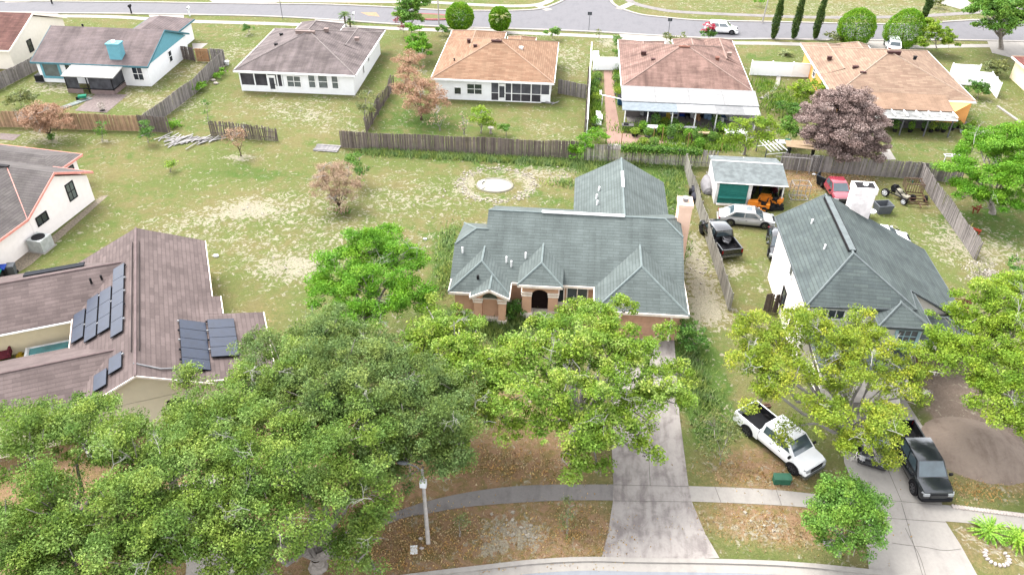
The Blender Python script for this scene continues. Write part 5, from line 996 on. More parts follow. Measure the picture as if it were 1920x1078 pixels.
# tall rank grass and weeds: nobody could count it
def weeds(label, strips, mat, n, h=(.3, .8), seed=0, name='tall_grass'):
    rg = np.random.default_rng(seed); mb_v, tn = [], []; tot = sum(s_[4] for s_ in strips)
    vs, cs = [], []
    for px, py, rx, ry, wt in strips:
        c = P(px, py); m = int(n*wt/tot); x = c.x+rg.normal(size=m)*rx*.5; y = c.y+rg.normal(size=m)*ry*.5; hh = rg.uniform(h[0], h[1], m); a = rg.uniform(0, 2*pi, m); ww = rg.uniform(.03, .08, m); dx = rg.normal(size=m)*.25*hh; dy = rg.normal(size=m)*.25*hh
        z0 = np.zeros(m)
        v = np.stack([np.stack([x-ww*np.cos(a), y-ww*np.sin(a), z0], 1), np.stack([x+ww*np.cos(a), y+ww*np.sin(a), z0], 1), np.stack([x+dx, y+dy, hh], 1)], 1); vs.append(v.reshape(-1, 3)); cs.append(rg.uniform(0, 1, m))
    v = np.concatenate(vs).astype(np.float32); c = np.concatenate(cs).astype(np.float32); k = len(c)
    me = bpy.data.meshes.new(name); me.vertices.add(3*k); me.vertices.foreach_set('co', v.ravel()); me.loops.add(3*k); me.loops.foreach_set('vertex_index', np.arange(3*k, dtype=np.int32)); me.polygons.add(k)
    me.polygons.foreach_set('loop_start', np.arange(0, 3*k, 3, dtype=np.int32)); me.polygons.foreach_set('loop_total', np.full(k, 3, dtype=np.int32)); at = me.attributes.new('v', 'FLOAT', 'FACE'); at.data.foreach_set('value', c); me.materials.append(mat); me.update(calc_edges=True)
    o = bpy.data.objects.new(name, me); COL.objects.link(o); tag(o, label, 'grass', None, 'stuff')
weeds('tall green weeds along the back fence and round the terracotta house', [(700+i*35, 287+i*2, 1.6, .7, 1) for i in range(11)]+[(1100, 315, 2, 1.5, 1.2), (1180, 305, 3, 1, 1), (1260, 330, 1.5, 3, 1), (1255, 370, 1, 3, .8), (1275, 450, .8, 3, .7), (835, 520, 1.0, 3, 1.1), (838, 450, .9, 3, .7), (900, 620, 3, 1.4, 2.2), (960, 600, 1.5, 1.2, 1.4), (860, 600, 2, 1.2, 1), (1300, 690, 1.0, 2.2, 1.2), (1320, 740, 1., 2, .8), (1060, 345, 2, 1, .5), (1330, 800, 1.5, 2, .6)], lf('rank grass', (116, 150, 90), (150, 180, 112), (186, 206, 138), .5), 13000, (.15, .6), 3)
weeds('dry straw-coloured grass tufts on the verge and in the yards', [(850, 1010, 5, 2, 3), (1080, 1000, 3, 2, 2), (760, 1040, 3, 1.5, 1.6), (1460, 990, 5, 1.6, 2), (1560, 335, 4, 2.4, 3), (1500, 360, 2, 1.6, 1), (950, 870, 5, 1.6, 2), (1820, 920, 3, 1, 1), (1400, 890, 3, 1.2, 1), (700, 1000, 4, 3, 1)], lf('straw', (200, 164, 120), (222, 190, 146), (240, 220, 180), .45), 9000, (.05, .16), 4, 'dry_grass')

weeds('low leafy garden plants filling the beds behind the white-canopied house', [(1250, 245, 5, 1.6, 3), (1300, 265, 4, .9, 2), (1230, 276, 4, .7, 1), (1320, 278, 4, .8, 1.4), (1115, 170, .7, 5, 1), (1118, 215, .7, 5, 1), (1159, 150, .6, 7, 1), (1465, 195, 3, 4, 1.6), (1440, 165, 2.5, 3, .8), (1355, 262, 3, 1.5, 1.2)], lf('garden leaves', (84, 126, 44), (132, 174, 72), (182, 214, 110), .4), 14000, (.15, .6), 6, 'garden_plants')
# ivy on the fence
ivy = thing('ivy', 'dark green creeper trailing along the top of the back fence', 'climbing plant', (9, 75, 0)); rg = np.random.default_rng(5)
n = 5200; xs = rg.uniform(5.2, 13.4, n); pts = np.stack([xs, 75.0+rg.normal(size=n)*.22, 1.75+rg.normal(size=n)*.18-np.abs(rg.normal(size=n))*.15], 1); leaf_object('leaves', pts, .17, rg.uniform(0, .8, n), RND, ivy, .3)
# ---------------------------------------------------------------- fences
FG = M('silvered boards', S(150, 142, 138, 2.1), vv=.35, var=.12, scale=3); FBR = M('brown boards', S(182, 150, 122, 2.1), vv=.3, var=.12); FDK = M('dark weathered boards', S(128, 116, 110, 2.1), vv=.35)
VIN = M('white vinyl', S(252, 252, 252, 3.2), var=.02); FW2 = M('streaky boards', S(168, 162, 158, 2.1), vv=.5)
def fence(label, p0, p1, h=1.85, mat=None, step=2.4, pw=.145, gap=.012, rag=.03, lean=0., missing=0., group='board fences between the yards', name='fence', jit=None, postmat=None):
    """board fence: the boards are one panel part, each post its own"""
    mat = mat or FG; a, b = Vector((p0[0], p0[1], 0)), Vector((p1[0], p1[1], 0)); d = (b-a); L = d.length; d.normalize(); ang = atan2(d.y, d.x)
    t = thing(name, label, 'fence', a, ang, group); random.seed(int(L*100)); mb = MB(local=True); x = 0; wv = random.uniform(0, 9)
    while x < L-pw:
        ht = h+random.uniform(-rag, rag)+.05*sin(x*.8+wv); y = .03*sin(x*.5+wv)
        if random.random() >= missing:
            tl = lean*sin(x*1.1+wv)+random.gauss(0, rag*.25); m = Matrix.Rotation(tl, 3, 'X') @ Matrix.Rotation(random.gauss(0, rag*.4), 3, 'Y')
            mb.obox(m @ Vector((0, 0, ht/2))+Vector((x+pw/2, y, .03)), (pw-gap, .025, ht), m, random.random())
        x += pw
    mb.box(0, L, .03, .07, .4, .48, .3); mb.box(0, L, .03, .07, h-.45, h-.37, .3)
    mb.build('board_panel', mat, t)
    n = max(1, round(L/step))
    for i in range(n+1): k = MB(local=True); k.box(L*i/n-.05, L*i/n+.05, .07, .17, 0, h-.05, .4); k.build('post', postmat or mat, t)
    return t
def vinyl(label, p0, p1, h=1.8, group='white vinyl fences'):
    a, b = Vector((p0[0], p0[1], 0)), Vector((p1[0], p1[1], 0)); d = (b-a); L = d.length; ang = atan2(d.y, d.x); t = thing('vinyl_fence', label, 'fence', a, ang, group)
    mb = MB(local=True); mb.box(0, L, -.02, .02, .08, h-.05); mb.box(0, L, -.04, .04, h-.12, h); mb.box(0, L, -.04, .04, .02, .14); mb.build('panel', VIN, t); n = max(1, round(L/2.4))
    for i in range(n+1):
        k = MB(local=True); x = L*i/n; k.box(x-.065, x+.065, -.065, .065, 0, h+.1); k.poly([(x-.08, -.08, h+.1), (x+.08, -.08, h+.1), (x, 0, h+.2)]); k.poly([(x+.08, -.08, h+.1), (x+.08, .08, h+.1), (x, 0, h+.2)]); k.poly([(x+.08, .08, h+.1), (x-.08, .08, h+.1), (x, 0, h+.2)]); k.poly([(x-.08, .08, h+.1), (x-.08, -.08, h+.1), (x, 0, h+.2)]); k.build('post', VIN, t)
g = lambda x, y: P(x, y)
fence('weathered grey-brown fence along the open lawn, behind it the peach-roofed house garden', g(640, 278), g(1082, 298), 1.9, FDK, rag=.035)
fence('silvery slatted fence section under the creeper, left part', g(1095, 301), g(1275, 311), 1.8, FW2, gap=.04, rag=.03)
fence('gappy silvery fence section left of the grey shed', g(1278, 311), g(1342, 314), 1.8, FW2, gap=.05, rag=.05, missing=.1)
fence('grey fence run behind the shed and scrap yard under the brown tree', g(1462, 318), g(1720, 337), 1.85, FG, rag=.05, lean=.02)
fence('grey fence run at the far right below the round green tree', g(1722, 337), g(1800, 345), 1.85, FG, rag=.04)
fence('long grey side fence running down the right of the scrap yard', g(1722, 338), g(1826, 487), 1.85, FG, rag=.05, lean=.03)
fence('long side fence between the terracotta house and the black pickup', g(1283, 318), g(1365, 583), 1.8, M('greenish boards', S(160, 156, 146, 2.0), vv=.3), rag=.03, lean=.03)
fence('leaning old fence beside the rusty dead tree', g(737, 168), g(686, 252), 1.8, FDK, rag=.09, lean=.1, gap=.03)
fence('short grey fence right of the peach-roofed house', g(1046, 176), g(1100, 186), 1.8, FG, rag=.03)
fence('dark fence lining the left side of the white vinyl rail', g(1098, 248), g(1104, 150), 1.75, FDK, rag=.03)
fence('brown board fence at the back of the teal-gabled yard', g(-20, 238), g(262, 247), 1.85, FBR, rag=.03)
fence('grey end of the brown board fence', g(264, 247), g(318, 250), 1.85, FDK, rag=.04)
fence('curving grey fence from the brown one up to the wooden gate, lower run', g(278, 243), g(365, 178), 1.85, FG, rag=.03)
fence('curving grey fence from the brown one up to the wooden gate, upper run', g(365, 178), g(424, 120), 1.85, FG, rag=.03)
fence('short grey fence joining the curving fence to the wooden gate', g(424, 120), g(396, 117), 1.8, FG, rag=.03)
fence('dark fence panel between the white wall and the wooden gate', g(367, 115), g(342, 112), 1.8, FDK, rag=.03)
fence('grey fence between the cream gable house and the teal-gabled house', g(-20, 180), g(72, 132), 1.8, FG, rag=.03)
fence('low grey fence piece beside the cream gable house', g(60, 78), g(84, 79), 1.8, FDK, rag=.03)
fence('broken grey fence stub standing alone on the lawn, larger part', g(396, 256), g(495, 264), 1.75, FDK, rag=.12, lean=.08, gap=.04)
fence('broken grey fence end leaning over beside the larger stub', g(498, 264), g(520, 266), 1.5, FDK, rag=.2, lean=.3, gap=.04)
fence('low wooden fence behind the two-storey house on the right', g(1770, 590), g(1812, 592), 1.5, M('red brown boards', S(140, 100, 80, 2.0), vv=.3), rag=.03)
fence('leaning dark gate boards against the two-storey house', g(1432, 585), g(1462, 588), 1.7, M('dark brown boards', S(110, 96, 88, 2.0), vv=.3), rag=.05, group=None)
gt = thing('wooden_gate', 'brown wooden gate with a Z brace beside the teal-gabled house', 'gate', tuple(g(370, 116)), .0)
m = MB(local=True); 
for i in range(12): m.box(i*.15, i*.15+.14, -.02, .02, .05, 1.75, random.random())
m.build('board_panel', M('red brown gate boards', S(196, 150, 112, 2.0), vv=.25), gt); m = MB(local=True); m.box(0, 1.8, -.06, -.02, .3, .4); m.box(0, 1.8, -.06, -.02, 1.4, 1.5); m.obox((.9, -.04, .9), (2.0, .04, .1), Matrix.Rotation(-.52, 3, 'Y')); m.build('brace', M('tan brace', S(220, 180, 140, 1.6)), gt)
vinyl('white vinyl fence between the brown-roofed and sand-roofed houses', g(1406, 141), g(1522, 146))
vinyl('short white vinyl fence and gate at the head of the salmon path', g(1112, 132), g(1163, 132), 1.7)
vinyl('white vinyl fence at the right of the sand-roofed house, front run', g(1782, 158), g(1852, 163)); vinyl('white vinyl fence at the right of the sand-roofed house, side run', g(1852, 163), g(1868, 184)); vinyl('white vinyl fence behind the sand-roofed house corner', g(1779, 146), g(1830, 149))
r = thing('fence_rail', 'long white rail capping the fence left of the salmon path', 'rail', tuple(g(1100, 252))); a, b = g(1100, 252), g(1108, 104); m = MB(); m.tube([(a.x, a.y, 1.75), (b.x, b.y, 1.75)], .07, 6); m.build('rail', VIN, r)
for k in range(8): q = a.lerp(b, k/7); m = MB(); m.box(q.x-.05, q.x+.05, q.y-.05, q.y+.05, 0, 1.75); m.build('post', VIN, r)
# ---------------------------------------------------------------- vehicles (local x forward)
TYR = M('tyre rubber', S(58, 56, 58), rough=.9); RIM = M('alloy rim', S(190, 190, 195), rough=.35, metal=.6); RIMB = M('black rim', S(70, 70, 74), rough=.4); CGL = glass('car glass', S(104, 124, 132), .06)
HL = M('headlight lens', S(235, 238, 240), rough=.1, spec=.9); TL_ = M('tail light lens', S(190, 40, 44), rough=.2); PLA = M('black plastic', S(52, 52, 56), rough=.6); CHR = M('chrome', S(215, 218, 220), rough=.2, metal=.8)
def paint(name, c, metal=.2): return M(name, c, rough=.22, var=.03, spec=.6, metal=metal, coat=.6)
def sect(x, hw, zb, zs, zt, crown=.05, tuck=.04):
    """one body cross-section"""
    return [(x, -hw+.09, zb), (x, -hw+.01, zb+.1), (x, -hw, (zb+zs)/2), (x, -hw+tuck*.4, zs), (x, -hw+tuck+.08, zt), (x, -hw*.45, zt+crown), (x, 0, zt+crown*1.25), (x, hw*.45, zt+crown), (x, hw-tuck-.08, zt), (x, hw-tuck*.4, zs), (x, hw, (zb+zs)/2), (x, hw-.01, zb+.1), (x, hw-.09, zb)]
def wheel(t, x, y, r, w_, rim, side):
    m = MB(local=True); m.tube([(x, y-w_/2, r), (x, y-w_/2+.04, r), (x, y+w_/2-.04, r), (x, y+w_/2, r)], [r*.9, r, r, r*.9], 20); o = m.build('wheel', TYR, t, True)
    m = MB(local=True); yy = y+side*(w_/2+.005)
    for k in range(6): a = pi/3*k; m.obox((x+cos(a)*r*.32, yy, r+sin(a)*r*.32), (r*.62, .03, r*.17), Matrix.Rotation(-a, 3, 'Y'))
    m.tube([(x, yy-side*.01, r), (x, yy+side*.02, r)], [r*.16, r*.14], 8); n = 16
    for k in range(n):
        a0, a1 = 2*pi*k/n, 2*pi*(k+1)/n; f = lambda a, q: (x+cos(a)*r*q, yy+side*.012, r+sin(a)*r*q); m.poly([f(a0, .58), f(a1, .58), f(a1, .68), f(a0, .68)])
    m.build('rim', rim, o); m = MB(local=True); m.tube([(x, yy-side*.02, r), (x, yy-side*.008, r)], [r*.66, r*.66], 16); m.build('hub_back', PLA, o)
def vehicle(name, label, cat, rear, front, kind, pm, L=5.0, W=1.9, Hh=1.5, wb=3.0, rw=.34, rim=None, group=None, cargo=None, sunroof=False, grille=PLA, axis_h=None):
    """rear/front: ground points that give its heading; origin under the middle of the wheelbase"""
    a, b = Vector((rear[0], rear[1], 0)), Vector((front[0], front[1], 0)); c = (a+b)/2; ang = atan2((b-a).y, (b-a).x)
    t = thing(name, label, cat, (c.x, c.y, 0), ang, group); rim = rim or RIM
    xr, xf = -wb/2, wb/2; hw = W/2; truck = kind == 'pickup'; fo = (L-wb)*(.42 if truck else .45); ro = L-wb-fo; x0, x1 = xr-ro, xf+fo
    zb = .42 if truck else .24
    if truck: belt, hood, roofz = Hh*.62, Hh*.60, Hh
    elif kind == 'suv': belt, hood, roofz = Hh*.60, Hh*.56, Hh
    else: belt, hood, roofz = Hh*.62, Hh*.57, Hh
    cab0, cab1 = (x0+L*.36, xf-.32) if truck else ((x0+.35, xf-.35) if kind == 'suv' else (x0+.75, xf-.45))
    S_ = []
    if truck: prof = [(cab0-.02, belt, .99), (cab0+.05, belt, 1), (cab1-.1, belt, 1), (cab1+.25, hood+.02, .99), (xf, hood+.01, .99), (x1-.35, hood-.03, .97), (x1-.1, hood-.12, .93), (x1, hood-.32, .88)]
    elif kind == 'suv': prof = [(x0, belt-.35, .84), (x0+.06, belt-.08, .93), (x0+.3, belt, .97), (xr, belt, 1), (cab1, belt, 1), (cab1+.35, hood+.02, .99), (xf+.2, hood-.03, .98), (x1-.2, hood-.16, .93), (x1, hood-.42, .84)]
    else: prof = [(x0, belt-.42, .84), (x0+.05, belt-.1, .93), (x0+.3, belt-.02, .97), (xr, belt, 1), (0, belt, 1), (cab1, belt, 1), (cab1+.35, hood+.02, .99), (xf+.2, hood-.04, .98), (x1-.2, hood-.14, .93), (x1, hood-.38, .82)]
    body = MB(local=True); body.loft([sect(x, hw*k, zb, z-.2, z-.04) for x, z, k in prof]); bo = body.build('body', pm, t, True)
    # wheel arches and sills
    for x in (xr, xf):
        for s_ in (-1, 1):
            ar = MB(local=True)
            y = s_*(hw+.008); pts = [(x+cos(an)*rw*1.22, y, rw+sin(an)*rw*1.22) for an in np.linspace(-.25, pi+.25, 14)]; ar.poly(pts if s_ > 0 else pts[::-1]); 
            ar.poly([(x-rw*1.1, s_*(hw+.004), zb-.12), (x+rw*1.1, s_*(hw+.004), zb-.12), (x+rw*1.1, s_*(hw+.004), zb+.1), (x-rw*1.1, s_*(hw+.004), zb+.1)]); ar.build('wheel_arch', PLA, t)
    ch = MB(local=True); ch.box(x0+.2, x1-.25, -hw*.85, hw*.85, zb-.16, zb+.02); ch.build('chassis', PLA, t)
    for x in (xr, xf):
        for s_ in (-1, 1): wheel(t, x, s_*(hw-.1), rw, .24, rim, s_)
    # cabin
    tw = hw*.80; ins = .06
    if truck: cb, cf, tb, tf = cab0, cab1+.22, cab0+.12, cab1-.55
    elif kind == 'suv': cb, cf, tb, tf = cab0-.15, cab1+.3, cab0+.25, cab1-.5
    else: cb, cf, tb, tf = cab0-.25, cab1+.35, cab0+.65, cab1-.5
    bz = belt-.06; B = [(cb, -hw+ins, bz), (cf, -hw+ins+.03, bz), (cf, hw-ins-.03, bz), (cb, hw-ins, bz)]; T = [(tb, -tw+.04, roofz-.06), (tf, -tw+.04, roofz-.07), (tf, tw-.04, roofz-.07), (tb, tw-.04, roofz-.06)]
    m = MB(local=True)
    for i in range(4): j = (i+1) % 4; m.poly([B[i], B[j], T[j], T[i]])
    T2 = [(tb+.12, -tw+.2, roofz), (tf-.12, -tw+.2, roofz), (tf-.12, tw-.2, roofz), (tb+.12, tw-.2, roofz)]
    for i in range(4): j = (i+1) % 4; m.poly([T[i], T[j], T2[j], T2[i]])
    m.poly(T2); m.build('cabin', pm, t, True)
    def inset(q, a_, b_, off):
        """pane on a cabin face: q bottom-left, bottom-right, top-right, top-left"""
        q = [Vector(p) for p in q]; n = (q[1]-q[0]).cross(q[3]-q[0]).normalized()*off
        bl = lambda u, v: (q[0].lerp(q[1], u)).lerp(q[3].lerp(q[2], u), v)+n
        return [bl(a_[0], b_[0]), bl(a_[1], b_[0]), bl(a_[1], b_[1]), bl(a_[0], b_[1])]
    def pane(nm, q, u, v):
        m = MB(local=True); m.poly(inset(q, u, v, .012)); m.build(nm, CGL, t)
    pane('windshield', [B[1], B[2], T[2], T[1]], (.05, .95), (.12, .97)); pane('rear_window', [B[3], B[0], T[0], T[3]], (.08, .92), (.25, .92))
    for q in ([B[0], B[1], T[1], T[0]], [B[2], B[3], T[3], T[2]]):
        fl = q[0] == B[2]
        for u in ((.08, .47), (.51, .90)): pane('side_window', q, (1-u[1], 1-u[0]) if fl else u, (.2, .9))
    if sunroof: m = MB(local=True); m.box(-.3+.1, .2+.1, -.32, .32, roofz, roofz+.012); m.build('sunroof', CGL, t)
    # lamps, grille, bumpers, mirrors
    hz = hood-.3 if truck else hood-.28
    for s_ in (-1, 1):
        m = MB(local=True); m.loft([[(x1-.22, s_*(hw*.93), hz-.08), (x1-.22, s_*(hw*.93), hz+.12), (x1-.22, s_*(hw*.5), hz+.12), (x1-.22, s_*(hw*.5), hz-.08)], [(x1+.012, s_*(hw*.84), hz-.07), (x1-.02, s_*(hw*.84), hz+.09), (x1+.0, s_*(hw*.52), hz+.09), (x1+.02, s_*(hw*.52), hz-.07)]]); m.build('headlight', HL, t)
        m = MB(local=True); m.box(x0-.015, x0+.1, s_*hw*.9-.07, s_*hw*.9+.07, belt-.42, belt-.1) if truck else m.box(x0-.0, x0+.14, s_*hw*.72-.17, s_*hw*.72+.17, belt-.32, belt-.14); m.build('tail_light', TL_, t)
        m = MB(local=True); m.obox((cab1-.02, s_*(hw+.12), belt+.05), (.12, .2, .16)); m.build('side_mirror', PLA if truck else pm, t)
        for xd in (cab0+.9, cab0+1.6): m = MB(local=True); m.box(xd, xd+.16, s_*(hw-.0)-.015, s_*(hw-.0)+.02, belt-.22, belt-.19); m.build('door_handle', CHR, t)
    m = MB(local=True); m.box(x1-.06, x1+.03, -hw*.5, hw*.5, hz-.2, hz+.08); m.build('grille', grille, t)
    m = MB(local=True)
    for k in range(3): m.box(x1+.03, x1+.045, -hw*.48, hw*.48, hz-.17+k*.08, hz-.145+k*.08)
    m.build('grille_bar', CHR, t)
    bp = (pm if not truck else (CHR if grille is PLA and pm is _M.get('white paint gloss') else PLA))
    m = MB(local=True); m.loft([[(x1-.3, -hw*.96, zb-.08), (x1-.3, hw*.96, zb-.08), (x1-.3, hw*.96, zb+.16), (x1-.3, -hw*.96, zb+.16)], [(x1+.02, -hw*.88, zb-.06), (x1+.02, hw*.88, zb-.06), (x1+.02, hw*.88, zb+.14), (x1+.02, -hw*.88, zb+.14)], [(x1+.08, -hw*.7, zb-.04), (x1+.08, hw*.7, zb-.04), (x1+.08, hw*.7, zb+.12), (x1+.08, -hw*.7, zb+.12)]]); m.build('front_bumper', bp, t)
    m = MB(local=True); m.box(x0-.08, x0+.1, -hw*.92, hw*.92, zb-.05, zb+.14); m.build('rear_bumper', CHR if truck else bp, t)
    if truck:
        bz0, bt, w_ = zb+.02, belt-.03, .07; xb1 = cab0-.05
        m = MB(local=True)
        for s_ in (-1, 1): yo = s_*hw*.985; m.loft([[(x, yo, zb), (x, yo+s_*.012, (zb+bt)/2), (x, yo-s_*.02, bt), (x, yo-s_*.11, bt), (x, yo-s_*.11, bz0+.3), (x, yo-s_*.11, zb)] for x in (x0, x0+.1, xb1)])
        m.box(x0, x0+.07, -hw*.93, hw*.93, zb, bt); m.box(xb1-.06, xb1, -hw*.9, hw*.9, zb, bt); m.build('bed', pm, t, True)
        m = MB(local=True); m.box(x0+.07, xb1-.06, -hw*.88, hw*.88, bz0+.1, bz0+.14)
        for s_ in (-1, 1): m.box(x0+.07, xb1-.06, s_*(hw*.88)-.012, s_*(hw*.88)+.012, bz0+.1, bt-.01)
        m.box(xb1-.075, xb1-.06, -hw*.86, hw*.86, bz0+.1, bt-.01); m.build('bed_liner', PLA, t)
    return t
WP = paint('white paint gloss', S(252, 252, 252, 2.4), 0); BP = paint('dark blue black paint', S(58, 64, 70)); SP = paint('silver paint', S(226, 224, 220, 1.2), 0); RP = paint('faded red paint', S(190, 70, 88, 1.3), 0)
# near pickups
wf, wr = P(1492, 883, .4), P(1408, 812, .4)     # the visible (near-side) wheels
def offs(r_, f_, W):
    """shift the wheel line to the vehicle's axis: the seen wheels are on its right side"""
    d = Vector((f_.x-r_.x, f_.y-r_.y, 0)).normalized(); n = Vector((-d.y, d.x, 0)); return r_+n*(W/2-.1), f_+n*(W/2-.1)
r_, f_ = offs(Vector((wr.x-.3, wr.y+.35, 0)), Vector((wf.x, wf.y, 0)), 2.05)
wpick = vehicle('pickup_truck', 'white four-door pickup parked on the grass under the mottled tree', 'pickup truck', r_, f_, 'pickup', WP, 5.9, 2.05, 1.92, 3.75, .42, M('machined black rim', S(110, 110, 114), rough=.3, metal=.4))
bf, br_ = P(1714, 915, .42), None; hd = Vector((P(1745, 945, .6).x-P(1712, 800, .6).x, P(1745, 945, .6).y-P(1712, 800, .6).y, 0)).normalized()
hd = Vector((.10, -1, 0)).normalized(); f0 = Vector((bf.x, bf.y, 0)); f_ = f0+Vector((-hd.y, hd.x, 0))*(.95); r_ = f_-hd*3.7
bpick = vehicle('pickup_truck', 'black four-door pickup standing on the pale driveway beside the dirt heap', 'pickup truck', r_, f_, 'pickup', BP, 5.9, 2.08, 1.93, 3.7, .44, M('grey rim', S(130, 130, 134), rough=.4, metal=.4))
p1 = P(1360, 452, .9); p0 = P(1346, 418, 1.0); 
fb, rb = P(1344, 425, .0), P(1362, 478, .0)
vehicle('pickup_truck', 'black pickup in the yard beside the long side fence, its bed full of junk', 'pickup truck', Vector((13.9, 59.0, 0)), Vector((13.0, 62.2, 0)), 'pickup', paint('black paint', S(46, 48, 54)), 5.3, 1.95, 1.8, 3.3, .38, RIMB)
vehicle('sedan', 'silver sedan parked in front of the grey shed', 'car', Vector((14.95, 64.4, 0)), Vector((17.95, 64.15, 0)), 'sedan', SP, 5.0, 1.88, 1.48, 3.05, .36, CHR, sunroof=True)
vehicle('suv', 'white car with a dark roof hatch on the back street behind the red flowers', 'car', P(1338, 64)+Vector((0, .9, 0)), P(1371, 66)+Vector((0, .9, 0)), 'suv', WP, 4.5, 1.85, 1.6, 2.65, .34, RIM, sunroof=True)
c = P(1672, 92); vehicle('suv', 'white car half hidden behind the sand-coloured roof', 'car', c+Vector((-.3, -1.3, 0)), c+Vector((.2, 1.3, 0)), 'suv', WP, 4.6, 1.85, 1.65, 2.7, .34)
vehicle('sports_car', 'white coupe in the scrap yard, partly behind the two-storey roof', 'car', P(1630, 448), P(1676, 452)+Vector((0, .0, 0)), 'sedan', WP, 4.6, 1.8, 1.25, 2.6, .33, RIMB)
vehicle('parked_car', 'dark car under the mottled tree between the two near pickups', 'car', P(1642, 800), P(1634, 866), 'sedan', paint('dark grey paint', S(70, 70, 76)), 4.7, 1.85, 1.45, 2.75, .34)
vehicle('parked_car', 'black car tucked against the pale side wall of the two-storey house', 'car', P(1444, 455)+Vector((.7, 1.0, 0)), P(1444, 492)+Vector((.7, .2, 0)), 'sedan', paint('black paint', S(46, 48, 54)), 4.5, 1.8, 1.5, 2.6, .34)
rt = vehicle('pickup_truck', 'old red pickup without its bed beside the white chimney', 'pickup truck', P(1548, 350)+Vector((.3, 1.0, 0)), P(1582, 393)+Vector((0, .3, 0)), 'pickup', RP, 4.9, 1.85, 1.65, 2.9, .36, RIM)
for ch_ in [o for o in bpy.data.objects if o.parent == rt and o.name.startswith(('bed', 'rear_bumper', 'tail_light'))]: bpy.data.objects.remove(ch_)
fr = MB(local=True); fr.box(-2.2, -.3, -.45, -.35, .5, .6); fr.box(-2.2, -.3, .35, .45, .5, .6); fr.box(-2.2, -2.1, -.45, .45, .5, .6); fr.build('bare_frame', PLA, rt)
DK = M('dark grey plastic', S(74, 80, 90), rough=.5)
bd = thing('truck_bed', 'dark grey truck bed tipped on its side behind the red pickup', 'truck bed', tuple(P(1545, 352)), .75); m = MB(local=True)
R9 = Matrix.Rotation(.9, 3, 'Y')
for c_, s_ in (((0, 0, .7), (.08, 1.7, 1.2)), ((.3, .85, .7), (.6, .06, 1.2)), ((.3, -.85, .7), (.6, .06, 1.2)), ((.3, 0, .12), (.6, 1.7, .06))): m.obox(Matrix.Rotation(-.35, 3, 'Y') @ Vector(c_), s_, Matrix.Rotation(-.35, 3, 'Y'))
for k in range(6): m.obox(Matrix.Rotation(-.35, 3, 'Y') @ Vector((-.06, -.7+k*.28, .7)), (.04, .08, 1.1), Matrix.Rotation(-.35, 3, 'Y'))
m.build('box', DK, bd); m = MB(local=True); m.box(-.15, .9, -.95, -.88, .0, .1); m.build('rail', PLA, bd)
# ---------------------------------------------------------------- street furniture and yard things
CONP = M('concrete pole', S(220, 212, 204, 1.5), var=.12, scale=3); STL = M('grey metal', S(150, 152, 156, 1.4), rough=.5); WM_ = M('white enamel', S(250, 250, 250, 2.2), rough=.5); YT = lambda p, z=0: Vector((p.x, p.y, z))
def at(px, py, h=0): return tuple(P(px, py, h))
# front street lamp
t = thing('street_lamp', 'concrete street lamp pole on the brown verge, its head among the oak leaves', 'street lamp', at(803, 1018)); b = P(803, 1018)
m = MB(); m.tube([(b.x, b.y, -.1), (b.x, b.y, 6.1)], [.13, .085], 10); m.build('pole', CONP, t); m = MB(); m.box(b.x-.17, b.x+.17, b.y-.16, b.y+.14, 4.85, 5.25); m.build('fuse_box', WM_, t)
m = MB(); m.tube([(b.x, b.y, 5.9), (b.x-.3, b.y+.05, 6.25), (b.x-.8, b.y+.1, 6.4)], .035, 6); m.build('arm', STL, t); m = MB(); m.ball((b.x-1.0, b.y+.1, 6.4), (.32, .13, .09), 10, 6); m.build('lamp_head', STL, t)
for px, py, h, lab, arm in ((823, 46, 7.5, 'tall thin lamp post by the traffic island', 1), (1429, 44, 7.5, 'pale lamp post leaning over the far verge', 1)):
    b = P(px, py); t = thing('street_lamp', lab, 'street lamp', tuple(b), 0, 'lamp posts on the back street'); m = MB(); m.tube([(b.x, b.y, 0), (b.x+(.5 if px > 1000 else 0), b.y, h)], [.1, .07], 8); m.build('pole', CONP, t); m = MB(); m.tube([(b.x+(.5 if px > 1000 else 0), b.y, h), (b.x+1.6, b.y-.3, h+.3)], .04, 5); m.build('arm', STL, t); m = MB(); m.ball((b.x+1.8, b.y-.3, h+.3), (.35, .15, .1), 8, 5); m.build('lamp_head', STL, t)
for px, py, h, lab in ((1104, 57, 2.6, 'grey street sign at the junction'), (530, 36, 3.4, 'grey street sign behind the taupe roof'), (1253, 66, 2.4, 'dark garden lamp post above the brown roof')):
    b = P(px, py); t = thing('sign_post', lab, 'sign', tuple(b)); m = MB(); m.tube([(b.x, b.y, 0), (b.x, b.y, h)], .05, 6); m.build('pole', STL, t); m = MB(); m.box(b.x-.3, b.x+.3, b.y-.03, b.y+.0, h-.45, h); m.build('sign_plate', M('dark sign', S(96, 100, 106, 1.3)), t)
for px, py, lab in ((356, 31, 'white mailbox on a post by the back street, behind the teal-gabled roof'), (664, 42, 'white mailbox beside the cycad palms'), (247, 27, 'dark mailbox on the verge above the teal-gabled roof'), (98, 8, 'mailbox by the far left driveway')):
    b = P(px, py); t = thing('mailbox', lab, 'mailbox', tuple(b)); w_ = 'white' in lab; m = MB(); m.box(b.x-.08, b.x+.08, b.y-.08, b.y+.08, 0, 1.1); m.box(b.x-.05, b.x+.05, b.y-.3, b.y+.3, .95, 1.05); m.build('post', WM_ if w_ else PLA, t); m = MB(); m.box(b.x-.14, b.x+.14, b.y-.32, b.y+.3, 1.1, 1.28); m.tube([(b.x, b.y-.32, 1.28), (b.x, b.y+.3, 1.28)], .14, 10); m.build('box', WM_ if w_ else PLA, t)
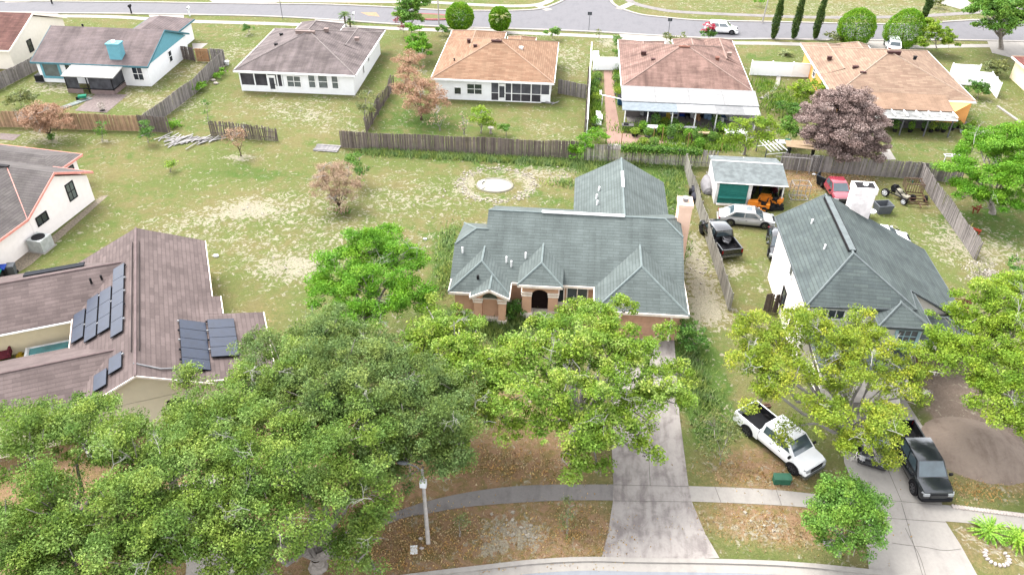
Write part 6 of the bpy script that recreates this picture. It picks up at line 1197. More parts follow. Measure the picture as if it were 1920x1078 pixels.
# green transformer box
b = P(1465, 903); t = thing('utility_box', 'low green utility box beside the white pickup', 'utility box', tuple(b), .05); GR = M('utility green', S(74, 136, 108, 1.2), rough=.5)
m = MB(local=True); m.prism([(-.52, -.25), (.46, -.25), (.52, -.15), (.52, .2), (.44, .27), (-.46, .27), (-.52, .2)], 0, .42); m.build('body', GR, t); m = MB(local=True); m.prism([(-.54, -.27), (.5, -.27), (.55, 0), (.5, .29), (-.5, .29), (-.55, 0)], .42, .48); m.build('lid', M('utility green top', S(92, 150, 122, 1.1)), t)
# bins
def bin_(lab, b, rz, body, lid, s=1., group='wheeled bins'):
    t = thing('wheeled_bin', lab, 'bin', b, rz, group); m = MB(local=True); q = lambda w, d, z: [(-w, -d, z), (w, -d, z), (w, d, z), (-w, d, z)]
    m.loft([q(.24*s, .24*s, .05), q(.31*s, .34*s, .95*s)]); m.build('body', body, t); m = MB(local=True); m.loft([q(.33*s, .37*s, .95*s), q(.33*s, .37*s, 1.0*s), q(.26*s, .3*s, 1.07*s)]); m.build('lid', lid, t)
    for x in (-.24, .24): m = MB(local=True); m.tube([(x*s-.04, .33*s, .13), (x*s+.04, .33*s, .13)], .13, 10); m.build('wheel', TYR, t)
BLB = M('bin blue', S(40, 84, 196, 1.2), rough=.5); BLK2 = M('bin black', S(62, 62, 66, 1.2), rough=.5); BGR = M('bin green', S(40, 150, 130, 1.2), rough=.5); GRY = M('bin grey', S(130, 134, 140, 1.2), rough=.5)
bin_('black bin with a blue lid on the porch slab of the taupe-roofed house', at(482, 168), 0, BLK2, BLB); bin_('blue-lidded bin at the left edge behind the solar-panel house', at(10, 522), .3, BLK2, BLB, 1.1); bin_('teal-lidded bin at the left edge in front of the blue one', at(2, 530), .3, BLK2, BGR, 1.1); bin_('grey bin beside the blue-lidded one at the left edge', at(26, 516), .3, GRY, GRY)
bin_('dark round-shouldered bin at the end of the white vinyl fence', at(1521, 148), 0, BLK2, BLK2, .9); bin_('blue bin against the cream gable house', at(60, 92), 0, WM_, BLB)
# air conditioners
def ac(lab, b, s, m0, rz=0):
    t = thing('air_conditioner', lab, 'air conditioner', b, rz, 'outdoor cooling units'); m = MB(local=True); m.box(-s, s, -s, s, .05, 1.7*s)
    for k in range(8): z = .15+k*.19*s*1.0; m.box(-s*1.02, s*1.02, -s*1.02, s*1.02, z, z+.03)
    m.build('case', m0, t); m = MB(local=True); m.cyl((0, 0, 1.7*s), s*.8, .05, 16); m.build('fan_grille', PLA, t); m = MB(local=True); m.box(-s*1.2, s*1.2, -s*1.2, s*1.2, 0, .05); m.build('pad', CON, t)
ac('black air conditioner at the corner of the teal-gabled house', at(79, 152), .5, BLK2); ac('white air conditioner on a slab by the salmon-trimmed house', at(80, 466), .68, M('ac white', S(232, 236, 232, 1.5)), -.13)
# dirt heap
def mound(name, lab, px, py, rx, ry, h, mat, rz=0, cat='dirt heap', n=64, bump=.25, kind=None):
    c = P(px, py); t = MB(); ca, sa = cos(rz), sin(rz); G = []
    rg = np.random.default_rng(int(px)); ph = rg.uniform(0, 6, 8)
    def z(u, v):
        r = sqrt(u*u+v*v); k = max(0, 1-r*r); w_ = sum(sin(u*(3+i*1.7)+ph[i])*cos(v*(2.5+i*1.9)+ph[i+4]) for i in range(4))/4; return h*k**1.15*(1+bump*w_)-.02
    for i in range(n+1):
        G.append([]); 
        for j in range(n+1):
            u, v = -1.05+2.1*i/n, -1.05+2.1*j/n; x, y = u*rx, v*ry; G[i].append((c.x+x*ca-y*sa, c.y+x*sa+y*ca, z(u, v)+rg.uniform(-.03, .03)*(u*u+v*v < .95)))
    for i in range(n):
        for j in range(n):
            if max(G[i][j][2], G[i+1][j+1][2], G[i+1][j][2], G[i][j+1][2]) > -.01: t.poly([G[i][j], G[i+1][j], G[i+1][j+1], G[i][j+1]])
    o = t.build(name, mat, None, True); return tag(o, lab, cat) if not kind else tag(o, kind=kind)
mound('dirt_heap', 'broad grey-brown heap of dirt right of the black pickup', 1832, 842, 3.5, 2.9, .85, concrete('heap dirt', S(198, 178, 162), S(166, 146, 132), .8), -.2)
# small pool with its sand-coloured floor
c = P(928, 348); t = thing('pool_shell', 'round pale pool shell sunk in the lawn inside a ring of sand', 'pool', (c.x, c.y, 0)); m = MB(local=True)
e = lambda rx, ry, z: [(rx*cos(a), ry*sin(a), z) for a in np.linspace(0, 2*pi, 36, endpoint=False)]
m.loft([e(1.86, 1.5, 0), e(1.8, 1.45, .1), e(1.66, 1.32, .1), e(1.6, 1.28, .03)], caps=False); m.build('rim', M('pool rim', S(206, 200, 182)), t); m = MB(local=True); m.poly(e(1.62, 1.3, .05)); m.build('floor', M('pool floor', S(238, 232, 212), var=.04), t)
m = MB(local=True)
for a, z in ((2.6, .1), (2.9, .14), (3.2, .12), (3.5, .1), (3.8, .11)): m.obox((1.55*cos(a), 1.25*sin(a), z), (.5, .3, .04), Matrix.Rotation(a, 3, 'Z') @ Matrix.Rotation(.3, 3, 'Y'))
m.build('torn_liner', WM_, t)
# loose rubble: nobody could count it
def rubble(name, lab, spots, n, s, mat, seed):
    m = MB(); random.seed(seed)
    for i in range(n):
        px, py, rx, ry = random.choice(spots); c = P(px, py); x, y = c.x+random.gauss(0, rx*.5), c.y+random.gauss(0, ry*.5); k = s*random.uniform(.5, 1.6)
        R = Matrix.Rotation(random.uniform(0, 3), 3, 'Z') @ Matrix.Rotation(random.uniform(-.4, .4), 3, 'X'); p = [R @ Vector((k*a*random.uniform(.6, 1.1), k*b*random.uniform(.5, 1), k*d*.5)) for d in (-1, 1) for a, b in ((-1, -1), (1, -1), (1, 1), (-1, 1))]; p = [q+Vector((x, y, k*.25)) for q in p]
        for f in ((4, 5, 6, 7), (0, 1, 5, 4), (1, 2, 6, 5), (2, 3, 7, 6), (3, 0, 4, 7)): m.poly([p[i_] for i_ in f], random.random())
    tag(m.build(name, mat), lab, 'rubble', None, 'stuff')
SND = M('limestone crumbs', S(238, 226, 206), vv=.2)
ring = [(932+88*cos(a)*.78, 347+44*sin(a)*.72, .7, .6) for a in np.linspace(0, 6.2, 22)]
rubble('rubble', 'pale limestone crumbs round the pool shell and across the lawns', ring+[(1040, 325, 2.6, 1.6), (540, 505, 2.5, 1.5), (950, 990, 1.2, 1.0), (985, 1005, .8, .9), (1310, 540, 1.2, 4), (1320, 500, .9, 3), (1440, 985, 1.2, .7), (775, 370, 4, 3), (480, 395, 4, 2), (600, 215, 5, 2)], 420, .07, SND, 4)
# fallen boards and panels
def board_pile(lab, px, py, rx, ry, n, mat, L=1.6, seed=1, z=.03, name='fallen_boards', align=None, cat='boards'):
    random.seed(seed); c = P(px, py); m = MB()
    for i in range(n):
        a = (align+random.gauss(0, .25)) if align is not None else random.uniform(0, pi); m.obox((c.x+random.gauss(0, rx*.45), c.y+random.gauss(0, ry*.45), z+random.random()*.15), (L*random.uniform(.5, 1.1), .13, .03), Matrix.Rotation(a, 3, 'Z') @ Matrix.Rotation(random.gauss(0, .05), 3, 'Y'), random.random())
    o = m.build(name, mat); tag(o, lab, cat, None, 'stuff'); return o
WBD = M('bleached boards', S(222, 216, 214), vv=.3)
board_pile('bleached fence boards strewn on the grass between the fence stub and the brown fence', 350, 263, 3.4, 1.2, 60, WBD, 1.7, 2, align=1.0)
board_pile('dead white branches and sticks in the garden behind the left rusty tree', 1310, 60, .1, .1, 2, WBD, .5, 3) if False else None
t = thing('fallen_panel', 'grey fence panel lying flat on the open lawn', 'fence panel', at(614, 279), -.05); m = MB(local=True)
for i in range(14): m.box(-1.3+i*.185, -1.3+i*.185+.17, -.8, .8, .06, .09, random.random())
m.build('board_panel', M('bleached panel', S(196, 190, 190), vv=.25), t)
for y in (-.5, .5): m = MB(local=True); m.box(-1.35, 1.35, y-.05, y+.05, .09, .14); m.build('rail', WBD, t)
# edging stones
EDG = M('pink white stone', S(240, 226, 216, 1.25), var=.12, scale=5, vv=.12)
a, b = P(1787, 950), P(1925, 968); n = 24; proto = None
def stone(c, rz, s=1.):
    random.seed(int(c.x*1000) % 997); m = MB(local=True); q = lambda k, z: [(k*(.11+.01*random.random())*cos(v)*s, k*.17*sin(v)*s, z) for v in np.linspace(pi/8, 2*pi+pi/8, 8, endpoint=False)]
    m.loft([q(1, 0), q(1.03, .05), q(.85, .09)]); m.cv = .5; o = m.build('edging_stone', EDG, None); o.location = c; o.rotation_euler = (0, 0, rz); return o
for i in range(n):
    o = stone(a.lerp(b, i/(n-1)), -.1+random.uniform(-.1, .1)); tag(o, 'pink-white edging stone in the row along the sidewalk, right of the black pickup', 'edging stone', 'edging stones in a row beside the sidewalk')
c = P(1869, 1044)
for i in range(13):
    an = 2.4+4.4*i/12; o = stone(c+Vector((.62*cos(an), .55*sin(an), 0)), an+pi/2, .8); tag(o, 'pink-white edging stone in the ring round the spiky plants at the lower right', 'edging stone', 'edging stones in the ring')
o = stone(P(1552, 1020), .3, 2.2); o.data.materials[0] = M('grey stone', S(178, 172, 176)); tag(o, 'big grey stone under the round green street tree', 'stone')
def rock(lab, px, py, s, mat=None):
    m = MB(); c = P(px, py); m.ball((c.x, c.y, s*.3), (s, s*.7, s*.45), 7, 5); solo(m, 'rock', mat or EDG, lab, 'stone', None, (c.x, c.y, 0))
rock('small white rock beside the foot of the front street lamp', 789, 1010, .14); rock('small white rock nearer the kerb than the lamp foot', 791, 1028, .15); rock('white scrap lying on the grass beside the brown mauve roof', 405, 481, .28, WM_); rock('white scrap on the grass left of the terracotta house', 797, 449, .2, WM_)
t = thing('meter_box', 'white water meter box lid on the brown verge left of the lamp', 'meter box', at(776, 1031), .2); m = MB(local=True); m.box(-.2, .2, -.28, .28, 0, .06); m.build('lid', WM_, t)
# scrap yard things
MTL = M('rusty metal', S(120, 88, 72, 1.2), rough=.7, var=.3); ORG = M('mower orange', S(236, 140, 50, 2.2), rough=.4, var=.1); WOODM = M('worn timber', S(160, 132, 112, 1.3), vv=.3)
c = P(1712, 372); t = thing('trailer', 'rusty open trailer with a wooden cage in the scrap yard', 'trailer', (c.x, c.y, 0), -.08); m = MB(local=True)
for y in (-1.5, -.9, -.3, .3): m.box(-.75, .75, y-.03, y+.03, .45, .52)
for x in (-.75, .72): m.box(x, x+.05, -1.6, .9, .45, .53)
m.box(-.03, .03, -2.6, -1.5, .42, .5); m.box(-.9, .9, -1.75, -1.68, .3, .38); m.build('frame', MTL, t)
m = MB(local=True)
for x in np.linspace(-.8, .8, 8): m.box(x-.03, x+.03, .28, .33, .5, 1.35, random.random()); m.box(x-.03, x+.03, 1.5, 1.55, .5, 1.35, random.random())
for y in np.linspace(.3, 1.5, 5): m.box(-.82, -.77, y-.04, y+.04, .5, 1.35, random.random()); m.box(.77, .82, y-.04, y+.04, .5, 1.35, random.random())
m.box(-.85, .85, .26, .31, 1.3, 1.4); m.box(-.85, .85, 1.5, 1.55, 1.3, 1.4); m.build('cage', WOODM, t)
for x in (-.95, .95): m = MB(local=True); m.tube([(x-.09, -.5, .33), (x+.09, -.5, .33)], .33, 14); m.build('wheel', TYR, t)
c = P(1684, 372); t = thing('go_kart', 'stripped buggy frame with big black wheels right of the white chimney', 'buggy', (c.x, c.y, 0), -.9); m = MB(local=True)
for a_, b_ in (((-1, -.4, .4), (1.0, -.3, .4)), ((-1, .4, .4), (1.0, .3, .4)), ((-.6, -.4, .4), (-.6, -.3, 1.1)), ((-.6, .4, .4), (-.6, .3, 1.1)), ((-.6, -.3, 1.1), (-.6, .3, 1.1)), ((-.6, -.3, 1.1), (.5, -.3, .5)), ((-.6, .3, 1.1), (.5, .3, .5)), ((1, -.6, .35), (1, .6, .35)), ((-1, -.7, .35), (-1, .7, .35))): m.tube([a_, b_], .05, 6)
m.build('frame', PLA, t); m = MB(local=True); m.box(-.3, 1.0, -.28, .28, .42, .62); m.ball((-.1, 0, .75), (.35, .3, .25), 8, 6); m.build('body_shell', M('dirty cream shell', S(206, 198, 178, 1.2), var=.2), t)
for x, y, r_ in ((1, -.68, .33), (1, .68, .33), (-1, -.75, .4), (-1, .75, .4)): wheel(t, x, y, r_, .26, WM_, 1 if y > 0 else -1)
c = P(1653, 397); t = thing('planter_box', 'grey open-topped plastic tub behind the dark roof', 'tub', (c.x, c.y, 0), .2); m = MB(local=True); q = lambda k, z: [(-k, -k*.8, z), (k, -k*.8, z), (k, k*.8, z), (-k, k*.8, z)]; m.loft([q(.6, 0), q(.75, .9), q(.66, .9), q(.55, .2)], caps=False); m.poly(q(.56, .22)); m.build('tub', GRY, t)
c = P(1629, 408); t = thing('round_table', 'small round white table behind the dark roof', 'table', (c.x, c.y, 0)); m = MB(local=True); m.cyl((0, 0, .68), .48, .06, 20); m.build('tabletop', WM_, t); m = MB(local=True); m.cyl((0, 0, 0), .06, .68, 8); m.build('leg', PLA, t)
c = P(1302, 372); t = thing('quad_bike', 'dark covered quad bike against the long side fence', 'quad bike', (c.x, c.y, 0), 1.5); m = MB(local=True); DC = M('dark blue grey cover', S(84, 84, 96, 1.1)); m.ball((.5, 0, .75), (.75, .38, .42), 10, 8); m.ball((-.5, 0, .5), (.65, .4, .35), 10, 8); m.build('body', DC, t); m = MB(local=True); m.tube([(.5, -.4, 1.05), (.4, 0, 1.15), (.5, .4, 1.05)], .03, 5); m.build('handlebar', PLA, t)
for x in (-.75, .75):
    for y in (-.42, .42): m = MB(local=True); m.tube([(x, y-.12, .3), (x, y+.12, .3)], .3, 12); m.build('wheel', TYR, t)
c = P(1328, 352); t = thing('upturned_boat', 'whitish upturned skiff leaning on the left wall of the shed', 'boat', (c.x-.1, c.y+.2, 0), 1.55); m = MB(local=True); HB = M('chalky hull', S(206, 202, 204, 1.1), var=.15, scale=2)
rings = []
for x, w_, h_ in ((-1.7, .25, .35), (-1.5, .5, .6), (-.5, .65, .8), (.6, .6, .78), (1.3, .35, .6), (1.7, .05, .35)): rings.append([(x, w_*cos(a), h_*sin(a)+.05) for a in np.linspace(0, pi, 9)])
m.loft(rings, True, None, True); m.build('hull', HB, t, True); m = MB(local=True); m.box(-1.7, 1.6, -.03, .03, .78, .84); m.build('keel', HB, t)
c = P(1497, 372); t = thing('metal_rack', 'bare pipe rack standing on straw right of the shed', 'rack', (c.x, c.y, 0), .05); m = MB(local=True)
for z in (.05, 1.6):
    for a_, b_ in (((-.8, -.4), (.8, -.4)), ((.8, -.4), (.8, .6)), ((.8, .6), (-.8, .6)), ((-.8, .6), (-.8, -.4))): m.tube([a_+(z,), b_+(z,)], .035, 5)
for x, y in ((-.8, -.4), (.8, -.4), (.8, .6), (-.8, .6), (0, -.4), (0, .6), (-.4, -.4), (.4, -.4)): m.tube([(x, y, 0), (x, y, 1.6)], .03, 5)
for z in (.5, 1.0): m.tube([(-.8, -.4, z), (.8, -.4, z)], .025, 5)
m.build('pipe_frame', M('galvanised pipe', S(214, 208, 204, 1.2)), t)
def mower(lab, px, py, rz, body, s=1.):
    c = P(px, py); t = thing('riding_mower', lab, 'mower', (c.x, c.y, 0), rz, 'machines by the shed'); m = MB(local=True)
    m.loft([[(.1*s, -.3*s, .35), (.1*s, .3*s, .35), (.1*s, .28*s, .75*s), (.1*s, -.28*s, .75*s)], [(.9*s, -.26*s, .35), (.9*s, .26*s, .35), (.85*s, .2*s, .62*s), (.85*s, -.2*s, .62*s)]]); m.box(-.75*s, .1*s, -.32*s, .32*s, .4*s, .5*s); m.box(-.6*s, .5*s, -.55*s, .55*s, .12, .3); m.box(-.85*s, -.55*s, -.36*s, .36*s, .35*s, .7*s); m.build('hood', body, t)
    m = MB(local=True); m.box(-.55*s, -.15*s, -.22*s, .22*s, .55*s, .65*s); m.obox((-.58*s, 0, .85*s), (.08, .42*s, .42*s), Matrix.Rotation(-.2, 3, 'Y')); m.build('seat', PLA, t); m = MB(local=True); m.tube([(.15*s, 0, .7*s), (0, 0, 1.0*s)], .03, 5); m.tube([(-.0, .17*cos(a), 1.0*s+.17*sin(a)*.6) for a in np.linspace(0, 2*pi, 10)], .02, 4, False); m.build('steering_wheel', PLA, t)
    for x, y, r_ in ((.65, -.4, .2), (.65, .4, .2), (-.5, -.42, .27), (-.5, .42, .27)): m = MB(local=True); m.tube([(x*s, y*s-.08, r_), (x*s, y*s+.08, r_)], r_, 12); m.build('wheel', TYR, t)
mower('bright orange riding mower in the open bay of the shed', 1443, 384, 2.6, ORG, 1.25); mower('orange mower in front of the shed bay, nearest the sedan', 1421, 392, 2.9, ORG, 1.15); mower('black mower in front of the shed bay, right of the orange ones', 1452, 392, 0.2, PLA, .85)
def motorbike(lab, px, py, rz, c0):
    c = P(px, py); t = thing('motorbike', lab, 'motorbike', (c.x, c.y, 0), rz, 'machines by the shed')
    m = MB(local=True); m.ball((.1, 0, .8), (.38, .15, .17), 8, 6); m.ball((-.45, 0, .8), (.4, .13, .1), 8, 6); m.box(-.35, .35, -.14, .14, .35, .7); m.build('frame', c0, t); m = MB(local=True); m.tube([(.65, 0, .32), (.4, 0, .95)], .05, 6); m.tube([(.38, -.36, 1.02), (.42, 0, .98), (.38, .36, 1.02)], .025, 5); m.build('fork', STL, t)
    for x in (-.68, .68): m = MB(local=True); m.tube([(x, -.06, .32), (x, .06, .32)], .32, 14); m.build('wheel', TYR, t)
motorbike('dark motorbike inside the shed bay on the left', 1412, 366, 1.2, PLA); motorbike('dark motorbike inside the shed bay in the middle', 1424, 362, 1.35, M('dark blue tank', S(60, 66, 90))); motorbike('motorbike with a maroon tank at the right of the shed bay', 1450, 366, 1.7, M('maroon tank', S(110, 50, 60))); motorbike('black motorbike in the yard at the right edge of the shed bay', 1463, 374, 1.5, PLA)
def bundle(name, lab, cat, px, py, parts, rz=0., group=None, h=0.):
    """a small thing built of shaped boxes: parts {name: (material, [(cx, cy, cz, sx, sy, sz, tilt)])}"""
    c = P(px, py); t = thing(name, lab, cat, (c.x, c.y, h), rz, group)
    for pn, (mt, bx) in parts.items():
        m = MB(local=True)
        for q in bx: m.obox(q[:3], q[3:6], Matrix.Rotation(q[6] if len(q) > 6 else 0, 3, 'Y'))
        m.build(pn, mt, t)
    return t
TANB = M('raw plywood', S(238, 206, 168), var=.12)
bundle('plywood_sheet', 'tan plywood sheets laid over a heap behind the fence', 'plywood', 1500, 292, {'sheet': (TANB, [(0, 0, 1.2, 3.4, 1.6, .04, .03), (.3, .4, 1.26, 2.6, 1.2, .04, -.03)]), 'support': (PLA, [(-1.2, 0, .6, .1, 1.2, 1.2), (1.2, 0, .6, .1, 1.2, 1.2)])}, -.1)
bundle('timber_rack', 'rack of white pipes and ladders behind the shed fence', 'rack', 1445, 290, {'pipe': (WM_, [(-.8+i*.3, 0, 1.0+.1*(i % 3), .07, 2.6, .07) for i in range(7)]+[(0, -1, .6, 2.4, .06, .06), (0, 1, .6, 2.4, .06, .06)]), 'post': (GRY, [(-1.2, -1, .6, .08, .08, 1.2), (1.2, -1, .6, .08, .08, 1.2), (-1.2, 1, .6, .08, .08, 1.2), (1.2, 1, .6, .08, .08, 1.2)])}, .3)
bundle('work_table', 'white table with a teal crate behind the scrap yard fence', 'table', 1468, 279, {'tabletop': (WM_, [(0, 0, .8, 1.7, .9, .06)]), 'leg': (WM_, [(-.75, -.35, .4, .07, .07, .8), (.75, -.35, .4, .07, .07, .8)]), 'crate': (BGR, [(.3, 0, .95, .5, .4, .25)])})
bundle('white_door', 'white door panel leaning on the back fence behind the red pickup', 'door', 1528, 322, {'leaf': (WM_, [(0, 0, .9, 1.1, .06, 1.8)]), 'rail': (GRY, [(0, -.05, .3, 1.2, .05, .08), (0, -.05, 1.2, 1.2, .05, .08), (-.4, -.05, .9, .07, .05, 1.8), (.3, -.05, .9, .07, .05, 1.8)])}, -.05)
bundle('gate_frame', 'bare white pipe gate by the shed', 'gate', 1482, 325, {'pipe': (M('galvanised pipe', S(214, 208, 204)), [(0, 0, 1.75, 3.6, .06, .06), (-1.2, 0, .9, .06, .06, 1.8), (1.8, 0, .9, .06, .06, 1.8), (.6, 0, .9, .06, .06, 1.8)])}, -.05)
rock('white bucket-like lump on the straw by the back fence', 1526, 328, .22, WM_)
bundle('fence_board', 'pale loose board leaning on the corner where the two fences meet', 'board', 1707, 338, {'board': (WBD, [(0, -.3, 1.0, .14, .05, 2.0)]), 'bottle': (BGR, [(.1, -.6, .12, .12, .12, .24)])}, -.1)
RDB = M('red orange plastic', S(222, 82, 50, 1.1), rough=.5)
bundle('red_bench', 'red-orange toy bench on the grass right of the side fence', 'bench', 1825, 436, {'seat': (RDB, [(0, 0, .35, 1.1, .4, .08)]), 'leg': (RDB, [(-.45, 0, .17, .08, .35, .34), (.45, 0, .17, .08, .35, .34)]), 'pole': (M('yellow pole', S(214, 206, 110, 1.2)), [(-.4, .5, .3, .08, 1.2, .08)])}, -.6)
bundle('toy_swing', 'tangle of rusty red toy frame above the red bench', 'toy frame', 1828, 400, {'frame': (M('rusty red', S(176, 96, 70, 1.1)), [(0, 0, .5, .9, .08, .08, .5), (0, 0, .6, .9, .08, .08, -.6), (0, .2, .4, .08, .8, .08), (.3, 0, .3, .08, .08, .7, .2), (-.3, 0, .3, .08, .08, .7, -.2), (0, -.2, .8, .6, .3, .05, .2)])}, .3)
bundle('white_pergola', 'low white lattice table frame behind the fence on the right', 'frame', 1783, 306, {'frame': (WM_, [(0, 0, .75, 1.6, .07, .07), (0, .5, .75, 1.6, .07, .07), (-.75, .25, .75, .07, .6, .07), (.75, .25, .75, .07, .6, .07), (0, .25, .75, .07, .6, .07), (-.75, 0, .37, .07, .07, .74), (.75, 0, .37, .07, .07, .74)])})
# courtyard of the solar-panel house
wmS = None
c = P(92, 655, .6); t = thing('bathtub_pool', 'white-rimmed turquoise tub in the courtyard of the solar-panel house', 'tub', (c.x, c.y, 0), radians(25)); m = MB(local=True)
e = lambda k, z: [((1.45*k if abs(cos(a)) > .4 else 1.1*k)*(1 if cos(a) > 0 else -1)*min(1, abs(cos(a))*1.5+.02), .5*k*(1 if sin(a) > 0 else -1)*min(1, abs(sin(a))*1.5+.02), z) for a in np.linspace(.05, 2*pi+.05, 28, endpoint=False)]
m.loft([e(1, 0), e(1.05, .75), e(.95, .77), e(.86, .6)], caps=False); m.build('rim', WM_, t); m = MB(local=True); m.poly(e(.88, .66)); m.build('water', glass('turquoise water', S(110, 208, 216), .1), t)
PK = M('faded crimson cushion', S(176, 84, 104, 1.1)); bundle('armchair', 'crimson armchair in the courtyard at the left edge', 'chair', 10, 672, {'seat': (PK, [(0, 0, .4, .9, .8, .25)]), 'backrest': (PK, [(0, .38, .8, .9, .15, .8)]), 'armrest': (PK, [(-.45, 0, .55, .14, .8, .5), (.45, 0, .55, .14, .8, .5)])}, .4)
bundle('crimson_stool', 'crimson stool in front of the armchair in the courtyard', 'stool', 12, 690, {'seat': (PK, [(0, 0, .35, .6, .6, .15)]), 'leg': (PLA, [(-.2, 0, .14, .06, .06, .28), (.2, 0, .14, .06, .06, .28)])}, .4)
bundle('toy_car', 'small yellow toy with black wheels beside the turquoise tub', 'toy', 42, 672, {'body': (M('toy yellow', S(226, 190, 60, 1.1)), [(0, 0, .25, .6, .3, .2), (0, 0, .42, .25, .25, .2)]), 'wheel': (PLA, [(-.2, -.18, .12, .2, .06, .2), (.2, -.18, .12, .2, .06, .2)])}, .3)
# gardens and patios behind the back row: pots and furniture
POTB = M('black pot', S(66, 62, 62)); POTG = M('grey pot', S(150, 146, 144)); PLN = [RND, ELM, WEED, BRT]
def pot(lab, px, py, r=.22, hp=.35, ph=.7, lm=None, n=260, seed=0, pm=None, group='potted plants on the patios', dx=0):
    c = P(px, py)+Vector((dx, 0, 0)); t = thing('potted_plant', lab, 'potted plant', (c.x, c.y, 0), 0, group); m = MB(); m.tube([(c.x, c.y, 0), (c.x, c.y, hp)], [r*.75, r], 10); m.build('pot', pm or POTB, t)
    rg = np.random.default_rng(seed); u = rg.normal(size=(n, 3)); u /= np.linalg.norm(u, axis=1)[:, None]; k = rg.uniform(.2, 1, n)**.5
    pts = np.array([c.x, c.y, hp+ph*.45])+u*k[:, None]*np.array([r*1.5, r*1.5, ph*.5]); leaf_object('foliage', pts, .13, rg.uniform(0, 1, n), lm or PLN[seed % 4], t, .3, seed)
words = ['leafy', 'bushy', 'tall leafy', 'small']
GP = [(1215, 258, 'right of the salmon path, nearest the fence'), (1205, 248, 'beside the dark table, first of the planting bed'), (1228, 240, 'in front of the first patio post'), (1245, 236, 'in front of the sliding door'), (1262, 240, 'centre of the planting bed'), (1240, 255, 'below the white planter table'), (1256, 262, 'by the white slab'), (1190, 255, 'at the bend of the salmon path'), (1272, 250, 'right part of the planting bed'), (1290, 262, 'beside the tan stake'), (1305, 268, 'right of the round trellis'), (1320, 258, 'beneath the white bench'), (1335, 266, 'at the right end of the planting bed'), (1350, 250, 'beside the white chairs'), (1340, 240, 'in front of the right patio posts'), (1205, 274, 'on the strip along the creeper fence, left'), (1225, 276, 'on the strip along the creeper fence, middle'), (1310, 280, 'on the strip along the creeper fence, right')]
for i, (px, py, w_) in enumerate(GP): pot('%s green plant %s' % (words[i % 4], w_), px, py, .4, .3, [.9, 1.1, 1.6, .7][i % 4], seed=i, n=620, pm=POTB if i % 2 else POTG)
OP = [(1677, 247, 'first in the row under the clear patio cover'), (1706, 248, 'by the second grey patio post'), (1731, 246, 'tallest, in the middle of the row under the clear cover'), (1745, 248, 'right of the tallest one under the clear cover'), (1757, 246, 'grey-leaved, near the third grey patio post'), (1768, 248, 'low one before the last patio post'), (1784, 244, 'first right of the last patio post'), (1795, 240, 'second right of the last patio post'), (1803, 248, 'white-potted, right of the patio'), (1812, 245, 'in the cluster right of the patio'), (1818, 250, 'front one at the right end of the cluster'), (1822, 240, 'back one at the right end of the cluster')]
for i, (px, py, w_) in enumerate(OP): pot('%s plant %s' % (words[(i+1) % 4], w_), px, py, .28, .3, .6 if i > 5 else 1.2, seed=40+i, n=330, pm=WM_ if i == 8 else POTB)
SP = [(1116, 165, 'upper one in the bed beside the white rail'), (1118, 190, 'third in the bed beside the white rail'), (1112, 178, 'second in the bed beside the white rail'), (1158, 130, 'upper one between path and brown-roofed house'), (1158, 155, 'middle one between path and brown-roofed house'), (1158, 178, 'lower one between path and brown-roofed house'), (1120, 150, 'reddish, by the gate end of the bed'), (1116, 235, 'at the lower end of the bed beside the white rail')]
for i, (px, py, w_) in enumerate(SP): pot('bushy plant %s' % w_, px, py, .45, .15, 1.0, seed=70+i, n=420, pm=POTG)
def chair(lab, px, py, rz, c0): bundle('patio_chair', lab, 'chair', px, py, {'seat': (c0, [(0, 0, .42, .5, .5, .05)]), 'backrest': (c0, [(0, .25, .72, .5, .05, .6)]), 'leg': (c0, [(-.22, -.22, .2, .05, .05, .42), (.22, -.22, .2, .05, .05, .42), (-.22, .22, .2, .05, .05, .42), (.22, .22, .2, .05, .05, .42)])}, rz, 'patio chairs')
chair('white chair on the crowded patio, left of the right posts', 1342, 228, .3, WM_); chair('white chair beside the bushy tree on the patio', 1350, 238, -.4, WM_); chair('blue chair at the right end of the crowded patio', 1356, 226, .2, M('chair blue', S(110, 150, 200))); chair('black chair beside the red box on the patio', 1288, 222, .1, PLA); chair('black chair under the left end of the white cover', 1230, 222, -.2, PLA)
chair('dark chair on the porch slab of the taupe-roofed house, left of the bin', 458, 166, .2, PLA); chair('dark chair next to the blue-lidded bin on the porch slab', 470, 167, -.2, PLA)
bundle('patio_shelf', 'white shelf unit in the middle of the crowded patio', 'shelf', 1263, 222, {'frame': (WM_, [(-.45, 0, .6, .05, .4, 1.2), (.45, 0, .6, .05, .4, 1.2), (0, 0, .1, .9, .4, .04), (0, 0, .6, .9, .4, .04), (0, 0, 1.2, .95, .42, .04)]), 'crate': (BLB, [(.1, 0, .75, .5, .3, .25)])})
bundle('storage_box', 'red storage box under the white patio cover', 'box', 1279, 218, {'body': (M('box red', S(214, 56, 70, 1.2)), [(0, 0, .7, .8, .5, .5)]), 'stand': (BLB, [(0, 0, .2, .7, .45, .4)])})
bundle('storage_cabinet', 'grey-brown cabinet under the left end of the white cover', 'cabinet', 1186, 218, {'body': (M('cabinet grey', S(150, 140, 138, 1.2)), [(0, 0, .6, 1.6, .6, 1.1)]), 'top': (GRY, [(0, 0, 1.18, 1.7, .65, .06)])})
bundle('storage_cabinet', 'dark blue cabinet at the corner of the brown-roofed house', 'cabinet', 1163, 196, {'body': (M('cabinet blue', S(70, 120, 160, 1.2)), [(0, 0, .5, .7, .7, .9)]), 'top': (PLA, [(0, 0, 1.0, .8, .75, .06)])})
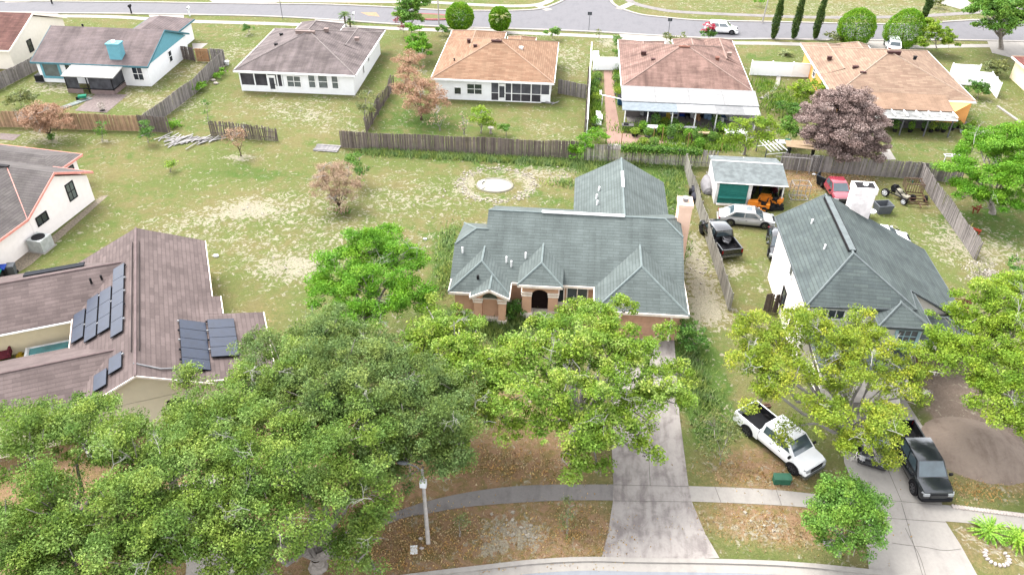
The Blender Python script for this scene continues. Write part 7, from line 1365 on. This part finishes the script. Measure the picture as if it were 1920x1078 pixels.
bundle('patio_table', 'dark table by the bend of the salmon path', 'table', 1176, 246, {'tabletop': (POTG, [(0, 0, .75, 1.3, .7, .06)]), 'leg': (PLA, [(-.5, 0, .37, .07, .5, .74), (.5, 0, .37, .07, .5, .74)]), 'plant_tray': (PLA, [(-.2, 0, .85, .5, .4, .14)])})
bundle('planter_table', 'white planter table in the planting bed', 'table', 1222, 250, {'tabletop': (WM_, [(0, 0, .75, 1.2, .7, .14)]), 'leg': (WM_, [(-.5, 0, .37, .07, .07, .74), (.5, 0, .37, .07, .07, .74)])})
bundle('planter_table', 'pale planter table right of the round trellis', 'table', 1318, 262, {'tabletop': (TANB, [(0, 0, .8, 1.3, .5, .1)]), 'leg': (TANB, [(-.5, 0, .4, .07, .07, .8), (.5, 0, .4, .07, .07, .8)])})
bundle('white_bench', 'low white bench in front of the patio slab', 'bench', 1290, 245, {'seat': (WM_, [(0, 0, .4, 1.8, .4, .08)]), 'leg': (WM_, [(-.8, 0, .2, .08, .35, .4), (.8, 0, .2, .08, .35, .4)])})
bundle('dining_table', 'white tables half hidden under the bushy tree', 'table', 1378, 258, {'tabletop': (WM_, [(0, 0, .74, 2.4, 1.2, .05)]), 'leg': (WM_, [(-1, 0, .37, .06, .9, .74), (1, 0, .37, .06, .9, .74)])})
m = MB(); c = P(1290, 275); m.tube([(c.x+.62*cos(a)*.5, c.y, .75+.75*sin(a)) for a in np.linspace(0, 2*pi, 22)], .05, 5, False); solo(m, 'round_trellis', MTL, 'round rusty trellis beside the tan stakes', 'trellis', None, (c.x, c.y, 0))
for i, (px, py, w_) in enumerate(((1164, 280, 'at the bend of the salmon path'), (1224, 270, 'in the left of the planting bed'), (1240, 272, 'next to the left bed stake'), (1288, 282, 'beside the round trellis'), (1352, 284, 'under the bushy tree'))):
    m = MB(); c = P(px, py); m.tube([(c.x, c.y, 0), (c.x, c.y, 2.0)], .045, 6); solo(m, 'garden_stake', M('yellow timber', S(220, 180, 120, 1.2)), 'tan timber stake %s' % w_, 'stake', 'timber stakes in the garden', (c.x, c.y, 0))
m = MB(); a, b = P(1128, 203), P(1168, 190, 2); m.tube([(a.x, a.y, 1.6), (b.x, b.y, 2.2)], .06, 6); m.tube([(a.x, a.y, 0), (a.x, a.y, 1.6)], .05, 6); solo(m, 'garden_beam', WM_, 'white beam bridging the salmon path to the patio cover', 'beam', None, (a.x, a.y, 0))
bundle('white_sheet', 'crumpled white plastic sheet in the bed beside the white rail', 'sheet', 1122, 225, {'sheet': (WM_, [(0, -1.2, .2, .6, 1.1, .1, .2), (.1, 0, .3, .7, 1.3, .1, -.2), (0, 1.2, .25, .6, 1.2, .1, .15)])})
bundle('white_sheet', 'white crumpled cover near the white gate', 'sheet', 1117, 110, {'sheet': (WM_, [(0, -.8, .3, .9, 1.6, .4, .1), (0, .9, .25, .8, 1.6, .35, -.1)])})
bundle('block_stack', 'white hollow blocks standing beside the salmon path', 'blocks', 1126, 178, {'block': (WM_, [(0, 0, .15, .25, 1.5, .3)]), 'hole': (PLA, [(0, -.6, .302, .13, .2, .01), (0, 0, .302, .13, .2, .01), (0, .6, .302, .13, .2, .01)])})
for i, (px, py, w_, cc, sx) in enumerate(((1200, 214, 'white', (246, 246, 246), .6), (1213, 218, 'dark grey', (90, 92, 96), .8), (1240, 216, 'grey-blue', (150, 162, 178), .9), (1252, 221, 'yellow', (220, 190, 90), .4), (1298, 220, 'white', (246, 246, 248), .5), (1306, 224, 'tan', (196, 150, 110), .45), (1314, 218, 'black', (60, 60, 66), .8), (1325, 222, 'pale blue', (160, 190, 226), .7), (1337, 218, 'dark blue', (70, 80, 120), .7), (1365, 224, 'white', (240, 240, 240), .7))):
    bundle('storage_box', '%s box under the white patio cover, %s' % (w_, ('far left', 'second from the left', 'left of the shelf', 'small one touching the shelf', 'right of the red box', 'by the fourth post', 'dark one in the middle of the right half', 'by the right post', 'beside the right post', 'far right')[i]), 'box', px, py, {'body': (M(w_+' box', S(*cc, 1.6)), [(0, 0, .4, sx, .5, .8), (sx*.3, -.3, .25, sx*.6, .4, .5)]), 'lid': (GRY, [(0, 0, .83, sx*1.05, .54, .05)])}, .1*(i % 3), 'things stored under the patio cover')
# teal-gabled yard
bundle('wheelbarrow', 'green upturned wheelbarrow on the sandy yard of the teal-gabled house', 'wheelbarrow', 156, 187, {'tray': (M('barrow green', S(60, 176, 140, 1.1)), [(0, 0, .4, .9, .6, .25)]), 'handle': (STL, [(.7, -.2, .4, .8, .04, .04), (.7, .2, .4, .8, .04, .04)]), 'wheel': (PLA, [(-.55, 0, .2, .36, .08, .36)])}, .4)
bundle('wooden_ramp', 'pale board walkway leading to the screened porch', 'walkway', 143, 194, {'board': (M('grey green planks', S(190, 200, 196)), [(0, i*.42, .06, .8, .38, .05) for i in range(-4, 5)])}, -.5)
pot('dry twiggy shrub on the brick patio of the teal-gabled yard', 192, 208, .3, .1, 1.1, GRYB, 160, 90, group=None)
bundle('white_grill', 'dark barbecue stand on the porch end of the peach-roofed house', 'barbecue', 1021, 190, {'hood': (PLA, [(0, 0, .95, .6, .4, .25)]), 'leg': (PLA, [(-.2, 0, .4, .06, .3, .8), (.2, 0, .4, .06, .3, .8)])})
bundle('scrap_wood', 'heap of scrap wood at the corner of the peach-roofed house', 'scrap wood', 1035, 195, {'board': (WBD, [(0, 0, .1, 1.4, .12, .05, .1), (.3, -.3, .2, 1.0, .12, .05, -.3), (-.2, .2, .15, 1.1, .1, .05, .25)])}, .4)
for i, (px, py, w_) in enumerate(((400, 152, 'nearest the gate'), (396, 145, 'middle'), (405, 158, 'nearest the house'))): rock('white boulder beside the curving grey fence, %s of three' % w_, px, py, .35)
t = thing('flower_pot', 'white pot at the top of the curving grey fence', 'pot', at(426, 122)); m = MB(local=True); m.tube([(0, 0, 0), (0, 0, .5)], [.25, .35], 12); m.build('pot', WM_, t)
# blue tricycle thing by the garage and garden clutter at the terracotta house
bundle('blue_tarp_pile', 'blue bundle beside the garage of the terracotta house', 'bundle', 1243, 622, {'tarp': (M('tarp blue', S(60, 140, 220, 1.2)), [(0, 0, .3, .7, .5, .5, .2), (.2, .1, .6, .4, .3, .2, -.3)]), 'crate': (BGR, [(-1.0, 0, .2, .4, .4, .3)])}, .2)
bundle('stacked_pavers', 'stack of grey pavers at the garage corner of the terracotta house', 'pavers', 1266, 628, {'paver': (POTG, [(0, 0, .1+.13*i, .9-.05*i, .6, .11) for i in range(5)])}, .1)
bundle('junk_heap', 'engine junk lying in the bed of the black yard pickup', 'junk', 1358, 468, {'part': (M('junk grey', S(180, 180, 184)), [(0, 0, .2, .6, .5, .3, .2), (.3, .4, .15, .4, .3, .2, -.3), (-.2, -.4, .2, .5, .2, .1, .5)]), 'tray': (PLA, [(0, .1, .35, .8, .6, .05, .1)])}, .3, h=.85)
bundle('tool_bag', 'brown bag lying in the bed of the white pickup', 'bag', 1433, 778, {'bag': (M('tan bag', S(176, 136, 110, 1.1)), [(0, 0, .2, .5, .3, .25, .2)]), 'strap': (PLA, [(0, 0, .34, .4, .05, .04, .2)])}, .4, h=.62)
bundle('dish', 'small white satellite box on the end of the solar-panel roof', 'dish', 425, 560, {'plate': (WM_, [(0, 0, .1, .3, .3, .2)]), 'foot': (GRY, [(0, 0, -.1, .1, .1, .2)])}, 0, h=2.6) if False else None
t = thing('bird_bath', 'pale stone bird bath under the small lemon tree', 'bird bath', at(920, 250)); m = MB(local=True); m.tube([(0, 0, 0), (0, 0, .5), (0, 0, .6), (0, 0, .68)], [.15, .08, .3, .34], 12); m.build('bowl', EDG, t)
ribbon('garden_edge', smooth_pts(PX((1460, 145), (1455, 165), (1440, 178), (1427, 186)), 5), .5, .02, CON, .1)
ribbon('garden_edge', PX((1870, 200), (1915, 232)), .3, .0, CON, .12)
# branch litter on the driveway oak side, leaf-litter strip
